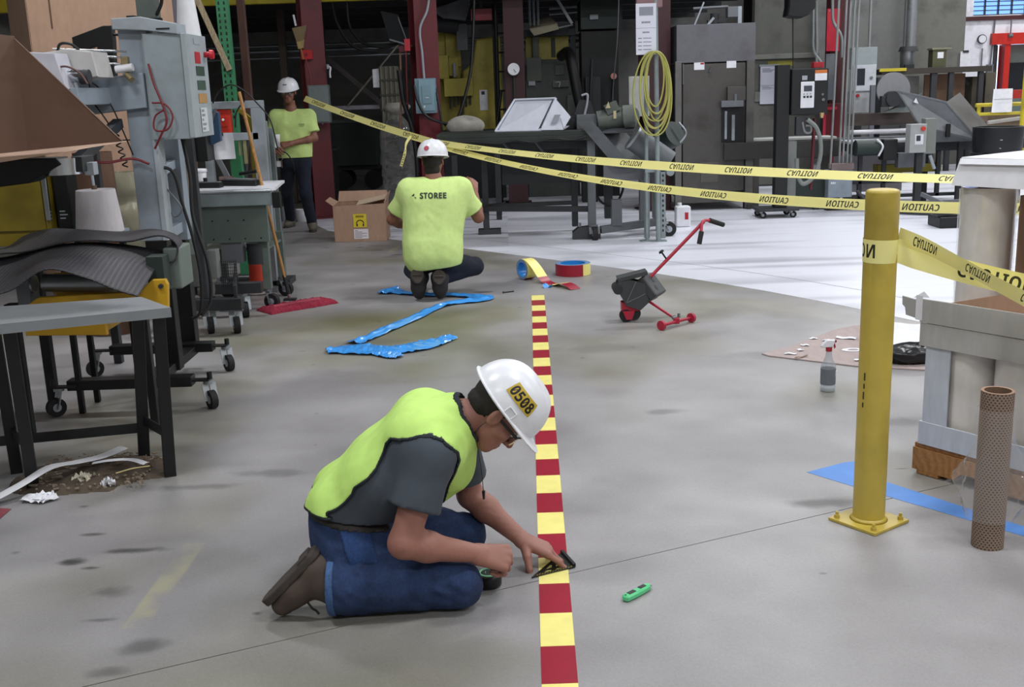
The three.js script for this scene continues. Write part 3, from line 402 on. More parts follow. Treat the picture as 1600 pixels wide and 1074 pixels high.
// ---------- floor tape applicator ----------
{
  const t = thing('tape_applicator', 'red floor tape applicator with dark weights and a long slanted handle', 'tape applicator', [.9, 0, -7.4]);
  const R = mat('#b01f3a', .4), dk = mat('#3f4244', .55), q = g => { g.rotateZ(-.9); g.rotateY(-.5); g.translate(.985, .235, -7.42); return g; }; // slanted weights: local y along handle
  const plateW = (y0, y1, s) => q(bx(-.075 * s, .075 * s, y0, y1, -.09 * s, .09 * s, { r: .012 }));
  add(t, 'weight_plate', dk, plateW(-.03, .035, 1.12)); add(t, 'weight_plate', dk, plateW(-.075, -.034, 1.1)); add(t, 'weight_plate', dk, plateW(-.115, -.079, 1.02));
  add(t, 'hand_hole', M.black, q(cyl([.03, .0355, .02], [.03, .037, .02], .02, .02, 20)), q(cyl([-.03, .0355, -.01], [-.03, .037, -.01], .02, .02, 20)));
  add(t, 'handle', R, cyl([.955, .27, -7.44], [1.365, .665, -7.5], .0125)); add(t, 'crossbar', R, tube([[1.33, .59, -7.42], [1.345, .66, -7.46], [1.37, .672, -7.5], [1.42, .665, -7.54]], .011)); add(t, 'grip', M.rubber, cyl([1.335, .605, -7.425], [1.315, .525, -7.40], .017)); add(t, 'grip', M.rubber, cyl([1.41, .668, -7.53], [1.52, .625, -7.6], .017));
  add(t, 'clamp_knob', M.black, cyl([1.095, .42, -7.46], [1.065, .465, -7.46], .006), cyl([1.065, .465, -7.46], [1.058, .475, -7.46], .02, .018, 14));
  add(t, 'side_frame', dk, ext([[.735, .24], [.80, .12], [.90, .085], [.96, .14], [.93, .27], [.83, .30], [.745, .285]], -7.46, -7.452)); add(t, 'side_frame', dk, ext([[.735, .24], [.80, .12], [.90, .085], [.96, .14], [.93, .27], [.83, .30], [.745, .285]], -7.34, -7.332)); add(t, 'top_guard', dk, bar([.745, .30, -7.39], [.95, .345, -7.39], .12, .03)); add(t, 'frame_rib', M.mgrey, bar([.80, .14, -7.328], [.87, .29, -7.328], .004, .006), bar([.80, .14, -7.328], [.93, .2, -7.328], .004, .006)); add(t, 'pressure_roller', M.dgrey, cyl([.745, .235, -7.46], [.745, .235, -7.33], .035, .035, 24));
  add(t, 'wheel_bracket', R, bx(.77, .90, .075, .14, -7.44, -7.35, { r: .006 }), ext([[.775, .08], [.80, .02], [.84, .02], [.86, .08]], -7.345, -7.335)); add(t, 'wheel', M.rubber, cyl([.80, .046, -7.345], [.80, .046, -7.385], .045, .045, 24)); add(t, 'wheel', M.dgrey, cyl([.86, .05, -7.40], [.86, .05, -7.46], .049, .049, 24));
  add(t, 'guide_arm', R, bar([.96, .14, -7.36], [1.115, .05, -7.17], .012, .016)); add(t, 'guide_axle', R, cyl([1.01, .034, -7.06], [1.235, .034, -7.26], .011)); add(t, 'guide_hub', R, bx(1.10, 1.14, .02, .06, -7.18, -7.14)); add(t, 'clamp', M.steel, bx(1.09, 1.12, .05, .07, -7.19, -7.15), cyl([1.14, .055, -7.18], [1.14, .085, -7.18], .01)); for (const [x, z] of [[1.005, -7.055], [1.24, -7.265]]) add(t, 'guide_wheel', R, cyl([x - .008, .034, z + .007], [x + .008, .034, z - .007], .033, .033, 20));
}
// swivel caster: fork part with its wheel as a sub-part
function caster(parent, x, y, z, r = .045, ang = 0, m = M.steel) {
  const d = V(Math.cos(ang), 0, Math.sin(ang)), s = V(-d.z, 0, d.x), c = V(x, r, z), o = V(x - d.x * r * .5, y, z - d.z * r * .5);
  const f = add(parent, 'caster', m, cyl([o.x, y - .02, o.z], [o.x, y, o.z], r * .55, r * .55, 14), ...[-1, 1].map(k => bar([o.x + s.x * k * r * .42, y - .02, o.z + s.z * k * r * .42], [c.x + s.x * k * r * .42, r * .9, c.z + s.z * k * r * .42], r * .7, .006, d)));
  add(f, 'wheel', M.rubber, cyl(c.clone().addScaledVector(s, -r * .34), c.clone().addScaledVector(s, r * .34), r, r, 22)); add(f, 'hub', M.lgrey, cyl(c.clone().addScaledVector(s, -r * .36), c.clone().addScaledVector(s, r * .36), r * .45, r * .45, 14));
}
// ---------- narrow steel stand in front ----------
{
  const t = thing('work_stand', 'narrow steel stand with a grey plate top and black angled legs', 'table', [-1.8, 0, -4.5]);
  const F = [[-1.525, -4.51], [-1.715, -4.745], [-2.085, -4.41], [-2.25, -4.625], [-2.95, -4.20], [-3.1, -4.42]], T = [[-1.46, -4.40], [-1.62, -4.62], [-2.04, -4.30], [-2.20, -4.50], [-2.86, -4.08], [-3.0, -4.28]];
  add(t, 'top_plate', mat('#8a8d90', .5, .35), ext([[-1.39, -4.345], [-1.60, -4.62], [-3.1, -4.32], [-2.95, -3.95], [-1.99, -4.12]], .772, .782, 'xz'), ext([[-1.39, -4.345], [-1.405, -4.352], [-1.995, -4.13], [-2.95, -3.965], [-2.95, -3.955], [-1.99, -4.12]], .742, .772, 'xz'));
  F.forEach((f, i) => add(t, 'leg', M.black, bar([f[0], .001, f[1]], [T[i][0], .772, T[i][1]], .05, .05, V(.4, 0, 1))));
  for (const [a, b, h] of [[0, 1, .2], [2, 3, .2], [1, 3, .16], [3, 5, .16]]) { const q = (i, k) => [F[i][0] + (T[i][0] - F[i][0]) * k, h, F[i][1] + (T[i][1] - F[i][1]) * k]; add(t, 'stretcher', M.black, bar(q(a, h / .77), q(b, h / .77), .01, .045)); }
}
// ---------- yellow roller unit behind it ----------
{
  const t = thing('roller_unit', 'chipped yellow roller conveyor unit under the rubber mats', 'roller conveyor', [-1.95, 0, -5.0]);
  const ym = mat('#c79a1c', .45);
  add(t, 'side_plate', ym, ext([[-2.28, .555], [-1.90, .545], [-1.90, .66], [-1.60, .66], [-1.59, .775], [-1.60, .80], [-1.66, .80], [-1.72, .75], [-1.80, .745], [-2.20, .735], [-2.27, .69]], -4.99, -4.96, 'xy', .003)); add(t, 'side_plate', ym, bx(-2.30, -1.9, .56, .78, -5.42, -5.40)); add(t, 'pan', ym, bx(-2.28, -1.92, .55, .60, -5.40, -4.99));
  add(t, 'roller', M.galv, cyl([-2.20, .79, -5.05], [-1.78, .77, -5.05], .042, .042, 20)); add(t, 'roller', M.galv, cyl([-2.30, .79, -5.02], [-2.23, .79, -5.02], .045, .045, 20)); add(t, 'bearing_block', M.darkgreen, bx(-1.70, -1.62, .74, .90, -5.12, -5.02)); add(t, 'bearing_block', M.mgrey, bx(-2.30, -2.24, .66, .82, -5.08, -4.97)); add(t, 'bolt', M.dsteel, cyl([-1.62, .77, -4.962], [-1.62, .77, -4.945], .012, .012, 6)); add(t, 'gearbox', M.greygreen, bx(-1.66, -1.58, .72, .92, -5.35, -5.15, { r: .01 }));
  add(t, 'cross_beam', M.black, bx(-2.46, -1.76, .62, .67, -5.22, -5.16)); for (const [x, z] of [[-1.80, -5.2], [-2.43, -5.2]]) add(t, 'leg', M.black, bx(x - .02, x + .02, .001, .62, z - .02, z + .02));
}
// ---------- rubber mats ----------
const T_MAT = dataTex(256, (u, v) => { const q = (Math.sin(u * 6.2832 * 8) * .5 + .5) * (Math.sin(v * 6.2832 * 16) * .5 + .5), g = 120 + q * 130; return [g, g, g]; }, false, 6);
const matM = mat('#3c3a3e', .55, 0, { map: T_CLEAN, bumpMap: T_MAT, bumpScale: .004 });
const cat = (p0, p1, p2, p3, t) => .5 * (2 * p1 + (p2 - p0) * t + (2 * p0 - 5 * p1 + 4 * p2 - p3) * t * t + (3 * p1 - p0 - 3 * p2 + p3) * t * t * t);
const row = (r, u) => { const n = r.length - 1, i = Math.min(n - 1, Math.floor(u * n)), t = u * n - i, q = k => r[clamp(k, 0, n)]; return [0, 1, 2].map(c => cat(q(i - 1)[c], q(i)[c], q(i + 1)[c], q(i + 2)[c], t)); };
const surf = rows => (u, v) => row(rows.map(r => row(r, u)), v);
{
  const a = thing('rubber_mat', 'wavy dark rubber mat with raised dots draped over the yellow unit', 'mat', [-2, .8, -5.0]);
  add(a, 'mat_sheet', matM, sheet(60, 24, surf([[[-2.62, .80, -4.68], [-2.27, .80, -4.75], [-2.06, .90, -4.75], [-1.89, .86, -4.75], [-1.76, .80, -4.75], [-1.66, .765, -4.75]], [[-2.72, .84, -4.95], [-2.38, .845, -5.0], [-2.16, .92, -5.0], [-1.95, .93, -5.0], [-1.77, .89, -5.0], [-1.66, .835, -5.0]], [[-2.82, .89, -5.2], [-2.48, .89, -5.25], [-2.23, .94, -5.25], [-2.04, .95, -5.25], [-1.85, .93, -5.25], [-1.69, .895, -5.25]]]), .008));
  const b = thing('rubber_mat', 'second rubber mat lying folded behind, curling down at its end', 'mat', [-2, .9, -5.3]);
  add(b, 'mat_sheet', matM, sheet(70, 16, surf([[[-2.8, .905, -5.12], [-2.44, .925, -5.15], [-2.31, .93, -5.15], [-2.12, .968, -5.15], [-1.97, .972, -5.15], [-1.82, .962, -5.15], [-1.66, .985, -5.15], [-1.585, .94, -5.15], [-1.59, .87, -5.14], [-1.63, .845, -5.13]], [[-2.86, .90, -5.32], [-2.52, .915, -5.34], [-2.38, .945, -5.33], [-2.20, .98, -5.33], [-2.06, .978, -5.33], [-1.9, .965, -5.33], [-1.72, .985, -5.33], [-1.62, .94, -5.33], [-1.62, .87, -5.33], [-1.65, .85, -5.33]], [[-2.95, .88, -5.5], [-2.6, .90, -5.5], [-2.46, .965, -5.5], [-2.32, .995, -5.5], [-2.16, .985, -5.5], [-1.97, .968, -5.5], [-1.8, .975, -5.5], [-1.69, .94, -5.5], [-1.68, .885, -5.5], [-1.70, .86, -5.5]]]), .008));
}
// ---------- grey packaging machine on a caster base ----------
{
  const t = thing('packaging_machine', 'pale grey post machine with a control cabinet on a black caster base', 'machine', [-1.95, 0, -6.0]);
  const g = mat('#96a0ab', .42), g2 = mat('#a9b1b8', .42), blk = M.black;
  add(t, 'post', g, bx(-2.02, -1.895, .86, 2.0, -6.02, -5.93, { r: .004 })); add(t, 'post_edge', g2, bx(-1.897, -1.868, .86, 1.97, -6.03, -5.92, { r: .003 })); add(t, 'lower_post', blk, bx(-2.0, -1.88, .12, .86, -6.01, -5.93));
  add(t, 'post', g, bx(-2.02, -1.90, .80, 1.5, -6.50, -6.40)); add(t, 'lower_post', blk, bx(-2.02, -1.92, .12, .80, -6.49, -6.41)); add(t, 'strut', g, bar([-1.95, 1.2, -6.02], [-1.95, 1.25, -6.42], .04, .05)); add(t, 'strut', g, bar([-1.95, .86, -6.02], [-1.95, .88, -6.42], .05, .06));
  add(t, 'cross_arm', g, ext([[-2.34, 1.72], [-1.90, 1.755], [-1.90, 1.575], [-2.20, 1.55], [-2.34, 1.60]], -6.0, -5.89, 'xy', .004)); add(t, 'head_arm', g2, ext([[-2.03, 2.035], [-1.88, 2.04], [-1.69, 2.0], [-1.69, 1.945], [-1.87, 1.97], [-2.03, 1.98]], -6.04, -5.88, 'xy', .004)); add(t, 'slot', M.black, bx(-1.80, -1.73, 1.972, 1.979, -5.879, -5.874, { r: 0 }));
  add(t, 'base_bar', blk, bx(-2.36, -1.70, .13, .185, -5.60, -5.52)); add(t, 'base_bar', blk, bx(-2.42, -1.80, .13, .185, -6.40, -6.32)); add(t, 'base_rail', blk, bx(-2.0, -1.90, .115, .165, -6.45, -5.55)); for (const [x, z] of [[-2.42, -5.50], [-1.61, -5.55], [-2.52, -6.33], [-1.72, -6.36]]) { add(t, 'caster_bracket', blk, bx(Math.min(x, x < -2 ? x + .12 : x - .12), Math.max(x, x < -2 ? x + .12 : x - .12), .155, .165, z - .025, z + .025), cyl([x, .165, z], [x, .20, z], .014, .014, 10)); caster(t, x, .155, z, .05, x < -2 ? 2.4 : .9, M.galv); }
  const cab = add(t, 'control_cabinet', mat('#9aa5aa', .4), bx(-1.885, -1.685, 1.405, 1.955, -6.26, -5.90, { r: .004 }));
  const door = add(t, 'cabinet_door', mat('#a7b0b4', .4), bx(-1.683, -1.652, 1.41, 1.95, -6.27, -5.89, { r: .004 }));
  const px = -1.651, decal = (n, m, y0, y1, z0, z1) => add(door, n, m, bx(px, px + .002, y0, y1, z0, z1, { r: 0 }));
  const T_TXT = canvasTex(256, 256, (c) => { c.fillStyle = '#c9cdd0'; c.fillRect(0, 0, 256, 256); c.fillStyle = '#2b2e33'; [90, 130, 60, 140, 110].forEach((w, i) => { for (let k = 0; k < w; k += 22) c.fillRect(30 + k, 18 + i * 48 + (k % 3), 13, 26); }); });
  decal('name_plate', M.lgrey, 1.90, 1.93, -6.14, -6.02); decal('red_plate', M.red, 1.80, 1.86, -6.12, -6.02); decal('display_panel', mat('#44574e', .3), 1.735, 1.785, -6.18, -6.02); decal('display_panel', mat('#4a6055', .3), 1.66, 1.71, -6.18, -6.02); decal('amber_panel', mat('#b98d55', .5), 1.59, 1.64, -6.18, -6.02);
  { const pl = new THREE.PlaneGeometry(.13, .13); pl.rotateY(Math.PI / 2); pl.translate(px + .0026, 1.50, -6.09); add(door, 'printed_label', mat('#ffffff', .6, 0, { map: T_TXT }), pl, 'uv'); }
  add(door, 'stop_button', mat('#c81e30', .35), cyl([px, 1.85, -6.22], [px + .03, 1.85, -6.22], .016, .016, 18), cyl([px + .03, 1.85, -6.22], [px + .05, 1.85, -6.22], .027, .024, 20));
  add(t, 'red_hose', M.redcable, tube([[-1.86, 1.80, -5.88], [-1.84, 1.70, -5.87], [-1.80, 1.58, -5.86], [-1.79, 1.50, -5.86], [-1.83, 1.43, -5.87], [-1.88, 1.36, -5.9]], .006)); add(t, 'red_hose', M.redcable, tube([[-1.86, 1.60, -5.87], [-1.79, 1.59, -5.86], [-1.755, 1.53, -5.86], [-1.79, 1.46, -5.86], [-1.86, 1.46, -5.87], [-1.85, 1.53, -5.87], [-1.80, 1.56, -5.86]], .005)); add(t, 'red_hose', M.redcable, tube([[-2.25, 1.33, -5.75], [-2.12, 1.30, -5.8], [-2.0, 1.31, -5.9], [-1.92, 1.28, -5.9]], .007));
  add(t, 'cable', M.cable, tube([[-2.19, 1.73, -5.86], [-2.14, 1.70, -5.86], [-2.08, 1.60, -5.87], [-2.04, 1.48, -5.88], [-2.0, 1.33, -5.9]], .004)); add(t, 'cable', M.cable, tube([[-2.18, 1.73, -5.87], [-2.17, 1.62, -5.87], [-2.13, 1.55, -5.87], [-2.06, 1.42, -5.88]], .004)); add(t, 'coiled_cord', M.cable, tube(Array.from({ length: 40 }, (_, i) => [-2.10 + .014 * Math.cos(i * 1.1) + i * .0012, 1.50 - i * .006, -5.92 + .014 * Math.sin(i * 1.1)]), .004, 240, 6));
  add(t, 'cable', M.cable, tube([[-1.93, 1.25, -5.95], [-1.84, 1.24, -6.0], [-1.80, 1.05, -6.02], [-1.76, .85, -6.02], [-1.74, .6, -6.02], [-1.77, .42, -6.02], [-1.81, .40, -6.02]], .009)); add(t, 'cable', M.cable, tube([[-1.79, 1.42, -6.1], [-1.76, 1.2, -6.08], [-1.76, .98, -6.06], [-1.70, .70, -6.05], [-1.71, .48, -6.05], [-1.76, .41, -6.03]], .010)); add(t, 'cable', M.mgrey, tube([[-1.88, 1.15, -6.0], [-1.80, 1.02, -6.0], [-1.85, .98, -6.02], [-1.9, 1.1, -6.05]], .005));
}
// ---------- feeder under the hopper: motor, white housing, tie rods ----------
{
  const t = thing('feeder_head', 'white feeder head with a steel cylinder and tie rods above the machine arm', 'machine', [-2.1, 1.65, -5.6]);
  add(t, 'housing', mat('#c9c8d2', .5), ext([[-2.30, 1.86], [-2.155, 1.85], [-2.115, 1.68], [-2.30, 1.68]], -5.56, -5.40, 'xy', .004)); add(t, 'head_box', mat('#c2bfbd', .5), ext([[-2.30, 1.86], [-2.16, 1.875], [-2.04, 1.86], [-2.02, 1.735], [-2.14, 1.72], [-2.30, 1.72]], -5.80, -5.58, 'xy', .006)); add(t, 'cylinder', M.chrome, cyl([-2.20, 1.745, -5.50], [-2.06, 1.74, -5.50], .032)); add(t, 'motor_end', M.dgrey, cyl([-2.08, 1.735, -5.50], [-2.035, 1.735, -5.50], .036)); add(t, 'air_cylinder', M.white, cyl([-2.02, 1.775, -5.84], [-1.93, 1.785, -5.84], .02)); add(t, 'support_arm', mat('#96a0ab', .42), bx(-2.28, -2.08, 1.60, 1.685, -5.9, -5.44));
  for (const y of [1.875, 1.845, 1.81]) add(t, 'tie_rod', M.chrome, cyl([-2.30, y + .01, -5.75], [-1.96, y - .01, -5.86], .005)); add(t, 'fitting', mat('#9d8e6a', .4, .6), bx(-1.99, -1.955, 1.76, 1.84, -5.88, -5.84), cyl([-1.97, 1.75, -5.85], [-1.94, 1.72, -5.83], .016)); add(t, 'hose_loop', M.cable, tube([[-2.22, 1.86, -5.6], [-2.20, 1.90, -5.6], [-2.15, 1.90, -5.6], [-2.11, 1.87, -5.6]], .007)); add(t, 'cable', mat('#6b4a44', .5), tube([[-2.2, 1.775, -5.42], [-2.11, 1.785, -5.42], [-2.05, 1.75, -5.42], [-2.02, 1.70, -5.42]], .005));
}
{
  const t = thing('hopper_chute', 'brown folded sheet hopper chute jutting in from the side', 'hopper', [-2.0, 1.4, -4.9]), br = mat('#6d5344', .75, 0, { map: T_GRIME });
  add(t, 'back_wall', br, plate([[-2.20, 1.91, -5.08], [-2.21, 1.40, -5.10], [-1.68, 1.435, -4.86], [-1.70, 1.455, -4.86]], .006)); add(t, 'side_wall', br, plate([[-2.21, 1.40, -5.10], [-2.20, 1.915, -5.08], [-2.55, 1.96, -4.55], [-2.55, 1.38, -4.55]], .006));
  add(t, 'lip', mat('#a88a76', .75), plate([[-2.55, 1.385, -4.55], [-2.17, 1.375, -4.66], [-1.89, 1.41, -4.72], [-1.67, 1.44, -4.86], [-2.21, 1.405, -5.10]], .006)); add(t, 'feed_plate', M.black, ext([[-2.62, 1.37], [-2.05, 1.37], [-2.03, 1.34], [-2.19, 1.26], [-2.62, 1.22]], -5.14, -5.0, 'xy', .004)); add(t, 'bowl_rim', M.chrome, cyl([-2.06, 1.29, -5.10], [-2.06, 1.365, -5.10], .09, .095, 32)); add(t, 'bracket', M.lgrey, bx(-1.965, -1.92, 1.28, 1.34, -5.16, -5.10)); add(t, 'clamp_block', M.dgrey, bx(-2.0, -1.95, 1.30, 1.37, -5.2, -5.05)); add(t, 'arm', M.dsteel, bar([-2.06, 1.32, -5.2], [-2.06, 1.5, -5.9], .05, .05));
}
{
  const t = thing('olive_cabinet', 'shiny olive yellow cabinet beside the black switch panel', 'cabinet', [-2.5, 0, -5.7]);
  const ol = mat('#8c7a25', .22, .15, { clearcoat: .5, clearcoatRoughness: .2 });
  add(t, 'body', ol, bx(-2.95, -2.345, .90, 1.27, -5.95, -5.56, { r: .01 })); add(t, 'door_panel', ol, bx(-2.93, -2.37, .98, 1.26, -5.56, -5.55, { r: .004 })); add(t, 'corner_strip', M.chrome, bx(-2.36, -2.335, 1.03, 1.27, -5.562, -5.54)); add(t, 'switch_panel', M.black, bx(-2.335, -2.26, .93, 1.27, -5.75, -5.62)); for (let i = 0; i < 3; i++) add(t, 'legend_mark', M.lgrey, bx(-2.318, -2.29 + (i % 2) * .012, 1.03 + i * .018, 1.036 + i * .018, -5.62, -5.618, { r: 0 })); for (const [x, z] of [[-2.9, -5.6], [-2.47, -5.6], [-2.9, -5.9]]) add(t, 'foot', M.black, bx(x - .025, x + .025, .001, .9, z - .025, z + .025));
  const c = thing('thread_cone', 'large white cone of thread on a spindle behind the mats', 'thread cone', [-2.12, .955, -5.62]);
  add(c, 'thread', mat('#cfc9cc', .9, 0, { map: T_FIBRE }), lathe([[0, 0], [.118, 0], [.12, .004], [.097, .216], [.094, .22], [0, .221]], -2.12, .955, -5.62, 40)); add(c, 'spindle', M.lgrey, cyl([-2.125, 1.17, -5.62], [-2.13, 1.33, -5.62], .007)); add(c, 'stopper', mat('#5d4a38', .6), cyl([-2.125, 1.176, -5.62], [-2.125, 1.196, -5.62], .014));
  const sh = thing('machine_shelf', 'grey shelf plate carrying the white thread cone', 'shelf', [-2.15, 0, -5.62]); add(sh, 'plate', M.bluegrey, bx(-2.34, -2.03, .935, .953, -5.80, -5.50)); for (const [x, z] of [[-2.3, -5.54], [-2.3, -5.76], [-2.06, -5.76]]) add(sh, 'support_leg', M.black, bx(x - .015, x + .015, .001, .935, z - .015, z + .015));
}
// ---------- big cartons behind the machine ----------
{
  const cart = (name, label, y0, y1) => { const t = thing(name, label, 'carton', [-3.2, y0, -9.3], 'tall cartons behind the packaging machine');
    const A0 = [-3.70, -8.85], B0 = [-2.66, -9.42], C0 = [-4.28, -9.85], D0 = [-3.24, -10.42];
    add(t, 'front_panel', M.card, plate([[A0[0], y0, A0[1]], [B0[0], y0, B0[1]], [B0[0], y1, B0[1]], [A0[0], y1, A0[1]]], .008)); add(t, 'side_panel', M.card, plate([[C0[0], y0, C0[1]], [A0[0], y0, A0[1]], [A0[0], y1, A0[1]], [C0[0], y1, C0[1]]], .008)); add(t, 'back_panel', M.card, plate([[D0[0], y0, D0[1]], [C0[0], y0, C0[1]], [C0[0], y1, C0[1]], [D0[0], y1, D0[1]]], .008)); add(t, 'side_panel', M.card, plate([[B0[0], y0, B0[1]], [D0[0], y0, D0[1]], [D0[0], y1, D0[1]], [B0[0], y1, B0[1]]], .008)); add(t, 'top_panel', M.card, plate([[A0[0], y1 - .008, A0[1]], [B0[0], y1 - .008, B0[1]], [D0[0], y1 - .008, D0[1]], [C0[0], y1 - .008, C0[1]]], .008)); return [t, A0, B0]; };
  cart('carton', 'brown carton at the bottom of the tall stack behind the machine', .14, 1.30); const [t, A0, B0] = cart('carton', 'tan carton on top of the stack, with a vertical flap seam', 1.31, 2.75);
  const s = .14; add(t, 'flap_seam', mat('#6e5340', .9), bar([A0[0] + (B0[0] - A0[0]) * s + .005, 2.2, A0[1] + (B0[1] - A0[1]) * s + .01], [A0[0] + (B0[0] - A0[0]) * s + .005, 2.74, A0[1] + (B0[1] - A0[1]) * s + .01], .012, .006));
  const p = thing('wooden_pallet', 'wooden pallet under the tall brown cartons', 'pallet', [-3.5, 0, -9.6]); for (let i = 0; i < 5; i++) { const o = i * .22; add(p, 'deck_board', M.wood, bar([-3.72 - o * .5, .125, -8.86 - o * .86], [-2.66 - o * .5, .125, -9.44 - o * .86], .12, .02)); } for (const k of [.02, .5, .98]) { const a = [-3.72 + 1.06 * k, -8.86 - .58 * k]; add(p, 'stringer', M.wood, bar([a[0], .058, a[1]], [a[0] - .56, .058, a[1] - .96], .04, .112)); }
  const q = thing('wrapped_bundle', 'clear film wrapped bundle standing behind the machine post', 'bundle', [-2.9, 0, -8.6]); add(q, 'wrapped_goods', mat('#a9a48c', .25, 0, { clearcoat: .9, clearcoatRoughness: .15 }), grid(28, 30, (u, v) => { const a = u * 6.2832, y = .16 + v * .92, r = .12 * (1 - .25 * Math.exp(-(((y - .86) / .05) ** 2))) * (1 + .18 * n3(a * 3, y * 12, 2)); return [-2.99 + r * Math.cos(a), y, -8.6 + r * Math.sin(a)]; })); add(q, 'base_block', M.card, bx(-3.13, -2.85, .001, .165, -8.74, -8.46));
  const st = thing('sack', 'brown paper sack standing between cartons and machine post', 'sack', [-2.86, 0, -7.6]); add(st, 'sack_body', mat('#6b4f3f', .85, 0, { map: T_FIBRE }), grid(32, 24, (u, v) => { const a = u * 6.2832, y = .001 + v * 1.28, k = (1 - .12 * v) * (1 + .1 * n3(a * 2, y * 6, 4)); return [-2.86 + .15 * k * Math.cos(a), y, -7.6 + .13 * k * Math.sin(a)]; }), lathe([[0, 1.27], [.12, 1.275]], -2.86, 0, -7.6, 16));
  const fr = thing('machine_mast', 'grey steel mast with a dark clamp seen against the cartons', 'machine', [-2.9, 0, -8.1]); const zz = -8.0; add(fr, 'mast', M.greygreen, bx(-2.56, -2.42, 1.4, 2.7, zz - .05, zz + .05)); add(fr, 'mast_base', M.dgrey, bx(-2.56, -2.42, .001, 1.4, zz - .05, zz + .05)); add(fr, 'clamp', M.black, bx(-2.60, -2.38, 2.14, 2.18, zz + .05, zz + .12), bx(-2.62, -2.56, 2.10, 2.2, zz, zz + .1)); add(fr, 'cable', M.cable, tube([[-2.45, 2.7, zz + .06], [-2.40, 2.45, zz + .08], [-2.37, 2.3, zz + .06], [-2.42, 2.2, zz + .05]], .012)); add(fr, 'white_sleeve', M.white, lathe([[.085, 2.05], [.06, 2.3], [.05, 2.7]], -2.22, 0, zz, 24)); add(fr, 'sleeve_arm', M.greygreen, bar([-2.5, 2.1, zz], [-2.2, 2.07, zz], .05, .05)); add(fr, 'back_plate', mat('#7c7680', .6), bx(-2.40, -2.25, 1.75, 2.7, zz - .3, zz - .28));
  const bf = thing('black_bracket_frame', 'black arch-shaped bracket in front of the tan carton', 'bracket', [-2.4, 0, -6.6]); add(bf, 'arch', M.black, ext([[-2.52, 1.99], [-2.33, 2.05], [-2.28, 2.05], [-2.28, 1.96], [-2.30, 1.70], [-2.37, 1.70], [-2.38, 1.94], [-2.46, 1.91], [-2.46, 1.72], [-2.52, 1.72]], -6.66, -6.60, 'xy', .004)); add(bf, 'pin', M.black, cyl([-2.28, 2.0, -6.62], [-2.24, 1.995, -6.62], .008)); add(bf, 'stand', M.dgrey, bx(-2.52, -2.47, .001, 1.73, -6.69, -6.64)); add(bf, 'side_plate', M.greyw, bx(-2.30, -2.19, 1.5, 1.85, -6.78, -6.76));
}
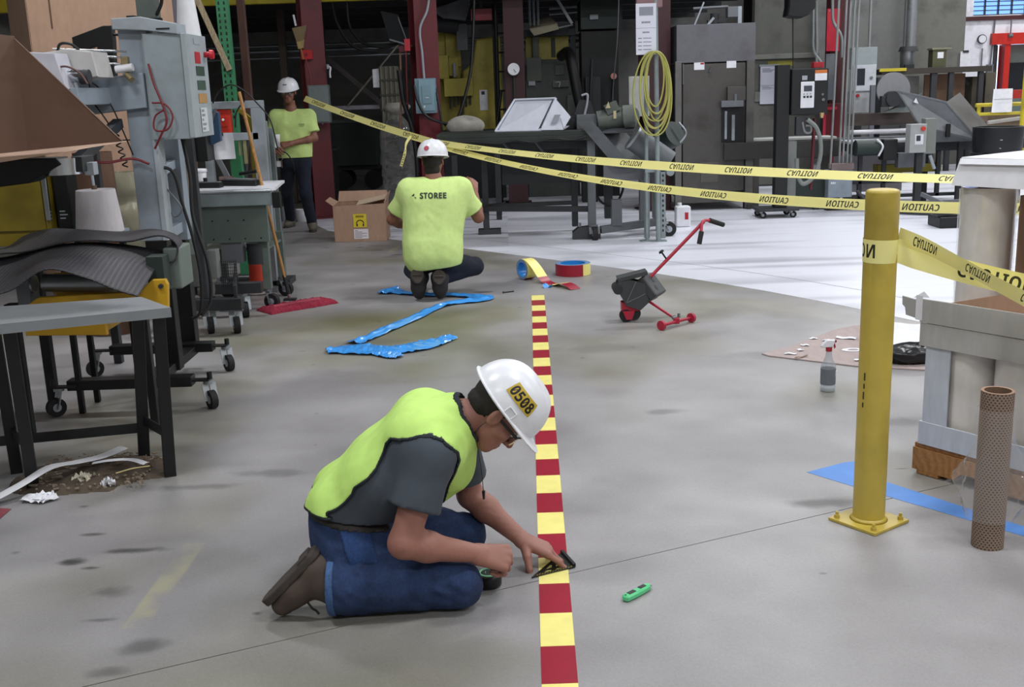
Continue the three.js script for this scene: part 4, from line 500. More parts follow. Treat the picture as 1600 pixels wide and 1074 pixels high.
// ---------- light work table on casters with heat-seal bars ----------
{
  const t = thing('caster_work_table', 'grey work table on casters with a white top and punched apron', 'table', [-2.05, 0, -8.4]), g = mat('#8f9a9c', .45), gg = mat('#67736c', .5);
  add(t, 'top', mat('#ececf2', .3), ext([[-2.37, -8.18], [-1.78, -8.18], [-1.745, -8.22], [-1.82, -8.95], [-2.42, -8.95]], .925, .945, 'xz')); add(t, 'front_rail', g, bx(-2.33, -1.76, .82, .915, -8.19, -8.16, { r: .006 })); add(t, 'edge_tube', M.galv, cyl([-2.35, .925, -8.17], [-1.77, .925, -8.17], .014)); add(t, 'end_block', M.black, bx(-2.40, -2.33, .76, .93, -8.19, -8.13)); add(t, 'end_block', M.black, bx(-1.76, -1.70, .80, .92, -8.19, -8.14)); add(t, 'apron', gg, bx(-2.42, -1.82, .54, .82, -8.24, -8.20));
  for (let i = 0; i < 9; i++) add(t, 'punched_hole', M.black, cyl([-2.36 + (i % 5) * .12, .57 + (i > 4 ? .14 : 0), -8.2], [-2.36 + (i % 5) * .12, .57 + (i > 4 ? .14 : 0), -8.198], .007, .007, 8));
  for (const [x, z] of [[-1.88, -8.3], [-2.36, -8.3], [-1.88, -8.85], [-2.36, -8.85]]) { add(t, 'leg', gg, bx(x - .03, x + .03, .16, .54, z - .03, z + .03)); caster(t, x + .02, .16, z, .06, .3, M.steel); } add(t, 'shelf', gg, bx(-2.38, -1.86, .46, .48, -8.85, -8.3)); add(t, 'motor', M.dgrey, cyl([-1.95, .36, -8.32], [-1.95, .52, -8.32], .075)); add(t, 'cover', M.mgrey, bx(-2.20, -2.04, .38, .56, -8.34, -8.22));
  const b = thing('heat_seal_bar', 'black heat-seal bar lying flat across the white table top', 'sealer', [-2.1, .945, -8.5]); add(b, 'base_bar', M.black, ext([[-2.44, -8.42], [-2.20, -8.36], [-2.19, -8.44], [-2.43, -8.54]], .947, .985, 'xz')); add(b, 'top_plate', M.mgrey, ext([[-2.42, -8.43], [-2.21, -8.375], [-2.20, -8.43], [-2.41, -8.52]], .985, .992, 'xz')); add(b, 'knob', M.black, cyl([-2.33, .99, -8.45], [-2.33, 1.02, -8.45], .016));
  const b2 = thing('heat_seal_press', 'heat-seal press with a slanted arm at the back of the white table', 'sealer', [-2.05, .945, -8.6]); add(b2, 'base_bar', M.black, ext([[-2.24, -8.55], [-1.94, -8.42], [-1.92, -8.50], [-2.2, -8.72]], .947, .99, 'xz')); add(b2, 'top_plate', M.mgrey, ext([[-2.20, -8.55], [-1.96, -8.43], [-1.94, -8.49], [-2.18, -8.68]], .99, 1.0, 'xz')); add(b2, 'hinge', mat('#5a4440', .6), cyl([-2.26, .985, -8.62], [-2.16, .985, -8.62], .032)); add(b2, 'arm', M.mgrey, bar([-2.2, 1.0, -8.64], [-2.32, 1.28, -8.64], .03, .04)); add(b2, 'handle', M.black, cyl([-2.1, 1.03, -8.62], [-1.95, 1.05, -8.56], .014));
  const p = thing('plastic_tub', 'small white plastic tub with a lid on the work table', 'tub', [-2.47, .945, -8.6]); add(p, 'tub_body', M.white, lathe([[0, 0], [.058, 0], [.066, .11], [0, .11]], -2.44, .9455, -8.66, 24)); add(p, 'lid', M.paper, lathe([[0, .135], [.066, .132], [.072, .122], [.072, .108], [.066, .108]], -2.44, .9455, -8.66, 24));
}
{
  const t = thing('machine_pedestal', 'black channel base frame on casters below the work table', 'machine', [-2.2, 0, -7.5]);
  add(t, 'rail', M.dgrey, bx(-2.62, -1.86, .185, .265, -7.42, -7.34)); add(t, 'rail', M.dgrey, bx(-2.62, -1.86, .185, .265, -8.05, -7.97)); add(t, 'side_channel', M.dsteel, bar([-1.90, .30, -7.36], [-2.05, .36, -8.02], .02, .11)); add(t, 'side_channel', M.dsteel, bx(-2.62, -2.58, .20, .28, -8.0, -7.4)); add(t, 'axle_plate', M.steel, bx(-2.02, -1.86, .17, .182, -7.40, -7.36)); for (const [x, z] of [[-1.93, -7.44], [-2.12, -7.46], [-2.6, -7.42], [-2.0, -8.0], [-2.6, -8.0]]) caster(t, x, .18, z, .06, 1.2, M.galv);
  add(t, 'upright', M.dgrey, bx(-2.14, -2.09, .265, 1.40, -7.42, -7.36)); add(t, 'upright', M.greygreen, bx(-2.34, -2.22, .265, 1.35, -7.62, -7.5)); add(t, 'guard_mesh', M.dsteel, ...Array.from({ length: 9 }, (_, i) => bar([-2.05 + i * .014, .30, -7.6], [-2.05 + i * .014, .50, -7.6], .003, .003)), ...Array.from({ length: 9 }, (_, i) => bar([-2.05, .31 + i * .022, -7.6], [-1.93, .31 + i * .022, -7.6], .003, .003))); t.children[t.children.length - 1].userData.kind = 'stuff';
  add(t, 'gear_motor', mat('#6f706c', .5), cyl([-2.2, .33, -7.55], [-2.2, .56, -7.55], .055), cyl([-2.2, .30, -7.55], [-2.1, .30, -7.55], .05)); add(t, 'pump_body', M.greyw, bx(-2.12, -2.05, .38, .58, -7.62, -7.52)); add(t, 'blue_guard', mat('#2d4a66', .45), ext([[-2.115, 1.60], [-2.07, 1.57], [-1.95, 1.52], [-1.95, 1.33], [-2.0, 1.31], [-2.11, 1.265], [-2.125, 1.32], [-2.06, 1.36], [-2.09, 1.45]], -7.60, -7.55, 'xy', .003)); add(t, 'guard_link', M.steel, bar([-1.96, 1.55, -7.54], [-2.04, 1.36, -7.54], .006, .02), cyl([-2.04, 1.36, -7.545], [-2.04, 1.36, -7.53], .016)); add(t, 'head_block', M.black, bx(-2.22, -2.02, 1.2, 1.38, -7.66, -7.44)); add(t, 'guard_bracket', M.dgrey, bar([-2.1, 1.35, -7.5], [-2.1, 1.40, -7.58], .04, .04));
  const s = thing('white_paper_sheet', 'white paper sheet hanging below the blue guard', 'paper', [-1.95, 1.2, -7.62]); add(s, 'paper', M.paper, sheet(8, 8, (u, v) => [-2.04 + u * .16, 1.20 + v * .18, -7.63 + .012 * Math.sin(u * 5 + v * 2)], .001)); add(s, 'clip', M.dgrey, bx(-1.99, -1.95, 1.36, 1.385, -7.64, -7.62));
}
// ---------- grey frame with red box, mop, orange tube ----------
{
  const t = thing('steel_frame_rack', 'light grey steel frame holding the red box near the standing worker', 'frame', [-2.15, 0, -9.1]), g = mat('#8f969c', .45);
  add(t, 'top_rail', g, bx(-2.48, -1.97, 1.53, 1.59, -9.12, -9.04)); add(t, 'mid_rail', g, bx(-2.44, -2.02, 1.275, 1.335, -9.12, -9.04)); add(t, 'post', g, bx(-2.07, -1.97, .001, 1.53, -9.12, -9.04)); add(t, 'post', g, bx(-2.48, -2.42, .001, 1.53, -9.12, -9.04)); add(t, 'panel', mat('#7f8888', .5), bx(-2.09, -1.985, .4, 1.42, -9.26, -9.22)); add(t, 'panel', mat('#6d7676', .5), bx(-2.10, -1.955, .0015, 1.36, -9.34, -9.30)); add(t, 'yellow_brace', M.yellow3, bar([-2.2, 1.52, -9.2], [-2.11, 1.44, -9.18], .02, .035), bx(-2.13, -2.09, .6, 1.45, -9.2, -9.17)); add(t, 'white_strut', M.white, bar([-2.41, 1.60, -9.0], [-2.50, 1.78, -9.0], .02, .035)); add(t, 'cable_arch', M.cable, tube([[-2.36, 1.58, -9.0], [-2.30, 1.67, -9.0], [-2.2, 1.72, -8.98], [-2.1, 1.68, -8.95], [-2.0, 1.58, -8.95], [-1.9, 1.44, -8.95], [-1.86, 1.2, -8.98]], .006)); add(t, 'cable', M.cable, tube([[-2.1, 1.6, -9.02], [-2.18, 1.5, -9.02], [-2.2, 1.38, -9.02]], .006)); add(t, 'hanging_fitting', mat('#83805a', .6), bx(-2.16, -2.13, 1.08, 1.28, -9.08, -9.05), bx(-2.20, -2.18, 1.15, 1.28, -9.08, -9.06)); add(t, 'base_tray', M.dgrey, bx(-2.5, -1.86, .05, .10, -9.3, -9.04));  // yellow brace is olive: its shade is put into the colour
  const r = thing('red_switch_box', 'bright red switch box mounted on the grey frame rail', 'switch box', [-2.3, 1.336, -9.1]); add(r, 'housing', mat('#d23a2a', .4), bx(-2.355, -2.245, 1.337, 1.528, -9.14, -9.06, { r: .006 })); add(r, 'switch', mat('#b52f22', .35), bx(-2.33, -2.27, 1.39, 1.47, -9.06, -9.045)); add(r, 'indicator', M.white, cyl([-2.30, 1.445, -9.045], [-2.30, 1.445, -9.038], .010)); add(r, 'screw', M.dgrey, cyl([-2.345, 1.50, -9.06], [-2.345, 1.50, -9.056], .006, .006, 8));
  const o = thing('traffic_tube', 'orange tube post standing on the floor under the work table', 'post', [-2.15, 0, -9.05]); add(o, 'tube', mat('#e2452e', .5), lathe([[.062, .02], [.048, .36], [.044, .365], [0, .366]], -2.13, 0, -8.98, 28)); add(o, 'foot', mat('#c9c0b8', .6), lathe([[0, .001], [.085, .001], [.085, .018], [.06, .022], [0, .022]], -2.13, 0, -8.98, 28));
  const m = thing('dust_mop', 'dust mop with a wooden handle and a flat red head', 'mop', [-1.72, 0, -8.4]); add(m, 'handle', mat('#c08f55', .55, 0, { map: T_WOOD }), cyl([-1.765, .13, -8.45], [-2.02, 1.66, -8.5], .013)); add(m, 'socket', M.rubber, cyl([-1.757, .085, -8.448], [-1.785, .24, -8.456], .018, .015)); add(m, 'swivel', M.chrome, cyl([-1.757, .04, -8.448], [-1.757, .09, -8.448], .012)); add(m, 'clip', M.rubber, bx(-1.80, -1.70, .035, .05, -8.48, -8.42));
  const fr = rr; add(m, 'mop_head', mat('#8e1f38', .95, 0, { map: T_FIBRE }), grid(90, 26, (u, v) => { const a = [-1.895, -8.14], b = [-1.44, -8.52], c = [a[0] + (b[0] - a[0]) * u, a[1] + (b[1] - a[1]) * u], w = (v - .5) * .24 * (1 + .25 * n3(u * 40, v * 2, 2)), e = Math.min(1, Math.min(v, 1 - v) * 7, Math.min(u, 1 - u) * 12); return [c[0] + w * .64 + .012 * n3(u * 60, v * 30, 7), .002 + .034 * Math.sqrt(Math.max(0, e)) * (1 + .8 * n3(u * 70, v * 40, 5)), c[1] + w * .77]; })); add(m, 'mop_pad', mat('#a83e52', .9, 0, { map: T_FIBRE }), ext([[-1.84, -8.24], [-1.82, -8.16], [-1.50, -8.42], [-1.53, -8.50]], .034, .042, 'xz'));
}
// ---------- sweepings and paper scraps below the stand ----------
{
  const d = thing('floor_sweepings', 'pile of brown sweepings and dust under the steel stand', 'debris', [-1.8, 0, -4.5]); d.userData.kind = 'stuff';
  add(d, 'dust_pile', mat('#55493d', .95), grid(70, 40, (u, v) => { const x = -2.2 + u * .68, z = -4.82 + v * .52, e = Math.max(0, 1 - Math.hypot((u - .5) * 2.05, (v - .5 - (u - .5) * -.25) * 2.1) + .55 * n3(u * 9, v * 7, 4)); return [x, .0015 + (e > 0 ? .045 * Math.sqrt(e) * (.45 + 1.1 * Math.max(0, n3(x * 30, z * 30, 1) + .35)) : -.004), z]; }));
  const gs = []; for (let i = 0; i < 240; i++) { const x = rr(-2.12, -1.6), z = rr(-4.78, -4.32), s = rr(.004, .012); gs.push(cb(x, .02 + s * .4, z, s, s * .6, s * rr(.8, 2.5), { r: 0, ry: rr(0, 3) })); } add(d, 'chips', mat('#8a7d6c', .9), ...gs); const tw = []; for (let i = 0; i < 26; i++) { const x = rr(-2.05, -1.62), z = rr(-4.72, -4.4), a = rr(0, 3), l = rr(.02, .06); tw.push(bar([x, .035, z], [x + l * Math.cos(a), rr(.025, .05), z + l * Math.sin(a)], .004, .003)); } add(d, 'splinters', mat('#6b5440', .9), ...tw);
  const strip = (name, label, pts, w, m) => { const t = thing(name, label, 'scrap', [pts[0][0], 0, pts[0][2]]), cv = new THREE.CatmullRomCurve3(pts.map(A)); add(t, 'strip', m, sheet(24, 3, (u, v) => { const p = cv.getPoint(u), tg = cv.getTangent(u); return [p.x - tg.z * (v - .5) * w, p.y + .004 * Math.sin(v * 3), p.z + tg.x * (v - .5) * w]; }, .0012)); };
  strip('plastic_strip', 'long white plastic strip curling out of the sweepings', [[-2.35, .012, -4.12], [-2.2, .02, -4.18], [-2.08, .06, -4.28], [-1.99, .10, -4.38], [-1.92, .085, -4.48], [-1.84, .075, -4.58], [-1.78, .08, -4.68]], .065, M.white);
  strip('paper_strip', 'white paper strip lying across the top of the sweepings', [[-1.86, .065, -4.52], [-1.78, .075, -4.52], [-1.70, .068, -4.54], [-1.62, .06, -4.50]], .035, M.paper);
  strip('straw', 'thin yellowish straw on the edge of the sweepings', [[-1.72, .055, -4.40], [-1.66, .06, -4.44], [-1.6, .055, -4.48]], .008, mat('#b9a774', .7));
  const cl = (label, x, z, w, h, m, sd) => { const t = thing('paper_crumple', label, 'scrap', [x, 0, z]); for (let k = 0; k < 3; k++) { const b = sd + k * 2.1; add(t, 'paper_fold', m, sheet(9, 7, (u, v) => { const q = (u - .5) * 2 * w, r = (v - .5) * 1.5 * w; return [x + q * Math.cos(b) - r * Math.sin(b) + (k - 1) * w * .5, Math.max(.002, h * .7 + h * 2.6 * n3(u * 7 + b, v * 7, sd + k)), z + q * Math.sin(b) + r * Math.cos(b)]; }, .001)); } };
  cl('crumpled white paper in front of the stand leg', -1.99, -4.26, .05, .016, M.paper, 3); cl('cream paper lump on the dark sweepings', -1.86, -4.44, .04, .035, mat('#c9c2ae', .8), 5); cl('small white wad near the middle of the sweepings', -1.75, -4.38, .02, .03, M.paper, 8);
  const fl = thing('red_foil_scrap', 'pinkish red foil scrap at the edge of the floor', 'scrap', [-2.2, 0, -4.1]); add(fl, 'foil', mat('#8c4a52', .4), sheet(8, 6, (u, v) => [-2.35 + u * .28, .003 + .03 * (1 - u) * (1 - v), -4.16 + v * .16], .001));
}
// ================= background, left to centre =================
function simple(name, label, cat, pos, parts, group) { const t = thing(name, label, cat, pos, group); for (const [n, m, ...g] of parts) add(t, n, m, ...g); return t; }
{ // pallet rack
  const t = thing('pallet_rack', 'green perforated pallet rack upright with a wooden brace', 'rack', [-2.47, 0, -10.2]);
  add(t, 'upright', M.green, bx(-2.515, -2.415, .001, 4.0, -10.02, -10.0, { r: .002 }), bx(-2.515, -2.505, .001, 4.0, -10.09, -10.02, { r: .001 }), bx(-2.425, -2.415, .001, 4.0, -10.09, -10.02, { r: .001 }));
  for (let i = 0; i < 26; i++) for (const s of [-1, 1]) add(t, 'punched_slot', M.black, ext([[-.009, -.014], [.009, -.014], [.006, .014], [-.006, .014]], -10.0, -9.999).translate(-2.465 + s * .024, 1.45 + i * .052, 0));
  add(t, 'rear_upright', mat('#4a2f26', .6), bx(-2.56, -2.49, .001, 4.0, -11.05, -10.97)); add(t, 'brace', mat('#a59a82', .7, 0, { map: T_WOOD }), bar([-2.72, 2.62, -9.98], [-2.44, 1.86, -9.98], .02, .05)); add(t, 'cross_brace', M.dgrey, bar([-2.47, .4, -10.05], [-2.52, 1.5, -11.0], .02, .03)); add(t, 'foot_plate', M.dgrey, bx(-2.54, -2.39, .001, .008, -10.12, -9.97)); add(t, 'beam', M.dgrey, bx(-5.5, -2.53, 2.75, 2.88, -10.06, -10.0)); add(t, 'upright', M.green, bx(-5.55, -5.45, .001, 4.0, -10.09, -10.0));
}
{ // dark store area under the mezzanine
  const b = M.dgrey;
  simple('storage_post', 'thin brown post in the dark storage area', 'post', [-3.3, 0, -17], [['post', mat('#4a4038', .7), bx(-3.37, -3.27, .001, 3.0, -17.05, -16.95)], ['foot', b, bx(-3.42, -3.22, .001, .012, -17.1, -16.9)]]);
  simple('cross_brace_frame', 'dark diagonal bracing between the two red columns', 'frame', [-2, 0, -16.2], [['brace', mat('#3d3735', .7), bar([-2.55, 2.15, -16.2], [-1.3, 1.05, -16.2], .02, .07)], ['tension_rod', mat('#8b857a', .5, .4), cyl([-2.25, 1.45, -15.9], [-1.45, 2.30, -15.9], .014)], ['post', b, bx(-2.62, -2.55, .001, 2.84, -16.24, -16.16)], ['post', b, bx(-1.3, -1.23, .001, 2.84, -16.24, -16.16)], ['shelf_rail', mat('#8d8a92', .5), bx(-2.55, -1.82, 1.40, 1.46, -16.3, -16.24)]]);
  simple('hose_bundle', 'black hoses drooping between the red columns', 'hose', [-1.9, 1.9, -15.2], [['hose', M.cable, tube([[-2.3, 2.84, -15.45], [-2.22, 2.55, -15.3], [-2.0, 2.25, -15.2], [-1.7, 2.18, -15.15], [-1.45, 2.25, -15.1], [-1.25, 2.3, -15.0]], .022)], ['hose', M.cable, tube([[-2.1, 2.84, -15.45], [-2.05, 2.5, -15.3], [-1.88, 2.3, -15.2], [-1.7, 2.24, -15.15], [-1.5, 2.22, -15.12]], .02)]]);
  simple('tilted_duct', 'dark tilted duct panel fixed beside the red column', 'duct', [-1.35, 2.2, -14.75], [['panel', b, plate([[-1.56, 2.66, -14.7], [-1.34, 2.60, -14.6], [-1.24, 2.26, -14.6], [-1.46, 2.26, -14.7]], .03)], ['stay', M.lgrey, bar([-1.46, 2.3, -14.66], [-1.16, 2.2, -14.5], .01, .02)], ['rope', M.lgrey, cyl([-1.34, 2.6, -14.62], [-1.2, 2.2, -14.5], .006)]]);
  simple('crate_stack', 'stack of grey slatted plastic crates in the dark corner', 'crates', [-1.6, 0, -15.4], [['crate_wall', mat('#6b685c', .7), bx(-1.70, -1.45, .9, 1.98, -15.6, -15.4)], ...Array.from({ length: 5 }, (_, i) => ['slat', mat('#4d4b43', .7), bx(-1.71, -1.44, .98 + i * .2, 1.01 + i * .2, -15.4, -15.38)]), ...Array.from({ length: 4 }, (_, i) => ['rib', mat('#7d7a6c', .7), bx(-1.69 + i * .065, -1.67 + i * .065, .9, 1.98, -15.4, -15.385)]), ['white_wrap', M.white, bx(-1.80, -1.71, 1.70, 1.95, -15.5, -15.42)], ['stand', b, bx(-1.68, -1.47, .001, .9, -15.58, -15.42)]]);
  const d = thing('waste_cart', 'dark green tipping waste cart on wheels in the shadows', 'cart', [-2.6, 0, -19.2]);
  add(d, 'tub', M.darkgreen, ext([[-3.10, 1.18], [-2.18, 1.18], [-2.22, .42], [-2.9, .42], [-3.06, .7]], -19.6, -18.9, 'xy', .01)); add(d, 'rim', mat('#4d5a55', .5), bx(-3.12, -2.16, 1.15, 1.2, -18.9, -18.86)); add(d, 'chassis', M.black, bx(-2.95, -2.2, .34, .42, -19.5, -19.0)); for (const x of [-2.85, -2.3]) add(d, 'wheel', M.rubber, cyl([x, .17, -18.95], [x, .17, -19.03], .165, .165, 22)); for (const x of [-2.85, -2.3]) add(d, 'wheel', M.rubber, cyl([x, .17, -19.5], [x, .17, -19.58], .165, .165, 22));
  simple('trash_bin', 'black square trash bin behind the red column', 'bin', [-2.75, 0, -16.8], [['bin_body', M.black, ext([[-2.95, .8], [-2.58, .8], [-2.62, .001], [-2.91, .001]], -17.0, -16.6, 'xy', .01)], ['lid', M.dgrey, bx(-2.97, -2.56, .8, .84, -17.02, -16.58)], ['notice', M.paper, bx(-2.86, -2.72, .85, .99, -16.62, -16.61)]]);
  simple('floor_beam', 'dark timber lying on the floor behind the open carton', 'timber', [-2.0, 0, -17.3], [['timber', M.dgrey, bar([-2.35, .05, -17.2], [-1.75, .05, -17.5], .12, .09)]]);
  const rb = thing('paper_litter', 'scattered paper bits on the floor behind the open carton', 'litter', [-2.2, 0, -16.4]); rb.userData.kind = 'stuff'; add(rb, 'bits', M.cardgrey, ...Array.from({ length: 40 }, () => cb(rr(-2.5, -1.6), .006, rr(-17, -15.8), rr(.02, .08), .01, rr(.02, .05), { r: 0, ry: rr(0, 3) })));
  simple('white_bucket', 'small white bucket on the floor by the standing worker', 'bucket', [-2.75, 0, -14.4], [['bucket_body', M.paper, lathe([[0, .001], [.07, .001], [.085, .16], [.08, .16]], -2.72, 0, -14.35, 20)], ['rim', M.white, lathe([[.085, .15], [.09, .155], [.085, .162]], -2.72, 0, -14.35, 20)]]);
  simple('paint_can', 'pale grey can on the floor behind the standing worker', 'can', [-2.95, 0, -14.5], [['can_body', M.lgrey, lathe([[0, .001], [.07, .001], [.07, .2], [0, .2]], -2.95, 0, -14.5, 20)], ['lid', M.steel, lathe([[0, .205], [.065, .205], [.073, .2]], -2.95, 0, -14.5, 20)]]);
}
{ // fittings on the first red column
  simple('electrical_box', 'plain grey electrical box on the red column behind the standing worker', 'switch box', [-2.4, 1.27, -14.35], [['housing', mat('#6f7878', .45), bx(-2.53, -2.26, 1.27, 1.75, -14.50, -14.36, { r: .006 })], ['cover', mat('#7a8383', .45), bx(-2.515, -2.275, 1.285, 1.735, -14.36, -14.35, { r: .004 })], ['knockout', M.lgrey, bx(-2.38, -2.36, 1.25, 1.27, -14.42, -14.40)]]);
  simple('alarm_box', 'small red alarm box on the column beside the hand brush', 'alarm', [-2.53, 2.08, -14.45], [['housing', mat('#c92a33', .4), bx(-2.605, -2.46, 2.08, 2.2, -14.56, -14.48, { r: .005 })], ['button', mat('#8c151d', .4), cyl([-2.53, 2.14, -14.48], [-2.53, 2.14, -14.47], .02)], ['cord', M.redcable, tube([[-2.54, 2.08, -14.47], [-2.50, 1.9, -14.45], [-2.49, 1.72, -14.44], [-2.49, 1.55, -14.42]], .008)]]);
  simple('hand_brush', 'tan hand brush hanging upside down on the red column', 'brush', [-2.58, 2.2, -14.5], [['bristles', mat('#8d7a58', .9, 0, { map: T_FIBRE }), ext([[-2.68, 2.47], [-2.50, 2.50], [-2.55, 2.32], [-2.63, 2.30]], -14.50, -14.42)], ['ferrule', mat('#b39a63', .6), ext([[-2.64, 2.32], [-2.54, 2.33], [-2.56, 2.22], [-2.62, 2.21]], -14.49, -14.43)], ['handle', M.wood, bar([-2.59, 2.22, -14.46], [-2.57, 2.08, -14.47], .02, .03)], ['white_stick', M.paper, bar([-2.66, 2.64, -14.5], [-2.64, 2.5, -14.5], .02, .045)]]);
  simple('wall_hook', 'white hook fixed to the edge of the red column', 'hook', [-2.3, 1.85, -14.6], [['hook', M.paper, tube([[-2.27, 1.98, -14.55], [-2.24, 1.97, -14.53], [-2.25, 1.9, -14.53], [-2.25, 1.84, -14.53]], .012)], ['plate', M.lgrey, bx(-2.29, -2.26, 1.95, 2.01, -14.58, -14.54)]]);
}
{ // open carton and clear bag
  const c = thing('open_carton', 'open cardboard carton with a yellow sticker on its front', 'carton', [-1.65, 0, -12.1]);
  const f = (n, ...p) => add(c, n, M.card, plate(p, .006));
  f('front_panel', [-1.95, .001, -12.14], [-1.37, .001, -12.10], [-1.37, .42, -12.10], [-1.95, .40, -12.14]); f('back_panel', [-1.37, .001, -12.5], [-1.95, .001, -12.54], [-1.95, .41, -12.54], [-1.37, .42, -12.5]); f('side_panel', [-1.95, .001, -12.54], [-1.95, .001, -12.14], [-1.95, .40, -12.14], [-1.95, .41, -12.54]); f('side_panel', [-1.37, .001, -12.10], [-1.37, .001, -12.5], [-1.37, .42, -12.5], [-1.37, .42, -12.10]); f('bottom_panel', [-1.95, .003, -12.54], [-1.37, .003, -12.5], [-1.37, .003, -12.1], [-1.95, .003, -12.14]);
  f('back_flap', [-1.95, .41, -12.54], [-1.37, .42, -12.5], [-1.39, .52, -12.62], [-1.95, .52, -12.66]); f('side_flap', [-1.95, .40, -12.14], [-1.95, .41, -12.54], [-2.04, .47, -12.5], [-2.04, .46, -12.18]); f('side_flap', [-1.37, .42, -12.5], [-1.37, .42, -12.1], [-1.33, .53, -12.15], [-1.33, .53, -12.45]);
  const st = canvasTex(128, 128, (x) => { x.fillStyle = '#d9c233'; x.fillRect(0, 0, 128, 128); x.fillStyle = '#2a2412'; for (let k = 0; k < 6; k++) x.fillRect(26 + k * 13, 14, 8, 20); x.lineWidth = 9; x.beginPath(); x.arc(64, 96, 36, 3.3, 6.1); x.stroke(); x.fillRect(26, 92, 14, 26); x.fillRect(88, 92, 14, 26); });
  const pl = new THREE.PlaneGeometry(.15, .15); pl.rotateY(-.07); pl.translate(-1.655, .235, -12.108); add(c, 'yellow_sticker', mat('#fff', .6, 0, { map: st }), pl, 'uv');
  const st2 = canvasTex(128, 64, (x) => { x.fillStyle = '#ded9dc'; x.fillRect(0, 0, 128, 64); x.fillStyle = '#8d7f86'; for (let i = 0; i < 6; i++) x.fillRect(8, 8 + i * 9, 30 + (i * 37) % 75, 4); }); const p2 = new THREE.PlaneGeometry(.165, .11); p2.rotateY(-.07); p2.translate(-1.65, .085, -12.108); add(c, 'shipping_label', mat('#fff', .6, 0, { map: st2 }), p2, 'uv');
  add(c, 'packing_sheet', mat('#d8bfa6', .8), sheet(8, 4, (u, v) => [-1.7 + u * .32, .40 + .06 * u + .03 * v, -12.2 - v * .25], .003));
  const b = thing('clear_bag_stack', 'tall crinkled clear plastic bag of parts beside the squatting worker', 'bag', [-1.45, 0, -15.0]);
  add(b, 'contents', mat('#4a4b46', .3, .4), ...Array.from({ length: 26 }, (_, i) => cb(-1.47 + .09 * Math.sin(i * 2.4), .22 + i * .04, -15.0 + .07 * Math.cos(i * 2.4), .16, .05, .12, { ry: i * 1.3, rz: .3 * Math.sin(i * 1.7), r: .01 }))); b.children[0].userData.kind = 'stuff';
  add(b, 'film', mat('#f2f2f0', .06, 0, { map: null, transmission: .86, thickness: 0 }), grid(44, 50, (u, v) => { const a = u * 6.2832, y = .15 + v * 1.2, k = Math.min(1, (1 - v) * 4 + .25) * (1 + .22 * n3(a * 4, y * 16, 2) + .16 * n3(a * 11, y * 44, 6)); return [-1.47 + .23 * k * Math.cos(a), y + .02 * n3(a * 6, y * 4, 7), -15.0 + .2 * k * Math.sin(a)]; })); add(b, 'tie_head', mat('#b0aea6', .3), grid(20, 10, (u, v) => { const a = u * 6.2832, r = .06 + .12 * Math.sin(v * 2.6) * (1 + .3 * n3(a * 4, v * 4, 3)); return [-1.45 + r * Math.cos(a), 1.33 + v * .16, -15.0 + r * .7 * Math.sin(a)]; })); add(b, 'wood_base', M.wood, bx(-1.7, -1.22, .001, .15, -15.2, -14.8)); add(b, 'sheet_label', M.mgrey, bx(-1.42, -1.28, .85, 1.02, -14.78, -14.77));
}
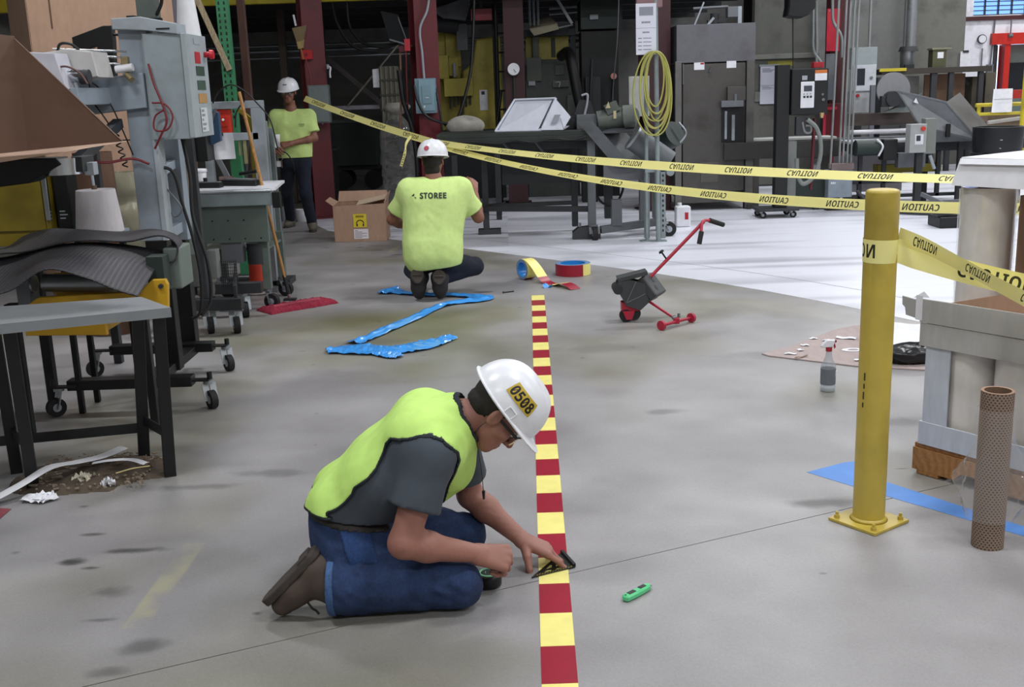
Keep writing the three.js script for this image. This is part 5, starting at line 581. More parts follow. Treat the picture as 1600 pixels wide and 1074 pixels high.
{ // switch box on the second red column, rope of cables
  simple('disconnect_switch', 'pale blue grey safety switch box on the second red column', 'switch box', [-1.0, 1.34, -14.1], [['housing', mat('#7fa0ae', .4), bx(-1.12, -.855, 1.35, 1.785, -14.23, -14.08, { r: .006 })], ['door', mat('#8fb0bd', .4), bx(-1.07, -.875, 1.38, 1.77, -14.08, -14.065, { r: .004 })], ['raised_panel', mat('#86a6b3', .4), bx(-1.03, -.91, 1.47, 1.70, -14.065, -14.055, { r: .003 })], ['on_plate', mat('#fff', .5, 0, { map: canvasTex(64, 64, c => { c.fillStyle = '#6f8f9c'; c.fillRect(0, 0, 64, 64); c.fillStyle = '#f2f4f6'; c.font = 'bold 40px sans-serif'; c.textAlign = 'center'; c.fillText('ON', 32, 47); }) }), new THREE.PlaneGeometry(.045, .045).translate(-.967, 1.547, -14.053), 'uv'], ['caution_plate', M.white, bx(-1.02, -.995, 1.42, 1.45, -14.065, -14.061, { r: 0 })], ['lever', M.dgrey, bar([-.85, 1.5, -14.12], [-.84, 1.66, -14.1], .02, .02)], ['conduit', M.lgrey, tube([[-1.0, 1.785, -14.15], [-1.01, 2.1, -14.15], [-1.02, 2.4, -14.15], [-.92, 2.62, -14.17], [-.88, 2.9, -14.2], [-.88, 3.4, -14.2]], .016)]]);
  simple('fire_call_box', 'bright red call box on the side of the second red column', 'alarm', [-1.2, 2.05, -14.3], [['housing', mat('#d03040', .4), bx(-1.235, -1.16, 2.13, 2.28, -14.34, -14.22, { r: .005 })], ['back_plate', M.maroon, bx(-1.31, -1.2, 2.12, 2.2, -14.36, -14.26)], ['cord', M.redcable, tube([[-1.22, 2.13, -14.25], [-1.23, 1.8, -14.25], [-1.235, 1.45, -14.25], [-1.24, 1.25, -14.26]], .01)], ['cord', mat('#8a6a58', .6), tube([[-1.3, 2.12, -14.3], [-1.31, 1.7, -14.28], [-1.33, 1.4, -14.28], [-1.35, 1.15, -14.28]], .014)]]);
  simple('cable_bundle', 'black cables looping off the second red column', 'cable', [-.8, 1.2, -13.9], [['cable', M.cable, tube([[-1.12, 1.70, -14.0], [-1.08, 1.5, -13.96], [-.98, 1.32, -13.95], [-.75, 1.22, -13.95], [-.6, 1.2, -13.95]], .018)], ['cable', M.cable, tube([[-1.32, 1.9, -14.2], [-1.28, 1.5, -14.2], [-1.2, 1.2, -14.2], [-1.15, .7, -14.2], [-1.18, .3, -14.2]], .03)], ['cable', M.cable, tube([[-.35, 2.8, -15.2], [-.38, 2.3, -15.0], [-.42, 1.9, -14.9], [-.52, 1.5, -14.6], [-.62, 1.25, -14.3], [-.75, 1.2, -14.0]], .02)], ['cable', M.cable, tube([[-.84, 1.6, -14.0], [-.80, 1.3, -13.95], [-.79, 1.0, -13.95], [-.77, .6, -13.95]], .014)]]);
}
// ================= yellow press area =================
{
  const t = thing('yellow_press', 'big yellow C-frame press with a paper tag', 'press', [-.5, 0, -16.9]), y = mat('#b5a845', .5);
  add(t, 'main_frame', y, ext([[-.62, 1.05], [-.60, 1.9], [-.44, 2.02], [-.38, 2.36], [-.02, 2.40], [.0, .9], [-.45, .8]], -17.1, -16.75, 'xy', .02)); add(t, 'upper_arm', y, ext([[-1.0, 1.0], [-1.0, 2.75], [-.66, 2.75], [-.62, 2.0], [-.66, 1.0]], -17.15, -16.9, 'xy', .02)); add(t, 'side_panel', y, bx(-.84, -.62, 1.98, 2.52, -16.9, -16.84)); add(t, 'guard_box', y, bx(-.97, -.80, 1.80, 2.14, -16.84, -16.62)); add(t, 'guard_box', y, bx(-.88, -.45, 1.54, 1.80, -16.8, -16.58)); add(t, 'recess', y, bx(-.80, -.66, 1.84, 2.1, -16.76, -16.7)); add(t, 'valve', M.lgrey, cyl([-.72, 1.82, -16.66], [-.72, 2.02, -16.66], .025)); add(t, 'control_box', M.mgrey, bx(-.66, -.5, 2.2, 2.58, -16.75, -16.6)); add(t, 'paper_tag', M.paper, bx(-.36, -.24, 1.32, 1.62, -16.745, -16.74, { r: 0 })); add(t, 'tag_mark', M.dgrey, bx(-.33, -.28, 1.55, 1.60, -16.74, -16.738, { r: 0 })); add(t, 'drum', M.dgrey, cyl([-1.0, 2.62, -16.7], [-.62, 2.55, -16.7], .13)); add(t, 'hood', M.mgrey, ext([[-1.0, 2.78], [-.42, 2.95], [-.52, 2.62], [-.85, 2.66]], -16.7, -16.4)); add(t, 'tooling', M.dgrey, ...Array.from({ length: 6 }, (_, i) => bx(-.82 + i * .06, -.79 + i * .06, 1.35 + .03 * (i % 3), 1.54, -16.75, -16.7))); add(t, 'bed', M.dgrey, bx(-1.0, 0, .001, 1.04, -17.2, -16.6));
  simple('white_sack_heap', 'pale crumpled sack lying on the bench below the yellow press', 'sack', [-.65, 1.1, -14.0], [['sack', mat('#a9a59c', .8), grid(30, 16, (u, v) => { const a = u * 6.2832, e = (v - .5) * Math.PI, r = 1 + .35 * n3(Math.cos(a) * 2 + 3, Math.sin(a) * 2 + e, 6); return [-.52 + .26 * Math.cos(a) * Math.cos(e) * r, Math.max(1.101, 1.17 + .13 * Math.sin(e) * r), -14.0 + .14 * Math.sin(a) * Math.cos(e) * r]; })]]);
  simple('side_bench', 'low dark bench behind the squatting worker', 'bench', [-.6, 0, -14.0], [['top', M.dgrey, bx(-.80, -.05, 1.04, 1.1, -14.3, -13.7)], ['leg', M.dgrey, bx(-.14, -.07, .001, 1.04, -13.78, -13.71)], ['leg', M.dgrey, bx(-.14, -.07, .001, 1.04, -14.29, -14.22)], ['leg', M.dgrey, bx(-.68, -.61, .001, 1.04, -13.78, -13.71)]]);
  const l = thing('steel_ladder', 'narrow dark ladder fixed in front of the yellow press', 'ladder', [-.05, 0, -16.3]); add(l, 'rail', M.black, bx(-.13, -.09, .001, 2.83, -16.32, -16.28)); add(l, 'rail', M.black, bx(.06, .1, .001, 2.83, -16.32, -16.28)); for (let i = 0; i < 10; i++) add(l, 'rung', M.black, cyl([-.11, .25 + i * .27, -16.3], [.08, .25 + i * .27, -16.3], .014));
  const g = thing('dial_gauge', 'round white dial gauge on the shade-darkened red column', 'gauge', [.16, 1.8, -15.5]); add(g, 'case', M.dgrey, cyl([.155, 1.885, -15.54], [.155, 1.885, -15.47], .095, .095, 28)); add(g, 'dial', M.paper, cyl([.155, 1.885, -15.47], [.155, 1.885, -15.466], .082, .082, 28)); add(g, 'needle', M.black, bar([.155, 1.885, -15.463], [.19, 1.84, -15.463], .008, .004)); add(g, 'stem', M.dgrey, cyl([.155, 1.80, -15.52], [.155, 1.4, -15.53], .014));
  simple('red_overhead_box', 'dark red box hung above the yellow press', 'box', [-.25, 2.55, -16.0], [['housing', mat('#8b2430', .5), bx(-.42, -.12, 2.58, 2.74, -16.1, -15.95)], ['bracket', M.dgrey, bx(-.3, -.24, 2.74, 2.84, -16.05, -16.0)]]);
  simple('pipe_bracket', 'black pipe with brackets between press and column', 'pipe', [.02, 0, -15.9], [['pipe', M.black, cyl([-.08, .001, -15.9], [-.07, 2.84, -15.9], .028)], ['elbow_hose', M.cable, tube([[-.03, 1.6, -15.85], [-.06, 1.4, -15.8], [-.09, 1.25, -15.8], [-.10, 1.12, -15.8], [-.06, 1.08, -15.8]], .022)]]);
}
{ // grey machine block right of the shade-darkened red column
  const t = thing('grey_machine', 'dark grey machine block with a yellow guard panel behind the white bin', 'machine', [.7, 0, -16.6]), dg = mat('#4b4e4c', .55), pg = mat('#5c5f58', .55);
  add(t, 'body', dg, bx(.34, 1.12, .001, 1.96, -17.1, -16.55)); add(t, 'panel', pg, bx(.36, .58, 1.72, 2.06, -16.55, -16.5)); add(t, 'panel', mat('#595c5a', .5), bx(.78, .92, 1.80, 1.94, -16.55, -16.52)); add(t, 'panel', pg, bx(.74, .98, 1.62, 1.72, -16.55, -16.5)); add(t, 'lower_panel', pg, bx(.95, 1.14, 1.2, 1.5, -16.55, -16.5)); add(t, 'number_plate', M.lgrey, bx(.38, .48, 1.66, 1.72, -16.5, -16.496, { r: 0 })); add(t, 'yellow_guard', mat('#a0943a', .5), bx(.36, 1.0, 2.03, 2.36, -16.75, -16.7)); add(t, 'frame_beam', M.dgrey, bx(.33, 1.09, 2.36, 2.46, -16.7, -16.55)); add(t, 'guard_slot', M.black, bx(.74, .80, 2.06, 2.34, -16.7, -16.68)); add(t, 'frame_post', pg, bx(.46, .55, 1.96, 2.36, -16.68, -16.6)); add(t, 'frame_post', M.dgrey, bx(1.02, 1.1, 1.96, 2.84, -16.68, -16.6)); add(t, 'hook', M.lgrey, tube([[.78, 1.69, -16.48], [.84, 1.69, -16.46], [.83, 1.62, -16.46]], .01));
  simple('white_cover', 'cream tilted sheet-metal cover above the yellow guard', 'cover', [.6, 2.4, -16.4], [['cover', mat('#b3aa8f', .6), plate([[.42, 2.44, -16.3], [.82, 2.50, -16.3], [.74, 2.62, -16.6], [.48, 2.56, -16.6]], .02), plate([[.42, 2.44, -16.3], [.48, 2.36, -16.3], [.84, 2.44, -16.3], [.82, 2.50, -16.3]], .01)], ['stay', M.lgrey, bar([.82, 2.46, -16.35], [1.05, 2.5, -16.4], .015, .02)]]);
  simple('upper_pipework', 'pale pipes and struts under the mezzanine above the grey machine', 'pipes', [.8, 2.5, -16.2], [['strut', M.lgrey, bar([.78, 2.9, -16.1], [1.02, 2.5, -16.1], .02, .04)], ['pipe', M.mgrey, cyl([.42, 2.5, -16.25], [.42, 3.0, -16.25], .02)], ['pipe', M.mgrey, cyl([.48, 2.5, -16.25], [.48, 3.0, -16.25], .02)], ['pipe', M.mgrey, cyl([.54, 2.5, -16.25], [.54, 3.0, -16.25], .02)], ['rail', M.mgrey, cyl([.7, 2.72, -16.2], [1.1, 2.74, -16.2], .018)], ['rail', M.mgrey, cyl([.7, 2.64, -16.2], [1.1, 2.66, -16.2], .012)]]);
  simple('dark_press', 'tall black press in the shadow behind the bench', 'press', [1.4, 0, -16.4], [['column', M.black, bx(1.16, 1.7, .001, 2.4, -16.8, -16.3)], ['ram', M.dgrey, bx(1.2, 1.42, 1.1, 1.75, -16.3, -16.15)], ['guide_rod', M.dsteel, cyl([1.24, 1.1, -16.1], [1.30, 2.0, -16.1], .02)], ['crown', M.darkgreen, bx(1.15, 1.75, 2.42, 2.83, -16.8, -16.2)], ['emergency_knob', mat('#c98a80', .5), cyl([1.62, 1.75, -16.28], [1.62, 1.75, -16.22], .045)], ['pendant_cable', M.cable, tube([[1.62, 1.7, -16.24], [1.6, 1.5, -16.22], [1.64, 1.2, -16.22]], .02)], ['white_fitting', M.lgrey, bx(1.28, 1.4, 2.55, 2.62, -16.2, -16.15)]]);
  simple('black_chute', 'bent black exhaust pipe standing behind the bench', 'pipe', [1.0, 0, -15.6], [['pipe', M.black, tube([[.86, 2.06, -16.2], [.94, 2.1, -15.9], [.97, 1.98, -15.7], [1.05, 1.5, -15.6], [1.12, 1.2, -15.6], [1.2, .95, -15.6]], .075, 40, 14)], ['base', M.black, bx(1.08, 1.3, .001, .98, -15.72, -15.5)], ['flange', M.dsteel, cyl([1.14, 1.12, -15.6], [1.16, 1.04, -15.6], .11)]]);
  simple('hanging_line', 'thin hanging cord between the dark machines', 'cord', [1.5, 1.2, -15.3], [['cord', M.mgrey, tube([[1.62, 2.9, -15.395], [1.61, 2.7, -15.33], [1.58, 2.2, -15.3], [1.52, 1.6, -15.3], [1.5, 1.2, -15.3]], .008)]]);
}
// ================= steel bench with bin and motor =================
{
  const g = mat('#3c3f42', .5, .25), g2 = mat('#606468', .5, .2);
  const t = thing('steel_bench', 'long grey steel bench on a caster leg frame', 'bench', [.2, 0, -11.9]);
  add(t, 'top', mat('#333a37', .45, .2), bx(-.72, .98, 1.12, 1.165, -12.5, -11.6)); add(t, 'front_rail', mat('#2c3431', .5), bx(-.72, .92, 1.06, 1.12, -11.66, -11.6)); add(t, 'back_rail', g, bx(-.72, .92, .9, 1.12, -12.5, -12.46)); add(t, 'leg', g2, bx(.87, .955, .12, 1.06, -11.72, -11.64)); add(t, 'leg', g, bx(-.28, -.21, .05, 1.06, -12.4, -12.33)); add(t, 'leg', g, bx(.74, .81, .05, 1.06, -12.46, -12.39)); add(t, 'cross_rail', g, bx(-.7, .8, .30, .345, -12.42, -12.38)); add(t, 'cross_rail', g, bar([-.24, .3, -12.3], [.88, .32, -11.72], .05, .06)); add(t, 'foot', g, bx(-.34, -.08, .001, .06, -12.46, -12.30)); add(t, 'foot_shoe', g, ext([[.70, .001], [1.0, .001], [1.0, .1], [.9, .14], [.76, .13], [.70, .08]], -11.76, -11.62, 'xy', .004)); caster(t, .93, .16, -11.54, .075, 1.5, M.mgrey); add(t, 'foot_bolt', M.steel, cyl([.78, .12, -11.66], [.78, .18, -11.66], .012)); add(t, 'black_cable', M.cable, tube([[-.6, 1.09, -11.58], [-.3, 1.08, -11.585], [-.05, 1.06, -11.58], [.1, 1.085, -11.58], [.3, 1.06, -11.58], [.5, 1.09, -11.58], [.7, 1.07, -11.58], [.86, 1.10, -11.58]], .010)); add(t, 'underframe', g, bar([-.2, 1.0, -12.0], [.9, 1.0, -12.0], .06, .08)); add(t, 'under_panel', M.dgrey, bx(-.05, .86, .55, 1.0, -12.44, -12.42));
  for (const [x0, x1] of [[-.5, -.4], [-.02, .1], [.32, .44]]) add(t, 'stay', g2, bar([x0, 1.06, -11.7], [x1, .9, -12.1], .012, .03));
  const b = thing('white_bin', 'white plastic tote bin tipped on its side on the bench', 'bin', [.25, 1.165, -11.9]); const W = mat('#cfd2de', .45, 0, { map: T_CLEAN });
  const P = { a: [-.10, 1.185, -11.72], b: [.40, 1.175, -11.72], c: [.56, 1.50, -11.85], d: [.12, 1.495, -12.02], e: [.68, 1.28, -11.66], f: [.60, 1.17, -11.62] };
  // open mouth a-b-c-d, tapering bottom to the right
  const Q = { a: [.34, 1.17, -11.64], b: [.62, 1.17, -11.66], c: [.71, 1.28, -11.78], d: [.60, 1.37, -11.95] };
  add(b, 'inner_floor', W, plate([[-.06, 1.19, -11.74], [.36, 1.185, -11.72], [.52, 1.48, -11.86], [.13, 1.48, -12.02]], .004)); add(b, 'side_wall', W, plate([[.39, 1.175, -11.68], [.62, 1.17, -11.66], [.71, 1.30, -11.74], [.56, 1.49, -11.84]], .006)); add(b, 'end_wall', W, plate([[-.10, 1.18, -11.72], [.12, 1.495, -12.02], [.02, 1.20, -11.9]], .006)); add(b, 'back_wall', W, plate([[.12, 1.49, -12.03], [.56, 1.49, -11.86], [.71, 1.30, -11.95], [.3, 1.17, -12.1]], .006)); add(b, 'base_wall', W, plate([[-.06, 1.17, -11.73], [.62, 1.17, -11.66], [.7, 1.2, -11.9], [.1, 1.17, -12.05]], .006));
  add(b, 'rim', W, tube([[-.10, 1.18, -11.72], [.39, 1.175, -11.68]], .012, 8, 8), tube([[.39, 1.175, -11.68], [.56, 1.50, -11.84]], .014, 8, 8), tube([[.56, 1.50, -11.84], [.12, 1.497, -12.02]], .012, 8, 8), tube([[.12, 1.497, -12.02], [-.10, 1.18, -11.72]], .012, 8, 8)); add(b, 'label_panel', mat('#8d929b', .5), plate([[.49, 1.235, -11.668], [.56, 1.25, -11.668], [.60, 1.33, -11.70], [.535, 1.33, -11.70]], .004)); add(b, 'rib', W, bar([.60, 1.30, -11.70], [.63, 1.19, -11.655], .008, .012));
  simple('bench_clutter', 'small dark fixture blocks standing on the bench beside the bin', 'fixture', [.8, 1.166, -12.1], [['block', M.dgrey, bx(.66, .80, 1.166, 1.30, -12.2, -12.0)], ['block', M.mgrey, bx(.78, 1.0, 1.166, 1.32, -12.0, -11.85)], ['brass_fitting', mat('#a58a5a', .5), bx(.60, .66, 1.30, 1.36, -12.1, -12.05), bx(.60, .66, 1.166, 1.2, -11.9, -11.85)], ['post_block', M.dgrey, ext([[.76, 1.32], [.98, 1.32], [.94, 1.46], [.82, 1.48]], -12.05, -11.95)], ['hook_rod', M.lgrey, tube([[.84, 1.52, -11.9], [.90, 1.53, -11.9], [.90, 1.45, -11.9], [.87, 1.32, -11.9]], .012)]]);
  const m = thing('motor_conveyor_head', 'grey inclined chute with an electric motor at the bench end', 'motor', [1.2, 0, -11.9]);
  add(m, 'chute_plate', g2, plate([[.76, 1.26, -11.56], [.92, 1.26, -11.56], [1.34, .78, -11.56], [1.16, .78, -11.56]], .012)); add(m, 'chute_bed', g, plate([[.92, 1.2, -11.6], [1.3, 1.14, -12.0], [1.6, .78, -12.0], [1.3, .8, -11.6]], .02)); add(m, 'gear_motor', mat('#5f655f', .5), cyl([1.0, 1.24, -11.85], [1.38, 1.29, -11.85], .11, .11, 24)); add(m, 'motor_bell', mat('#6c726b', .5), cyl([1.28, 1.28, -11.80], [1.40, 1.29, -11.78], .125, .118, 28)); add(m, 'end_ring', mat('#565c57', .5), cyl([1.395, 1.29, -11.78], [1.41, 1.292, -11.77], .09, .08, 24)); add(m, 'junction_box', mat('#5c625b', .5), cb(1.15, 1.38, -11.8, .14, .11, .12, { rz: .4 })); add(m, 'tag', mat('#c7bd92', .6), plate([[1.08, 1.38, -11.72], [1.13, 1.38, -11.72], [1.11, 1.45, -11.72]], .004), bx(1.16, 1.19, 1.27, 1.35, -11.70, -11.695)); add(m, 'drum_guard', g2, cyl([1.36, 1.06, -11.55], [1.72, .8, -11.55], .13, .13, 22)); add(m, 'drum_ring', M.galv, cyl([1.34, 1.075, -11.55], [1.36, 1.06, -11.55], .138, .138, 22)); add(m, 'motor_base', g2, plate([[.98, 1.12, -11.66], [1.36, 1.12, -11.66], [1.45, 1.2, -12.0], [1.0, 1.14, -12.0]], .015)); add(m, 'side_plate', mat('#64666c', .5), bx(1.04, 1.62, .62, .80, -11.66, -11.64)); add(m, 'leg', g, bx(1.10, 1.19, .15, .8, -12.3, -12.2)); add(m, 'leg', M.mgrey, bx(1.46, 1.54, .12, .72, -12.0, -11.9)); add(m, 'stub_post', g2, bx(1.12, 1.23, .14, .42, -11.7, -11.6)); add(m, 'base_bar', g2, bar([1.0, .1, -11.62], [1.72, .16, -11.75], .06, .08)); add(m, 'drain_hose', M.cable, tube([[.98, .6, -12.2], [1.05, .35, -12.2], [1.2, .3, -12.2], [1.3, .45, -12.2], [1.32, .65, -12.2]], .014)); caster(m, 1.74, .16, -11.66, .08, 0, M.galv);
  simple('green_scoop', 'dark green drum guard leaning behind the grey posts', 'guard', [1.85, 0, -12.2], [['scoop', M.darkgreen, cyl([1.62, .92, -12.3], [1.86, 1.08, -12.0], .14, .14, 20)], ['rim', M.galv, tube([[1.9, 1.2, -12.0], [1.98, 1.08, -12.0], [1.88, .94, -12.0]], .012)], ['stand', M.dgrey, bx(1.68, 1.78, .001, .9, -12.25, -12.15)]]);
}
{ // twin posts with hose coil and notice
  const t = thing('strut_posts', 'pair of grey steel posts with floor plates in front of the bench', 'posts', [1.5, 0, -11.4]); const gp = mat('#8f9a9c', .45, .3);
  add(t, 'post', gp, cyl([1.462, .001, -11.32], [1.455, 2.36, -11.32], .019, .019, 14)); add(t, 'post', gp, cyl([1.575, .001, -11.28], [1.55, 2.6, -11.28], .024, .024, 14)); add(t, 'floor_plate', gp, bx(1.385, 1.495, .003, .012, -11.37, -11.27)); add(t, 'floor_plate', gp, bx(1.50, 1.66, .003, .012, -11.33, -11.23)); add(t, 'slotted_strut', gp, bx(1.44, 1.495, .03, .74, -11.40, -11.34)); add(t, 'slotted_strut', gp, bx(1.60, 1.655, .03, .74, -11.36, -11.3)); for (let i = 0; i < 12; i++) for (const [x, z] of [[1.468, -11.338], [1.627, -11.298]]) add(t, 'strut_slot', M.black, bx(x - .008, x + .008, .1 + i * .052, .125 + i * .052, z - .002, z + .001, { r: 0 })); add(t, 'bracket', gp, bx(1.44, 1.72, .72, .75, -11.5, -11.3), cyl([1.70, .72, -11.34], [1.70, .72, -11.26], .04, .04, 16)); add(t, 'support_panel', gp, bx(1.55, 1.60, .22, .72, -11.6, -11.4)); add(t, 'top_bracket', mat('#8a6a6e', .5), bx(1.36, 1.62, 2.36, 2.44, -11.34, -11.26));
  const s = thing('notice_sheet', 'long white notice sheet hung on the grey posts', 'sign', [1.45, 1.9, -11.3]); const tx = canvasTex(256, 640, (c, w, h) => { c.fillStyle = '#d6d6e2'; c.fillRect(0, 0, w, h); c.fillStyle = '#8a8d98'; c.fillRect(40, 40, 180, 110); c.fillStyle = '#3f4350'; for (let k = 0; k < 6; k++) c.fillRect(72 + k * 19, 222, 12, 24); c.fillRect(0, 305, w, 3); for (let k = 0; k < 5; k++) c.fillRect(84 + k * 18, 350, 11, 20); for (let i = 0; i < 4; i++) { c.fillRect(24, 430 + i * 48, 48, 9); c.fillRect(86, 430 + i * 48, 110, 7); } }); const pl = new THREE.PlaneGeometry(.2, .49); pl.translate(1.452, 2.15, -11.232); add(s, 'print', mat('#fff', .7, 0, { map: tx }), pl, 'uv'); add(s, 'backing', M.paper, bx(1.35, 1.553, 1.903, 2.397, -11.242, -11.233, { r: 0 }));
  const h = thing('hose_coil', 'coil of yellow hose hanging from the grey posts', 'hose', [1.54, 1.2, -11.25]); const hy = mat('#a5a356', .5, 0, { map: null });
  for (let i = 0; i < 9; i++) { const w = .085 + .010 * i + .01 * (i % 3), hh = .27 + .018 * i + .02 * (i % 2), cx = 1.54 + .012 * (i % 4) - .008 * i * .5, cy = 1.93 - hh; add(h, 'hose_loop', hy, tube(Array.from({ length: 16 }, (_, k) => { const a = k / 16 * 6.2832; return [cx + w * Math.sin(a) * (1 + .06 * Math.sin(i * 3 + a * 2)), cy + hh * Math.cos(a), -11.22 + .012 * Math.sin(i * 2 + a)]; }), .0085, 64, 6, true)); }
  simple('white_bag_sheet', 'crinkled clear sheet hanging behind the yellow hose coil', 'plastic sheet', [1.7, 1.2, -13.9], [['sheet', mat('#a8a9a0', .35), sheet(12, 16, (u, v) => [1.60 + u * .26, 1.22 + v * .5, -14.1 + .02 * n3(u * 6, v * 8, 3)], .003)]]);
  simple('white_jug', 'white jug with a red mark on the floor by the enclosure', 'jug', [2.05, 0, -12.6], [['jug_body', M.paper, bx(1.93, 2.1, .001, .24, -12.5, -12.36, { r: .02 })], ['red_mark', M.red, bx(2.03, 2.07, .09, .17, -12.361, -12.357, { r: 0 })], ['cap', M.white, cyl([1.98, .24, -12.43], [1.98, .275, -12.43], .025)]]);
}
// ================= right background =================
{
  const dk = mat('#55524f', .5, .3), dk2 = mat('#3d3b39', .5, .3), up = mat('#6b6a70', .5, .2);
  const t = thing('machine_enclosure', 'tall grey steel machine enclosure with a scuffed dark door', 'enclosure', [2.7, 0, -14.4]);
  add(t, 'body', dk2, bx(2.24, 3.17, .14, 1.86, -15.2, -14.05)); add(t, 'upper_cabinet', up, bx(2.19, 3.18, 1.86, 2.32, -15.2, -14.0)); add(t, 'corner_post', mat('#6f6c6a', .5, .3), bx(2.17, 2.25, .02, 1.88, -14.06, -13.97)); add(t, 'corner_post', mat('#64625f', .5, .3), bx(3.07, 3.17, .02, 1.86, -14.06, -13.97)); add(t, 'door', dk, bx(2.27, 3.06, .24, 1.84, -14.05, -14.0)); add(t, 'bottom_rail', dk, bx(2.25, 3.07, .1, .2, -14.06, -13.99)); add(t, 'notice', M.paper, bx(2.41, 2.54, 1.77, 1.86, -14.0, -13.996, { r: 0 })); add(t, 'notice', M.paper, bx(2.82, 2.94, 1.78, 1.865, -14.0, -13.996, { r: 0 })); add(t, 'notice_mark', M.red, bx(2.49, 2.535, 1.835, 1.855, -13.996, -13.994, { r: 0 })); add(t, 'handle', M.steel, cyl([2.60, 1.74, -13.99], [2.62, 1.79, -13.96], .012), cyl([2.27, 1.6, -13.98], [2.27, 1.85, -13.98], .010)); add(t, 'tool_head', dk, bx(2.82, 3.05, 1.38, 1.55, -14.0, -13.92)); add(t, 'opening', M.black, bx(2.76, 3.05, .86, 1.32, -14.0, -13.995, { r: 0 })); add(t, 'opening_guide', M.lgrey, bx(2.80, 2.83, .9, 1.25, -13.995, -13.98), bx(2.89, 2.93, .88, 1.2, -13.995, -13.98)); add(t, 'tool_bracket', M.mgrey, bx(2.74, 3.02, 1.30, 1.38, -13.99, -13.9), cyl([2.92, 1.36, -13.92], [2.92, 1.46, -13.92], .02)); add(t, 'lower_panel', mat('#5d5953', .55), bx(2.50, 2.72, .36, .62, -14.0, -13.99)); for (const x of [2.24, 3.12]) add(t, 'leg', dk2, bx(x - .05, x + .05, .001, .14, -14.1, -14.0), cyl([x, .001, -13.95], [x, .06, -13.95], .035)); for (const x of [2.24, 3.12]) add(t, 'leg', dk2, bx(x - .05, x + .05, .001, .14, -15.18, -15.08));
  const c = thing('infeed_conveyor', 'belt conveyor feeding out of the grey enclosure', 'conveyor', [3.3, 0, -14.4]); add(c, 'belt', mat('#b9b8b6', .5), bx(3.19, 4.27, .85, .88, -14.5, -14.1)); add(c, 'side_frame', dk2, bx(2.78, 4.27, .64, .85, -13.95, -13.91)); add(c, 'side_frame', dk2, bx(3.2, 4.27, .7, .85, -14.54, -14.5)); add(c, 'leg', dk, bx(3.2, 3.28, .02, .66, -14.2, -14.1)); add(c, 'leg', dk, bx(4.1, 4.18, .02, .66, -14.2, -14.1)); add(c, 'foot', M.dgrey, cyl([3.24, .001, -14.15], [3.24, .05, -14.15], .05, .03, 14)); add(c, 'foot', M.dgrey, cyl([4.14, .001, -14.15], [4.14, .05, -14.15], .05, .03, 14));
  simple('roof_units', 'dim ducting and brackets on top of the grey enclosure', 'ducting', [2.7, 2.32, -14.6], [['bracket', M.lgrey, bx(3.05, 3.1, 2.325, 2.55, -14.5, -14.45)], ['box', M.mgrey, bx(2.92, 3.05, 2.42, 2.55, -14.6, -14.45)], ['rail', M.mgrey, cyl([2.5, 2.55, -14.6], [2.95, 2.56, -14.6], .018)], ['valve', M.dgrey, cyl([2.78, 2.325, -14.6], [2.78, 2.48, -14.6], .06), bx(2.68, 2.9, 2.36, 2.4, -14.62, -14.55)], ['strut', M.lgrey, bar([2.5, 2.34, -14.5], [2.62, 2.62, -14.5], .015, .02)], ['small_strut', M.lgrey, bar([2.66, 2.33, -14.45], [2.74, 2.42, -14.45], .015, .03)]]);
}
{ // grey tank wall with papers
  const gw = mat('#75766f', .55, .1), t = thing('grey_cabinet_wall', 'large grey sheet-steel cabinet with paper sheets on its front', 'cabinet', [4.3, 0, -17.2]);
  add(t, 'upper_panel', gw, bx(3.84, 4.80, 1.98, 3.9, -17.6, -17.0)); add(t, 'lower_panel', mat('#6a6b65', .55, .1), bx(3.84, 4.80, .02, 1.94, -17.6, -17.02)); add(t, 'rain_channel', mat('#8d8e86', .5), bx(3.80, 4.82, 1.93, 2.0, -17.02, -16.94)); add(t, 'black_stripe', M.black, bx(3.80, 3.84, .001, 3.9, -17.6, -17.0)); add(t, 'hinge_plate', mat('#80827c', .5), bx(3.86, 3.98, 1.30, 1.45, -17.02, -16.99)); add(t, 'base', M.dgrey, bx(3.84, 4.8, .001, .03, -17.6, -17.02));
  add(t, 'yellow_label', mat('#a09a3c', .6), bx(4.06, 4.46, 1.82, 1.90, -17.02, -17.015, { r: 0 }));
  const tx = canvasTex(128, 256, (c) => { c.fillStyle = '#d2d2e0'; c.fillRect(0, 0, 128, 256); c.fillStyle = '#5a5d6b'; c.fillRect(0, 128, 128, 2); for (let i = 0; i < 4; i++) { c.fillRect(14, 14 + i * 7, 60 + (i * 31) % 40, 3); c.fillRect(14, 134 + i * 6, 50 + (i * 23) % 50, 2); } }); const s = thing('paper_sheets', 'two white paper sheets taped on the grey cabinet', 'paper', [4.05, 1.3, -17.0]); const pl = new THREE.PlaneGeometry(.26, .56); pl.translate(4.07, 1.54, -16.985); add(s, 'print', mat('#fff', .7, 0, { map: tx }), pl, 'uv'); add(s, 'backing', M.paper, bx(3.94, 4.20, 1.26, 1.82, -16.99, -16.987, { r: 0 })); add(s, 'clip_bar', M.lgrey, bx(3.92, 4.22, 1.82, 1.85, -17.0, -16.98));
  simple('hanging_black_unit', 'black rounded unit hanging from above with a thin cord', 'hoist', [3.95, 2.4, -15.0], [['body', M.black, ext([[3.78, 2.43], [3.86, 2.41], [3.98, 2.40], [4.08, 2.44], [4.16, 2.52], [4.16, 3.0], [3.8, 3.0], [3.80, 2.55]], -15.1, -14.85, 'xy', .02)], ['cord', M.cable, cyl([3.90, 2.42, -15.0], [3.92, 1.75, -15.0], .008)], ['hanger', M.dgrey, cyl([3.98, 3.0, -15.0], [3.98, 6.38, -15.0], .015)]]);
}
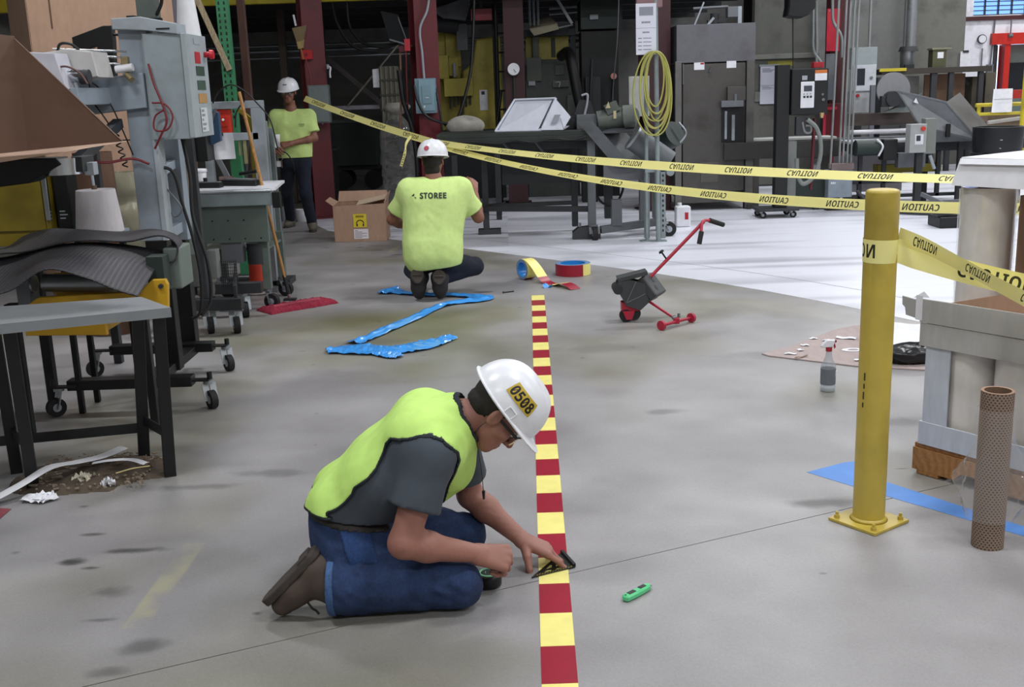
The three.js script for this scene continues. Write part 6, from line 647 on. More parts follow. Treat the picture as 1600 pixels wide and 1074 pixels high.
{ // black drive with keypad on a caster stand
  const t = thing('drive_stand', 'black variable-speed drive with a white keypad on a caster stand', 'drive', [3.4, 0, -13.0]);
  add(t, 'post', M.black, bx(3.21, 3.36, .12, 1.78, -13.12, -12.98)); add(t, 'post_side', M.greyw, bx(3.36, 3.47, .1, .9, -13.12, -13.02)); add(t, 'drive_body', M.black, bx(3.37, 3.80, 1.20, 1.73, -13.2, -12.94, { r: .012 })); add(t, 'keypad', M.white, bx(3.475, 3.635, 1.28, 1.58, -12.94, -12.925, { r: .008 })); add(t, 'keypad_screen', mat('#4a4e54', .3), bx(3.51, 3.605, 1.47, 1.535, -12.925, -12.921, { r: 0 })); for (let i = 0; i < 3; i++) add(t, 'key', M.dgrey, bx(3.505 + i * .038, 3.53 + i * .038, 1.395, 1.42, -12.925, -12.921, { r: 0 })); for (let i = 0; i < 3; i++) add(t, 'key', M.mgrey, bx(3.505 + i * .038, 3.52 + i * .038, 1.435, 1.445, -12.925, -12.921, { r: 0 })); add(t, 'warning_label', M.paper, bx(3.64, 3.78, 1.59, 1.67, -12.94, -12.936, { r: 0 })); add(t, 'orange_strip', mat('#d8783a', .5), bx(3.64, 3.78, 1.67, 1.71, -12.94, -12.936, { r: 0 })); add(t, 'name_plate', M.lgrey, bx(3.49, 3.55, 1.60, 1.65, -12.94, -12.936, { r: 0 })); add(t, 'red_cap', M.red, bx(3.64, 3.76, 1.735, 1.80, -13.12, -13.0)); add(t, 'selector', M.chrome, cyl([3.73, 1.43, -12.94], [3.73, 1.43, -12.92], .014), cyl([3.74, 1.37, -12.94], [3.74, 1.37, -12.92], .018)); add(t, 'brass_knob', mat('#c9a87a', .4, .5), cyl([3.73, 1.22, -12.93], [3.73, 1.16, -12.93], .028, .018)); add(t, 'indicator_box', M.dgrey, bx(3.43, 3.6, .97, 1.18, -13.0, -12.92)); add(t, 'conduit_hose', M.greyw, tube([[3.55, 1.15, -12.9], [3.66, 1.05, -12.9], [3.72, .85, -12.9], [3.70, .62, -12.9], [3.62, .45, -12.9], [3.52, .40, -12.9], [3.46, .5, -12.9], [3.44, .7, -12.9]], .026)); add(t, 'conduit_hose', M.greyw, tube([[3.50, 1.12, -12.92], [3.54, 1.0, -12.92], [3.60, 1.0, -12.92], [3.60, 1.07, -12.92], [3.54, 1.08, -12.92]], .014)); add(t, 'red_pipe', M.maroon, cyl([3.70, .3, -13.2], [3.72, 1.15, -13.2], .02));
  add(t, 'dolly', M.dgrey, bx(3.0, 3.48, .085, .115, -13.28, -12.86)); for (const [x, z] of [[3.06, -13.2], [3.42, -12.92], [3.06, -12.92], [3.42, -13.22]]) caster(t, x, .085, z, .04, .4, M.galv);
  simple('green_pan', 'low dark green pan on casters behind the drive stand', 'pan', [3.9, 0, -13.9], [['pan_body', M.darkgreen, ext([[3.45, .38], [4.25, .38], [4.18, .14], [3.55, .14]], -14.0, -13.6, 'xy', .01)], ['chassis', M.dgrey, bx(3.5, 4.2, .1, .14, -13.95, -13.65)], ['wheel', M.dgrey, cyl([3.9, .05, -13.62], [3.9, .05, -13.66], .05)], ['wheel', M.dgrey, cyl([3.6, .05, -13.9], [3.6, .05, -13.94], .05)]]);
}
{ // conduits, red plates and HMI
  const t = thing('conduit_bundle', 'bundle of five vertical grey conduits running down to a motor drive', 'conduits', [4.3, 0, -13.6]), gc = mat('#9b9f9f', .4, .5);
  [[4.02, 4.10], [4.13, 4.18], [4.18, 4.235], [4.235, 4.29], [4.285, 4.345]].forEach(([xb, xt], i) => add(t, 'conduit', gc, cyl([xb, .52, -13.5 - i * .01], [xt, 4.5, -13.5 - i * .01], .014, .014, 10))); add(t, 'clamp_strut', gc, bx(4.0, 4.32, 2.62, 2.68, -13.53, -13.47)); add(t, 'header_box', mat('#7a6a68', .5), bx(4.02, 4.30, .50, .58, -13.6, -13.45));
  const d = thing('motor_drive_box', 'grey motor drive box on a floor stand below the conduits', 'drive', [4.15, 0, -13.5]); add(d, 'housing', M.bluegrey, bx(3.99, 4.29, .16, .50, -13.66, -13.46, { r: .01 })); add(d, 'display', M.black, bx(4.01, 4.10, .40, .46, -13.46, -13.455, { r: 0 })); const tx = canvasTex(128, 64, c => { c.fillStyle = '#8d98a3'; c.fillRect(0, 0, 128, 64); c.fillStyle = '#e6e9ec'; for (let k = 0; k < 3; k++) c.fillRect(18 + k * 26, 18, 16, 30); }); const pl = new THREE.PlaneGeometry(.1, .05); pl.translate(4.06, .345, -13.458); add(d, 'lettering', mat('#fff', .5, 0, { map: tx }), pl, 'uv'); add(d, 'post', M.dgrey, bx(4.08, 4.12, .05, .2, -13.55, -13.5)); add(d, 'post', M.dgrey, bx(4.2, 4.25, .05, .2, -13.55, -13.5)); add(d, 'foot', M.black, bx(3.98, 4.3, .003, .07, -13.6, -13.45));
  const t2 = simple('side_conduits', 'two pale conduits bending down the maroon column', 'conduits', [4.6, 1.6, -16.3], [['conduit', gc, tube([[4.52, 4.2, -16.3], [4.53, 3.0, -16.3], [4.54, 2.3, -16.3], [4.56, 2.0, -16.3], [4.68, 1.82, -16.3], [4.7, 1.7, -16.3]], .022)], ['conduit', gc, tube([[4.58, 4.2, -16.3], [4.58, 2.6, -16.3], [4.6, 2.05, -16.3], [4.6, 1.75, -16.3]], .02)], ['conduit', gc, tube([[4.78, 4.2, -16.2], [4.78, 2.6, -16.2], [4.8, 2.4, -16.2], [4.92, 2.2, -16.2], [4.94, 1.9, -16.2]], .022)]]);
  simple('red_sign_plate', 'bright red sign plate on the maroon column', 'sign', [4.85, 2.0, -16.4], [['plate', mat('#c81f38', .4), bx(4.77, 4.96, 2.0, 2.60, -16.43, -16.41, { r: .002 })], ['rivet', M.steel, cyl([4.80, 2.57, -16.41], [4.80, 2.57, -16.405], .01, .01, 8)]]);
  const rg = simple('red_guard_door', 'dark red guard panel below the sign plate', 'guard', [4.88, 0, -16.3], [['panel', mat('#6b1820', .5), bx(4.74, 5.05, .05, 1.25, -16.43, -16.39)], ['bright_edge', mat('#d0324a', .4), bx(4.72, 4.76, .05, 1.2, -16.39, -16.36), bx(4.76, 4.92, 1.16, 1.2, -16.39, -16.36)], ['grey_board', M.mgrey, bx(4.74, 4.9, 1.3, 1.96, -16.42, -16.38)], ['foot', M.dgrey, bx(4.74, 5.05, .001, .05, -16.44, -16.36)]]);
  rg.position.z += .08;
  const h = thing('operator_panel', 'grey operator panel box with a dark screen', 'control panel', [5.1, 0, -15.7]); add(h, 'upper_box', mat('#9aa3a4', .45), bx(4.94, 5.28, 1.72, 2.02, -15.95, -15.68)); add(h, 'panel_face', mat('#c9ccd2', .45), bx(4.93, 5.25, 1.42, 1.78, -15.68, -15.6, { r: .006 })); add(h, 'screen', mat('#30343c', .2), bx(4.98, 5.09, 1.50, 1.73, -15.6, -15.596, { r: 0 })); add(h, 'knob', M.mgrey, cyl([5.18, 1.60, -15.6], [5.18, 1.60, -15.58], .02)); add(h, 'red_button', M.red, cyl([5.0, 1.36, -15.62], [5.0, 1.36, -15.58], .022)); add(h, 'lower_box', mat('#a7a9ab', .5), bx(4.93, 5.22, 1.12, 1.42, -15.9, -15.62)); add(h, 'stand', M.dgrey, bx(5.02, 5.12, .001, 1.12, -15.85, -15.75)); add(h, 'conduit', gc, cyl([5.2, 2.02, -15.8], [5.2, 4.0, -15.8], .02)); add(h, 'post', M.mgrey, bx(5.13, 5.2, .5, 1.5, -15.5, -15.43)); add(h, 'brace_arm', M.mgrey, bar([5.1, 1.0, -15.8], [5.16, 1.0, -15.46], .04, .04));
}
{ // conveyor with discharge hopper and black tub
  const g = mat('#6e7276', .45, .35), t = thing('long_conveyor', 'long roller conveyor on thin legs across the right background', 'conveyor', [5.0, 0, -13.8]);
  add(t, 'belt', mat('#c4c4cc', .45), bx(4.3, 6.6, .80, .83, -14.2, -13.7)); add(t, 'side_frame', M.dgrey, bx(4.3, 6.6, .68, .80, -13.7, -13.66)); add(t, 'side_frame', M.dgrey, bx(4.3, 6.6, .68, .80, -14.24, -14.2)); add(t, 'drum', M.darkgreen, cyl([4.32, .76, -13.5], [4.62, .76, -13.5], .10, .10, 22)); add(t, 'motor', M.black, bx(4.64, 4.82, .60, .86, -13.6, -13.42, { r: .015 })); add(t, 'cable_wrap', M.white, tube([[4.56, .86, -13.42], [4.62, .78, -13.38], [4.58, .66, -13.4]], .012)); for (const x of [4.42, 4.72, 5.4, 5.75]) add(t, 'leg', M.dgrey, bx(x, x + .05, .12, .68, -13.7, -13.65)); add(t, 'lower_rail', M.dgrey, bx(4.3, 6.2, .30, .34, -13.7, -13.65)); add(t, 'lower_rail', M.dgrey, bx(4.3, 6.2, .12, .16, -13.7, -13.65)); for (const x of [4.42, 5.75]) add(t, 'foot', M.black, bx(x - .05, x + .1, .001, .12, -13.75, -13.6)); add(t, 'junction', M.mgrey, bx(4.86, 5.2, .5, .68, -13.62, -13.5)); add(t, 'yellow_pan', M.yellow3, bx(4.7, 5.5, .42, .52, -13.95, -13.75)); add(t, 'white_panel', mat('#c5c0c4', .6), bx(4.3, 5.2, .14, .62, -14.3, -14.27));
  simple('upper_conveyor_frame', 'dark brown conveyor beam with round guard disc behind the panel', 'conveyor', [5.2, 0, -14.7], [['beam', mat('#4c423d', .6), bx(4.6, 5.7, .98, 1.14, -14.75, -14.65)], ['lower_shelf', M.mgrey, bx(4.5, 5.9, .78, .82, -14.9, -14.7)], ['post', M.dgrey, bx(4.98, 5.04, .001, 1.6, -14.8, -14.74)], ['post', M.dgrey, bx(5.55, 5.6, .001, .98, -14.8, -14.74)], ['disc', mat('#8c8c90', .5), cyl([5.14, 1.44, -14.6], [5.14, 1.44, -14.57], .22, .22, 36)], ['disc_motor', M.dgrey, cyl([5.1, 1.32, -14.57], [5.1, 1.32, -14.42], .10), bx(4.95, 5.28, 1.22, 1.36, -14.55, -14.45)], ['mesh_guard', mat('#7a8480', .5), plate([[5.0, 1.15, -14.5], [5.32, 1.15, -14.5], [5.5, 1.4, -14.5], [5.24, 1.24, -14.5]], .01)], ['white_rollers', M.white, cyl([4.6, .9, -14.6], [5.6, .9, -14.6], .03)]]);
  const h = thing('discharge_hopper', 'sloped grey sheet-metal discharge hopper with a folded side', 'hopper', [5.3, 0, -13.5]);
  add(h, 'back_plate', mat('#7c7f82', .4, .4), plate([[4.845, 1.43, -13.6], [5.10, 1.01, -13.5], [5.78, .82, -13.44], [5.39, 1.275, -13.46]], .008)); add(h, 'side_plate', mat('#6a6864', .45, .3), plate([[5.39, 1.275, -13.46], [5.79, .82, -13.44], [6.136, .93, -13.9], [5.735, 1.378, -13.9]], .008)); add(h, 'rim', g, bar([4.845, 1.43, -13.59], [5.40, 1.275, -13.45], .02, .025), bar([5.39, 1.275, -13.45], [5.79, .83, -13.43], .015, .02), bar([4.845, 1.43, -13.59], [5.09, 1.02, -13.49], .02, .02)); add(h, 'label', M.white, plate([[5.02, 1.29, -13.52], [5.08, 1.27, -13.51], [5.05, 1.34, -13.52]], .004)); add(h, 'support', M.dgrey, bx(5.2, 5.5, .83, 1.1, -13.9, -13.7), bx(5.25, 5.3, .81, 1.2, -13.6, -13.55)); add(h, 'lower_plate', mat('#5f6266', .45, .4), plate([[5.1, 1.01, -13.49], [5.15, .80, -13.49], [5.74, .80, -13.43], [5.78, .82, -13.43]], .008)); add(h, 'black_latch', M.black, bx(5.40, 5.45, .86, 1.02, -13.44, -13.40)); add(h, 'leg', M.dgrey, bx(5.3, 5.36, .001, .83, -13.88, -13.82)); add(h, 'leg', M.dgrey, bx(5.62, 5.68, .001, .9, -13.6, -13.54));
  const b = thing('round_tub', 'large black round tub beside the discharge hopper', 'tub', [5.8, 0, -12.9]); add(b, 'tub_wall', mat('#15161a', .4), lathe([[0, .68], [.26, .68], [.275, .70], [.285, .985], [.275, .99], [.265, .985], [.255, .72], [0, .71]], 5.83, 0, -12.95, 36)); add(b, 'scuff_mark', M.lgrey, bx(5.74, 5.78, .84, .85, -12.682, -12.678, { r: 0 })); add(b, 'scuff_mark', M.lgrey, bx(5.74, 5.77, .745, .755, -12.69, -12.684, { r: 0 })); add(b, 'stand', M.dgrey, bx(5.6, 6.05, .60, .68, -13.15, -12.75)); for (const [x, z] of [[5.63, -12.78], [6.02, -12.78], [5.63, -13.12], [6.02, -13.12]]) add(b, 'stand_leg', M.dgrey, bx(x - .03, x + .03, .001, .6, z - .03, z + .03));
  const c = thing('starter_box', 'pale grey starter box with a red button and small meter', 'control box', [5.0, 0, -13.2]); add(c, 'housing', mat('#a4a7a6', .45), bx(4.86, 5.06, .70, 1.04, -13.3, -13.14, { r: .008 })); add(c, 'side_housing', mat('#80857f', .45), bx(5.06, 5.2, .68, 1.10, -13.34, -13.2, { r: .008 })); add(c, 'stop_button', mat('#cf3a2c', .4), cyl([5.01, .985, -13.14], [5.01, .985, -13.11], .026)); add(c, 'meter', M.white, bx(4.92, 5.02, .80, .92, -13.14, -13.136, { r: 0 })); add(c, 'meter_window', mat('#3b4048', .3), bx(4.935, 4.985, .84, .905, -13.136, -13.133, { r: 0 })); add(c, 'loose_bracket', M.lgrey, cyl([5.12, .66, -13.16], [5.18, .5, -13.16], .02)); add(c, 'stand', M.dgrey, bx(4.98, 5.06, .001, .7, -13.3, -13.22));
  simple('floor_hoses', 'dark hoses and bars lying below the long conveyor', 'hoses', [4.8, 0, -12.6], [['hose', M.dgrey, tube([[4.3, .25, -13.3], [4.45, .06, -13.1], [4.7, .03, -12.8], [5.0, .03, -12.6]], .022)], ['hose', M.dgrey, tube([[4.35, .2, -13.35], [4.6, .10, -13.2], [4.85, .04, -13.0], [5.2, .03, -12.9]], .02)], ['bar', M.mgrey, bar([4.5, .10, -13.0], [5.3, .16, -12.6], .06, .05)], ['bar', M.mgrey, bar([4.9, .24, -12.8], [5.2, .06, -12.3], .03, .05)]]);
  simple('black_floor_block', 'black skid block on the white floor near the film rolls', 'skid', [4.85, 0, -11.7], [['block', M.black, bx(4.62, 5.2, .003, .12, -11.85, -11.5, { r: .01 })], ['top_bar', M.dgrey, bar([4.6, .14, -11.6], [5.4, .22, -11.7], .1, .04)]]);
}
{ // far wall fittings
  const gw = mat('#7d7d7a', .6, .05), t = thing('oven_housing', 'huge grey sheet-steel oven housing before the back wall', 'oven', [7.3, 0, -20.8]);
  add(t, 'front_panel', gw, bx(6.2, 7.2, .001, 4.6, -21.6, -20.0)); add(t, 'front_panel', mat('#77776f', .6, .05), bx(7.21, 8.30, .001, 4.6, -21.6, -20.02)); add(t, 'panel_seam', M.mgrey, bx(7.195, 7.215, .001, 4.6, -20.0, -19.98)); add(t, 'panel', gw, bx(5.32, 6.2, 1.0, 4.6, -21.5, -20.3));
  const d = thing('spiral_duct', 'spiral steel duct ending in a galvanised bucket', 'duct', [7.0, 1.75, -19.2]); add(d, 'duct', mat('#8f9294', .4, .4), lathe(Array.from({ length: 60 }, (_, i) => [.082 + (i % 2) * .004, 2.08 + i * .045]), 7.03, 0, -19.2, 20)); add(d, 'collar', M.dgrey, cyl([7.0, 2.02, -19.2], [7.0, 2.10, -19.2], .17, .14, 22)); add(d, 'bucket', M.galv, lathe([[0, 1.75], [.11, 1.75], [.125, 2.03]], 6.98, 0, -19.2, 22)); add(d, 'valve', M.dgrey, bx(6.9, 7.06, 1.7, 1.8, -19.12, -19.05));
  simple('work_platform', 'brown work platform with a yellow edge below the duct', 'platform', [7.1, 0, -19.0], [['deck', mat('#3d362f', .7), bx(6.35, 8.2, 1.64, 1.73, -19.5, -18.6)], ['yellow_edge', M.yellow2, bx(6.3, 6.75, 1.69, 1.74, -18.6, -18.56)], ['board', M.card2, bx(7.25, 7.95, 1.0, 1.62, -19.1, -19.05)], ['post', M.dgrey, bx(7.2, 7.3, .001, 1.64, -18.7, -18.62)], ['post', M.dgrey, bx(7.5, 7.58, .001, 1.64, -18.7, -18.62)], ['post', M.dgrey, bx(8.0, 8.08, .001, 1.64, -18.7, -18.62)], ['sheet', mat('#8d8d88', .5), bx(6.7, 7.2, .9, 1.6, -19.2, -19.17)], ['tag', M.paper, bx(6.88, 6.93, 1.48, 1.56, -19.165, -19.16, { r: 0 })]]);
  simple('olive_box', 'small olive box with a white label on the platform', 'box', [7.35, 1.74, -18.8], [['box_body', mat('#55543a', .7), bx(7.25, 7.48, 1.735, 2.02, -18.95, -18.75)], ['box_label', M.paper, bx(7.33, 7.43, 1.88, 1.98, -18.75, -18.746, { r: 0 })], ['lid', mat('#86826a', .6), bx(7.23, 7.56, 2.02, 2.05, -18.97, -18.73)]]);
  simple('clipboard', 'white clipboard hanging on the edge of the oven housing', 'clipboard', [8.35, 1.7, -20], [['board', M.paper, bx(8.22, 8.40, 1.72, 2.0, -19.99, -19.97)], ['clip', M.dgrey, bx(8.26, 8.36, 1.98, 2.02, -19.97, -19.95)]]);
  simple('wall_clock', 'small round clock on the white wall', 'clock', [9.6, 2.2, -22.4], [['case', M.dgrey, cyl([9.66, 2.28, -22.48], [9.66, 2.28, -22.44], .09, .09, 24)], ['face', M.paper, cyl([9.66, 2.28, -22.44], [9.66, 2.28, -22.435], .075, .075, 24)]]);
  simple('wall_conduit', 'thin conduits with switch boxes on the white wall', 'conduit', [9.9, 1.4, -22.4], [['conduit', M.mgrey, cyl([9.86, 1.75, -22.46], [9.9, 2.64, -22.46], .014)], ['switch', M.mgrey, bx(9.79, 9.91, 1.62, 1.78, -22.5, -22.42)], ['conduit', M.mgrey, cyl([10.2, 2.35, -22.4], [10.2, 2.64, -22.4], .014)], ['sensor', M.mgrey, cyl([10.2, 2.35, -22.4], [10.2, 2.30, -22.38], .05)]]);
  simple('exit_sign', 'small red and white exit sign above the red doorway', 'sign', [10.6, 2.7, -22.4], [['face', mat('#e6dcdc', .5), bx(10.45, 10.72, 2.74, 2.92, -22.46, -22.42)], ['bars', mat('#c0302c', .5), ...[0, 1, 2, 3].map(i => bx(10.48 + i * .056, 10.515 + i * .056, 2.78, 2.88, -22.42, -22.416, { r: 0 }))]]);
  simple('handrail', 'yellow pipe handrail in front of the white wall', 'handrail', [8.0, 0, -17.3], [['top_rail', M.yellow2, cyl([7.45, 1.12, -17.4], [9.6, 1.12, -17.4], .03)], ['mid_rail', M.yellow2, cyl([7.45, .98, -17.4], [9.6, .98, -17.4], .025)], ['post', M.yellow2, cyl([7.5, .001, -17.4], [7.5, 1.12, -17.4], .03)], ['post', M.yellow2, cyl([9.0, .001, -17.4], [9.0, 1.12, -17.4], .03)]]);
  simple('yellow_guard_post', 'tall yellow guard post at the picture edge before the red door', 'post', [8.0, 0, -17.0], [['post', M.yellow2, cyl([8.0, .001, -16.95], [8.02, 2.05, -16.95], .05, .05, 18)], ['foot', M.yellow2, bx(7.9, 8.1, .001, .015, -17.05, -16.85)]]);
  simple('notice_board', 'white paper notice leaning on the yellow handrail', 'paper', [7.85, 1.0, -17.2], [['paper', M.paper, plate([[7.66, 1.0, -17.3], [7.98, 1.0, -17.3], [8.0, 1.36, -17.36], [7.70, 1.36, -17.36]], .004)], ['line', M.mgrey, bx(7.7, 7.98, 1.2, 1.205, -17.318, -17.314, { r: 0 })]]);
  simple('brown_machine', 'brown machine frame and pipes behind the yellow handrail', 'machine', [8.3, 0, -18.2], [['column', mat('#4a4436', .7), bx(8.05, 8.25, .001, 1.56, -19.3, -19.0)], ['column', mat('#5a5548', .7), bx(8.28, 8.46, .001, 1.62, -19.3, -19.0)], ['beam', mat('#6f5c47', .7), bx(7.2, 9.6, .74, .95, -17.9, -17.7)], ['handle', M.dgrey, bar([7.96, 1.5, -19.1], [8.12, 1.36, -19.1], .03, .05)], ['red_beam', mat('#b02a20', .5), bx(8.5, 9.6, 1.18, 1.32, -18.6, -18.5)], ['flap', mat('#8a7468', .7), plate([[7.5, .92, -17.6], [7.75, .98, -17.6], [7.75, .84, -17.6]], .01)], ['pipe', M.cardgrey, cyl([7.7, .84, -17.5], [8.3, .9, -17.5], .03)]]);
  simple('dark_switch', 'dark switch box on the white wall beside the red door', 'switch', [9.9, 1.3, -22.4], [['housing', M.dgrey, bx(9.62, 9.74, 1.22, 1.4, -22.5, -22.42, { r: .01 })], ['cable', M.mgrey, cyl([9.68, 1.4, -22.46], [9.68, 2.1, -22.46], .012)]]);
}
// ================= people: signed distance bodies meshed with surface nets =================
const capD = (x, y, z, c) => { const ax = c[0], ay = c[1], az = c[2], bx_ = c[3] - ax, by = c[4] - ay, bz = c[5] - az, px = x - ax, py = y - ay, pz = z - az; let h = (px * bx_ + py * by + pz * bz) / (bx_ * bx_ + by * by + bz * bz + 1e-12); h = h < 0 ? 0 : h > 1 ? 1 : h; const dx = px - bx_ * h, dy = py - by * h, dz = pz - bz * h; return Math.sqrt(dx * dx + dy * dy + dz * dz) - (c[6] + (c[7] - c[6]) * h); };
const smin = (a, b, k) => { const h = Math.max(k - Math.abs(a - b), 0) / k; return Math.min(a, b) - h * h * k * .25; };
const smax = (a, b, k) => -smin(-a, -b, k);
const C = (a, b, ra, rb = ra) => [a[0], a[1], a[2], b[0], b[1], b[2], ra, rb];
const blend = (list, k) => (x, y, z) => { let d = 1e3; for (const c of list) d = smin(d, capD(x, y, z, c), k); return d; };
const plus = (a, b, s = 1) => [a[0] + b[0] * s, a[1] + b[1] * s, a[2] + b[2] * s], mix = (a, b, t) => [a[0] + (b[0] - a[0]) * t, a[1] + (b[1] - a[1]) * t, a[2] + (b[2] - a[2]) * t];
const dot3 = (a, b) => a[0] * b[0] + a[1] * b[1] + a[2] * b[2], cross3 = (a, b) => [a[1] * b[2] - a[2] * b[1], a[2] * b[0] - a[0] * b[2], a[0] * b[1] - a[1] * b[0]], unit = a => { const l = Math.hypot(...a) || 1; return [a[0] / l, a[1] / l, a[2] / l]; }, sub3 = (a, b) => [a[0] - b[0], a[1] - b[1], a[2] - b[2]];
function net(f, lo, hi, h) {
  const n = [0, 1, 2].map(i => Math.ceil((hi[i] - lo[i]) / h) + 2), [nx, ny, nz] = n, F = new Float32Array(nx * ny * nz), B = 6, id = (i, j, k) => i + nx * (j + ny * k);
  for (let k0 = 0; k0 < nz; k0 += B) for (let j0 = 0; j0 < ny; j0 += B) for (let i0 = 0; i0 < nx; i0 += B) {
    const c = f(lo[0] + (i0 + B / 2) * h, lo[1] + (j0 + B / 2) * h, lo[2] + (k0 + B / 2) * h), far = Math.abs(c) > B * h * 1.45;
    for (let k = k0; k < Math.min(nz, k0 + B); k++) for (let j = j0; j < Math.min(ny, j0 + B); j++) for (let i = i0; i < Math.min(nx, i0 + B); i++) F[id(i, j, k)] = far ? c : f(lo[0] + i * h, lo[1] + j * h, lo[2] + k * h);
  }
  const vi = new Int32Array(nx * ny * nz).fill(-1), pos = [], idx = [];
  const E_ = [[0, 1], [2, 3], [4, 5], [6, 7], [0, 2], [1, 3], [4, 6], [5, 7], [0, 4], [1, 5], [2, 6], [3, 7]];
  for (let k = 0; k < nz - 1; k++) for (let j = 0; j < ny - 1; j++) for (let i = 0; i < nx - 1; i++) {
    const v = [0, 1, 2, 3, 4, 5, 6, 7].map(c => F[id(i + (c & 1), j + ((c >> 1) & 1), k + (c >> 2))]); let s = 0; for (const q of v) if (q < 0) s++; if (s === 0 || s === 8) continue;
    let x = 0, y = 0, z = 0, m = 0; for (const [a, b] of E_) if ((v[a] < 0) !== (v[b] < 0)) { const t = v[a] / (v[a] - v[b]); x += (a & 1) + ((b & 1) - (a & 1)) * t; y += ((a >> 1) & 1) + (((b >> 1) & 1) - ((a >> 1) & 1)) * t; z += (a >> 2) + ((b >> 2) - (a >> 2)) * t; m++; }
    vi[id(i, j, k)] = pos.length / 3; pos.push(lo[0] + (i + x / m) * h, lo[1] + (j + y / m) * h, lo[2] + (k + z / m) * h);
  }
  const quad = (a, b, c, d, fl) => { if (a < 0 || b < 0 || c < 0 || d < 0) return; if (fl) idx.push(a, b, c, a, c, d); else idx.push(a, c, b, a, d, c); };
  for (let k = 1; k < nz - 1; k++) for (let j = 1; j < ny - 1; j++) for (let i = 1; i < nx - 1; i++) {
    const s = F[id(i, j, k)] < 0;
    if (s !== F[id(i + 1, j, k)] < 0) quad(vi[id(i, j - 1, k - 1)], vi[id(i, j, k - 1)], vi[id(i, j, k)], vi[id(i, j - 1, k)], s);
    if (s !== F[id(i, j + 1, k)] < 0) quad(vi[id(i - 1, j, k - 1)], vi[id(i - 1, j, k)], vi[id(i, j, k)], vi[id(i, j, k - 1)], s);
    if (s !== F[id(i, j, k + 1)] < 0) quad(vi[id(i - 1, j - 1, k)], vi[id(i, j - 1, k)], vi[id(i, j, k)], vi[id(i - 1, j, k)], s);
  }
  const g = new THREE.BufferGeometry(); g.setAttribute('position', new THREE.Float32BufferAttribute(pos, 3)); g.setIndex(idx); g.computeVertexNormals(); return g;
}
const frame = (o, X, Y, Z) => ({ o, X, Y, Z, to: (x, y, z) => { const d = [x - o[0], y - o[1], z - o[2]]; return [dot3(d, X), dot3(d, Y), dot3(d, Z)]; }, at: (x, y, z) => [o[0] + X[0] * x + Y[0] * y + Z[0] * z, o[1] + X[1] * x + Y[1] * y + Z[1] * z, o[2] + X[2] * x + Y[2] * y + Z[2] * z] });
const ell = (x, y, z, cx, cy, cz, rx, ry, rz) => { const a = (x - cx) / rx, b = (y - cy) / ry, c = (z - cz) / rz, k0 = Math.sqrt(a * a + b * b + c * c), k1 = Math.sqrt((a / rx) ** 2 + (b / ry) ** 2 + (c / rz) ** 2); return k1 < 1e-9 ? -Math.min(rx, ry, rz) : k0 * (k0 - 1) / k1; };
function headD(x, y, z) {                                   // head in its own frame: x to its left, y up, z to the front; ears at the origin's height
  let d = ell(x, y, z, 0, .035, -.012, .077, .090, .098); const ax = Math.abs(x);
  d = smin(d, ell(x, y, z, 0, -.045, .028, .060, .068, .064), .03); d = smin(d, capD(x, y, z, [-.012, -.094, .066, .012, -.094, .066, .022, .022]), .03);
  d = smin(d, capD(x, y, z, [-.034, .022, .082, .034, .022, .082, .012, .012]), .018); d = smin(d, capD(ax, y, z, [.045, -.02, .062, .05, -.022, .05, .02, .018]), .02);
  d = smin(d, capD(x, y, z, [0, .008, .092, 0, -.034, .113, .008, .0125]), .012); d = smin(d, capD(ax, y, z, [.012, -.038, .100, .013, -.038, .098, .008, .008]), .008);
  d = smin(d, capD(x, y, z, [-.020, -.061, .088, .020, -.061, .088, .0065, .0065]), .008); d = smin(d, capD(x, y, z, [-.018, -.072, .086, .018, -.072, .086, .0075, .0075]), .007);
  d = smax(d, -ell(ax, y, z, .033, .003, .104, .017, .011, .020), .010); d = smax(d, -capD(x, y, z, [-.02, -.0665, .100, .02, -.0665, .100, .0035, .0035]), .006);
  let e = ell(ax, y, z, .079, -.002, -.006, .010, .032, .019); e = smax(e, -ell(ax, y, z, .090, .0, .0, .008, .02, .010), .006); return smin(d, e, .008);
}
// hand frame: X along the fingers, Y out of the back of the hand, Z to the thumb side
function handCaps(fr, curl, spread, thumb, S = 1.12) {
  const L = [[.042, .026, .021], [.047, .029, .022], [.043, .027, .021], [.034, .021, .018]], K = [[.086, .004, .030], [.090, .006, .009], [.085, .004, -.012], [.077, 0, -.031]], out = [];
  K.forEach((k, i) => { out.push([0, -.002, .012 - i * .009, ...k, .019, .0125]); let p = k, a = 0; L[i].forEach((l, j) => { a += curl[i][j]; const s = spread[i], q = [p[0] + l * Math.cos(a) * Math.cos(s), p[1] - l * Math.sin(a), p[2] + l * Math.cos(a) * Math.sin(s)]; out.push([...p, ...q, .0098 - j * .0009, .0092 - j * .0009]); p = q; }); });
  out.push([.012, -.006, .014, ...thumb[0], .017, .0135], [...thumb[0], ...thumb[1], .0125, .0105], [...thumb[1], ...thumb[2], .0105, .0085]);
  return out.map(c => C(fr.at(c[0] * S, c[1] * S, c[2] * S), fr.at(c[3] * S, c[4] * S, c[5] * S), c[6] * S, c[7] * S));
}
const boundsOf = (caps, m) => { const lo = [9e9, 9e9, 9e9], hi = [-9e9, -9e9, -9e9]; for (const c of caps) for (let i = 0; i < 3; i++) { const r = Math.max(c[6], c[7]) + m; lo[i] = Math.min(lo[i], c[i] - r, c[3 + i] - r); hi[i] = Math.max(hi[i], c[i] + r, c[3 + i] + r); } return [lo, hi]; };
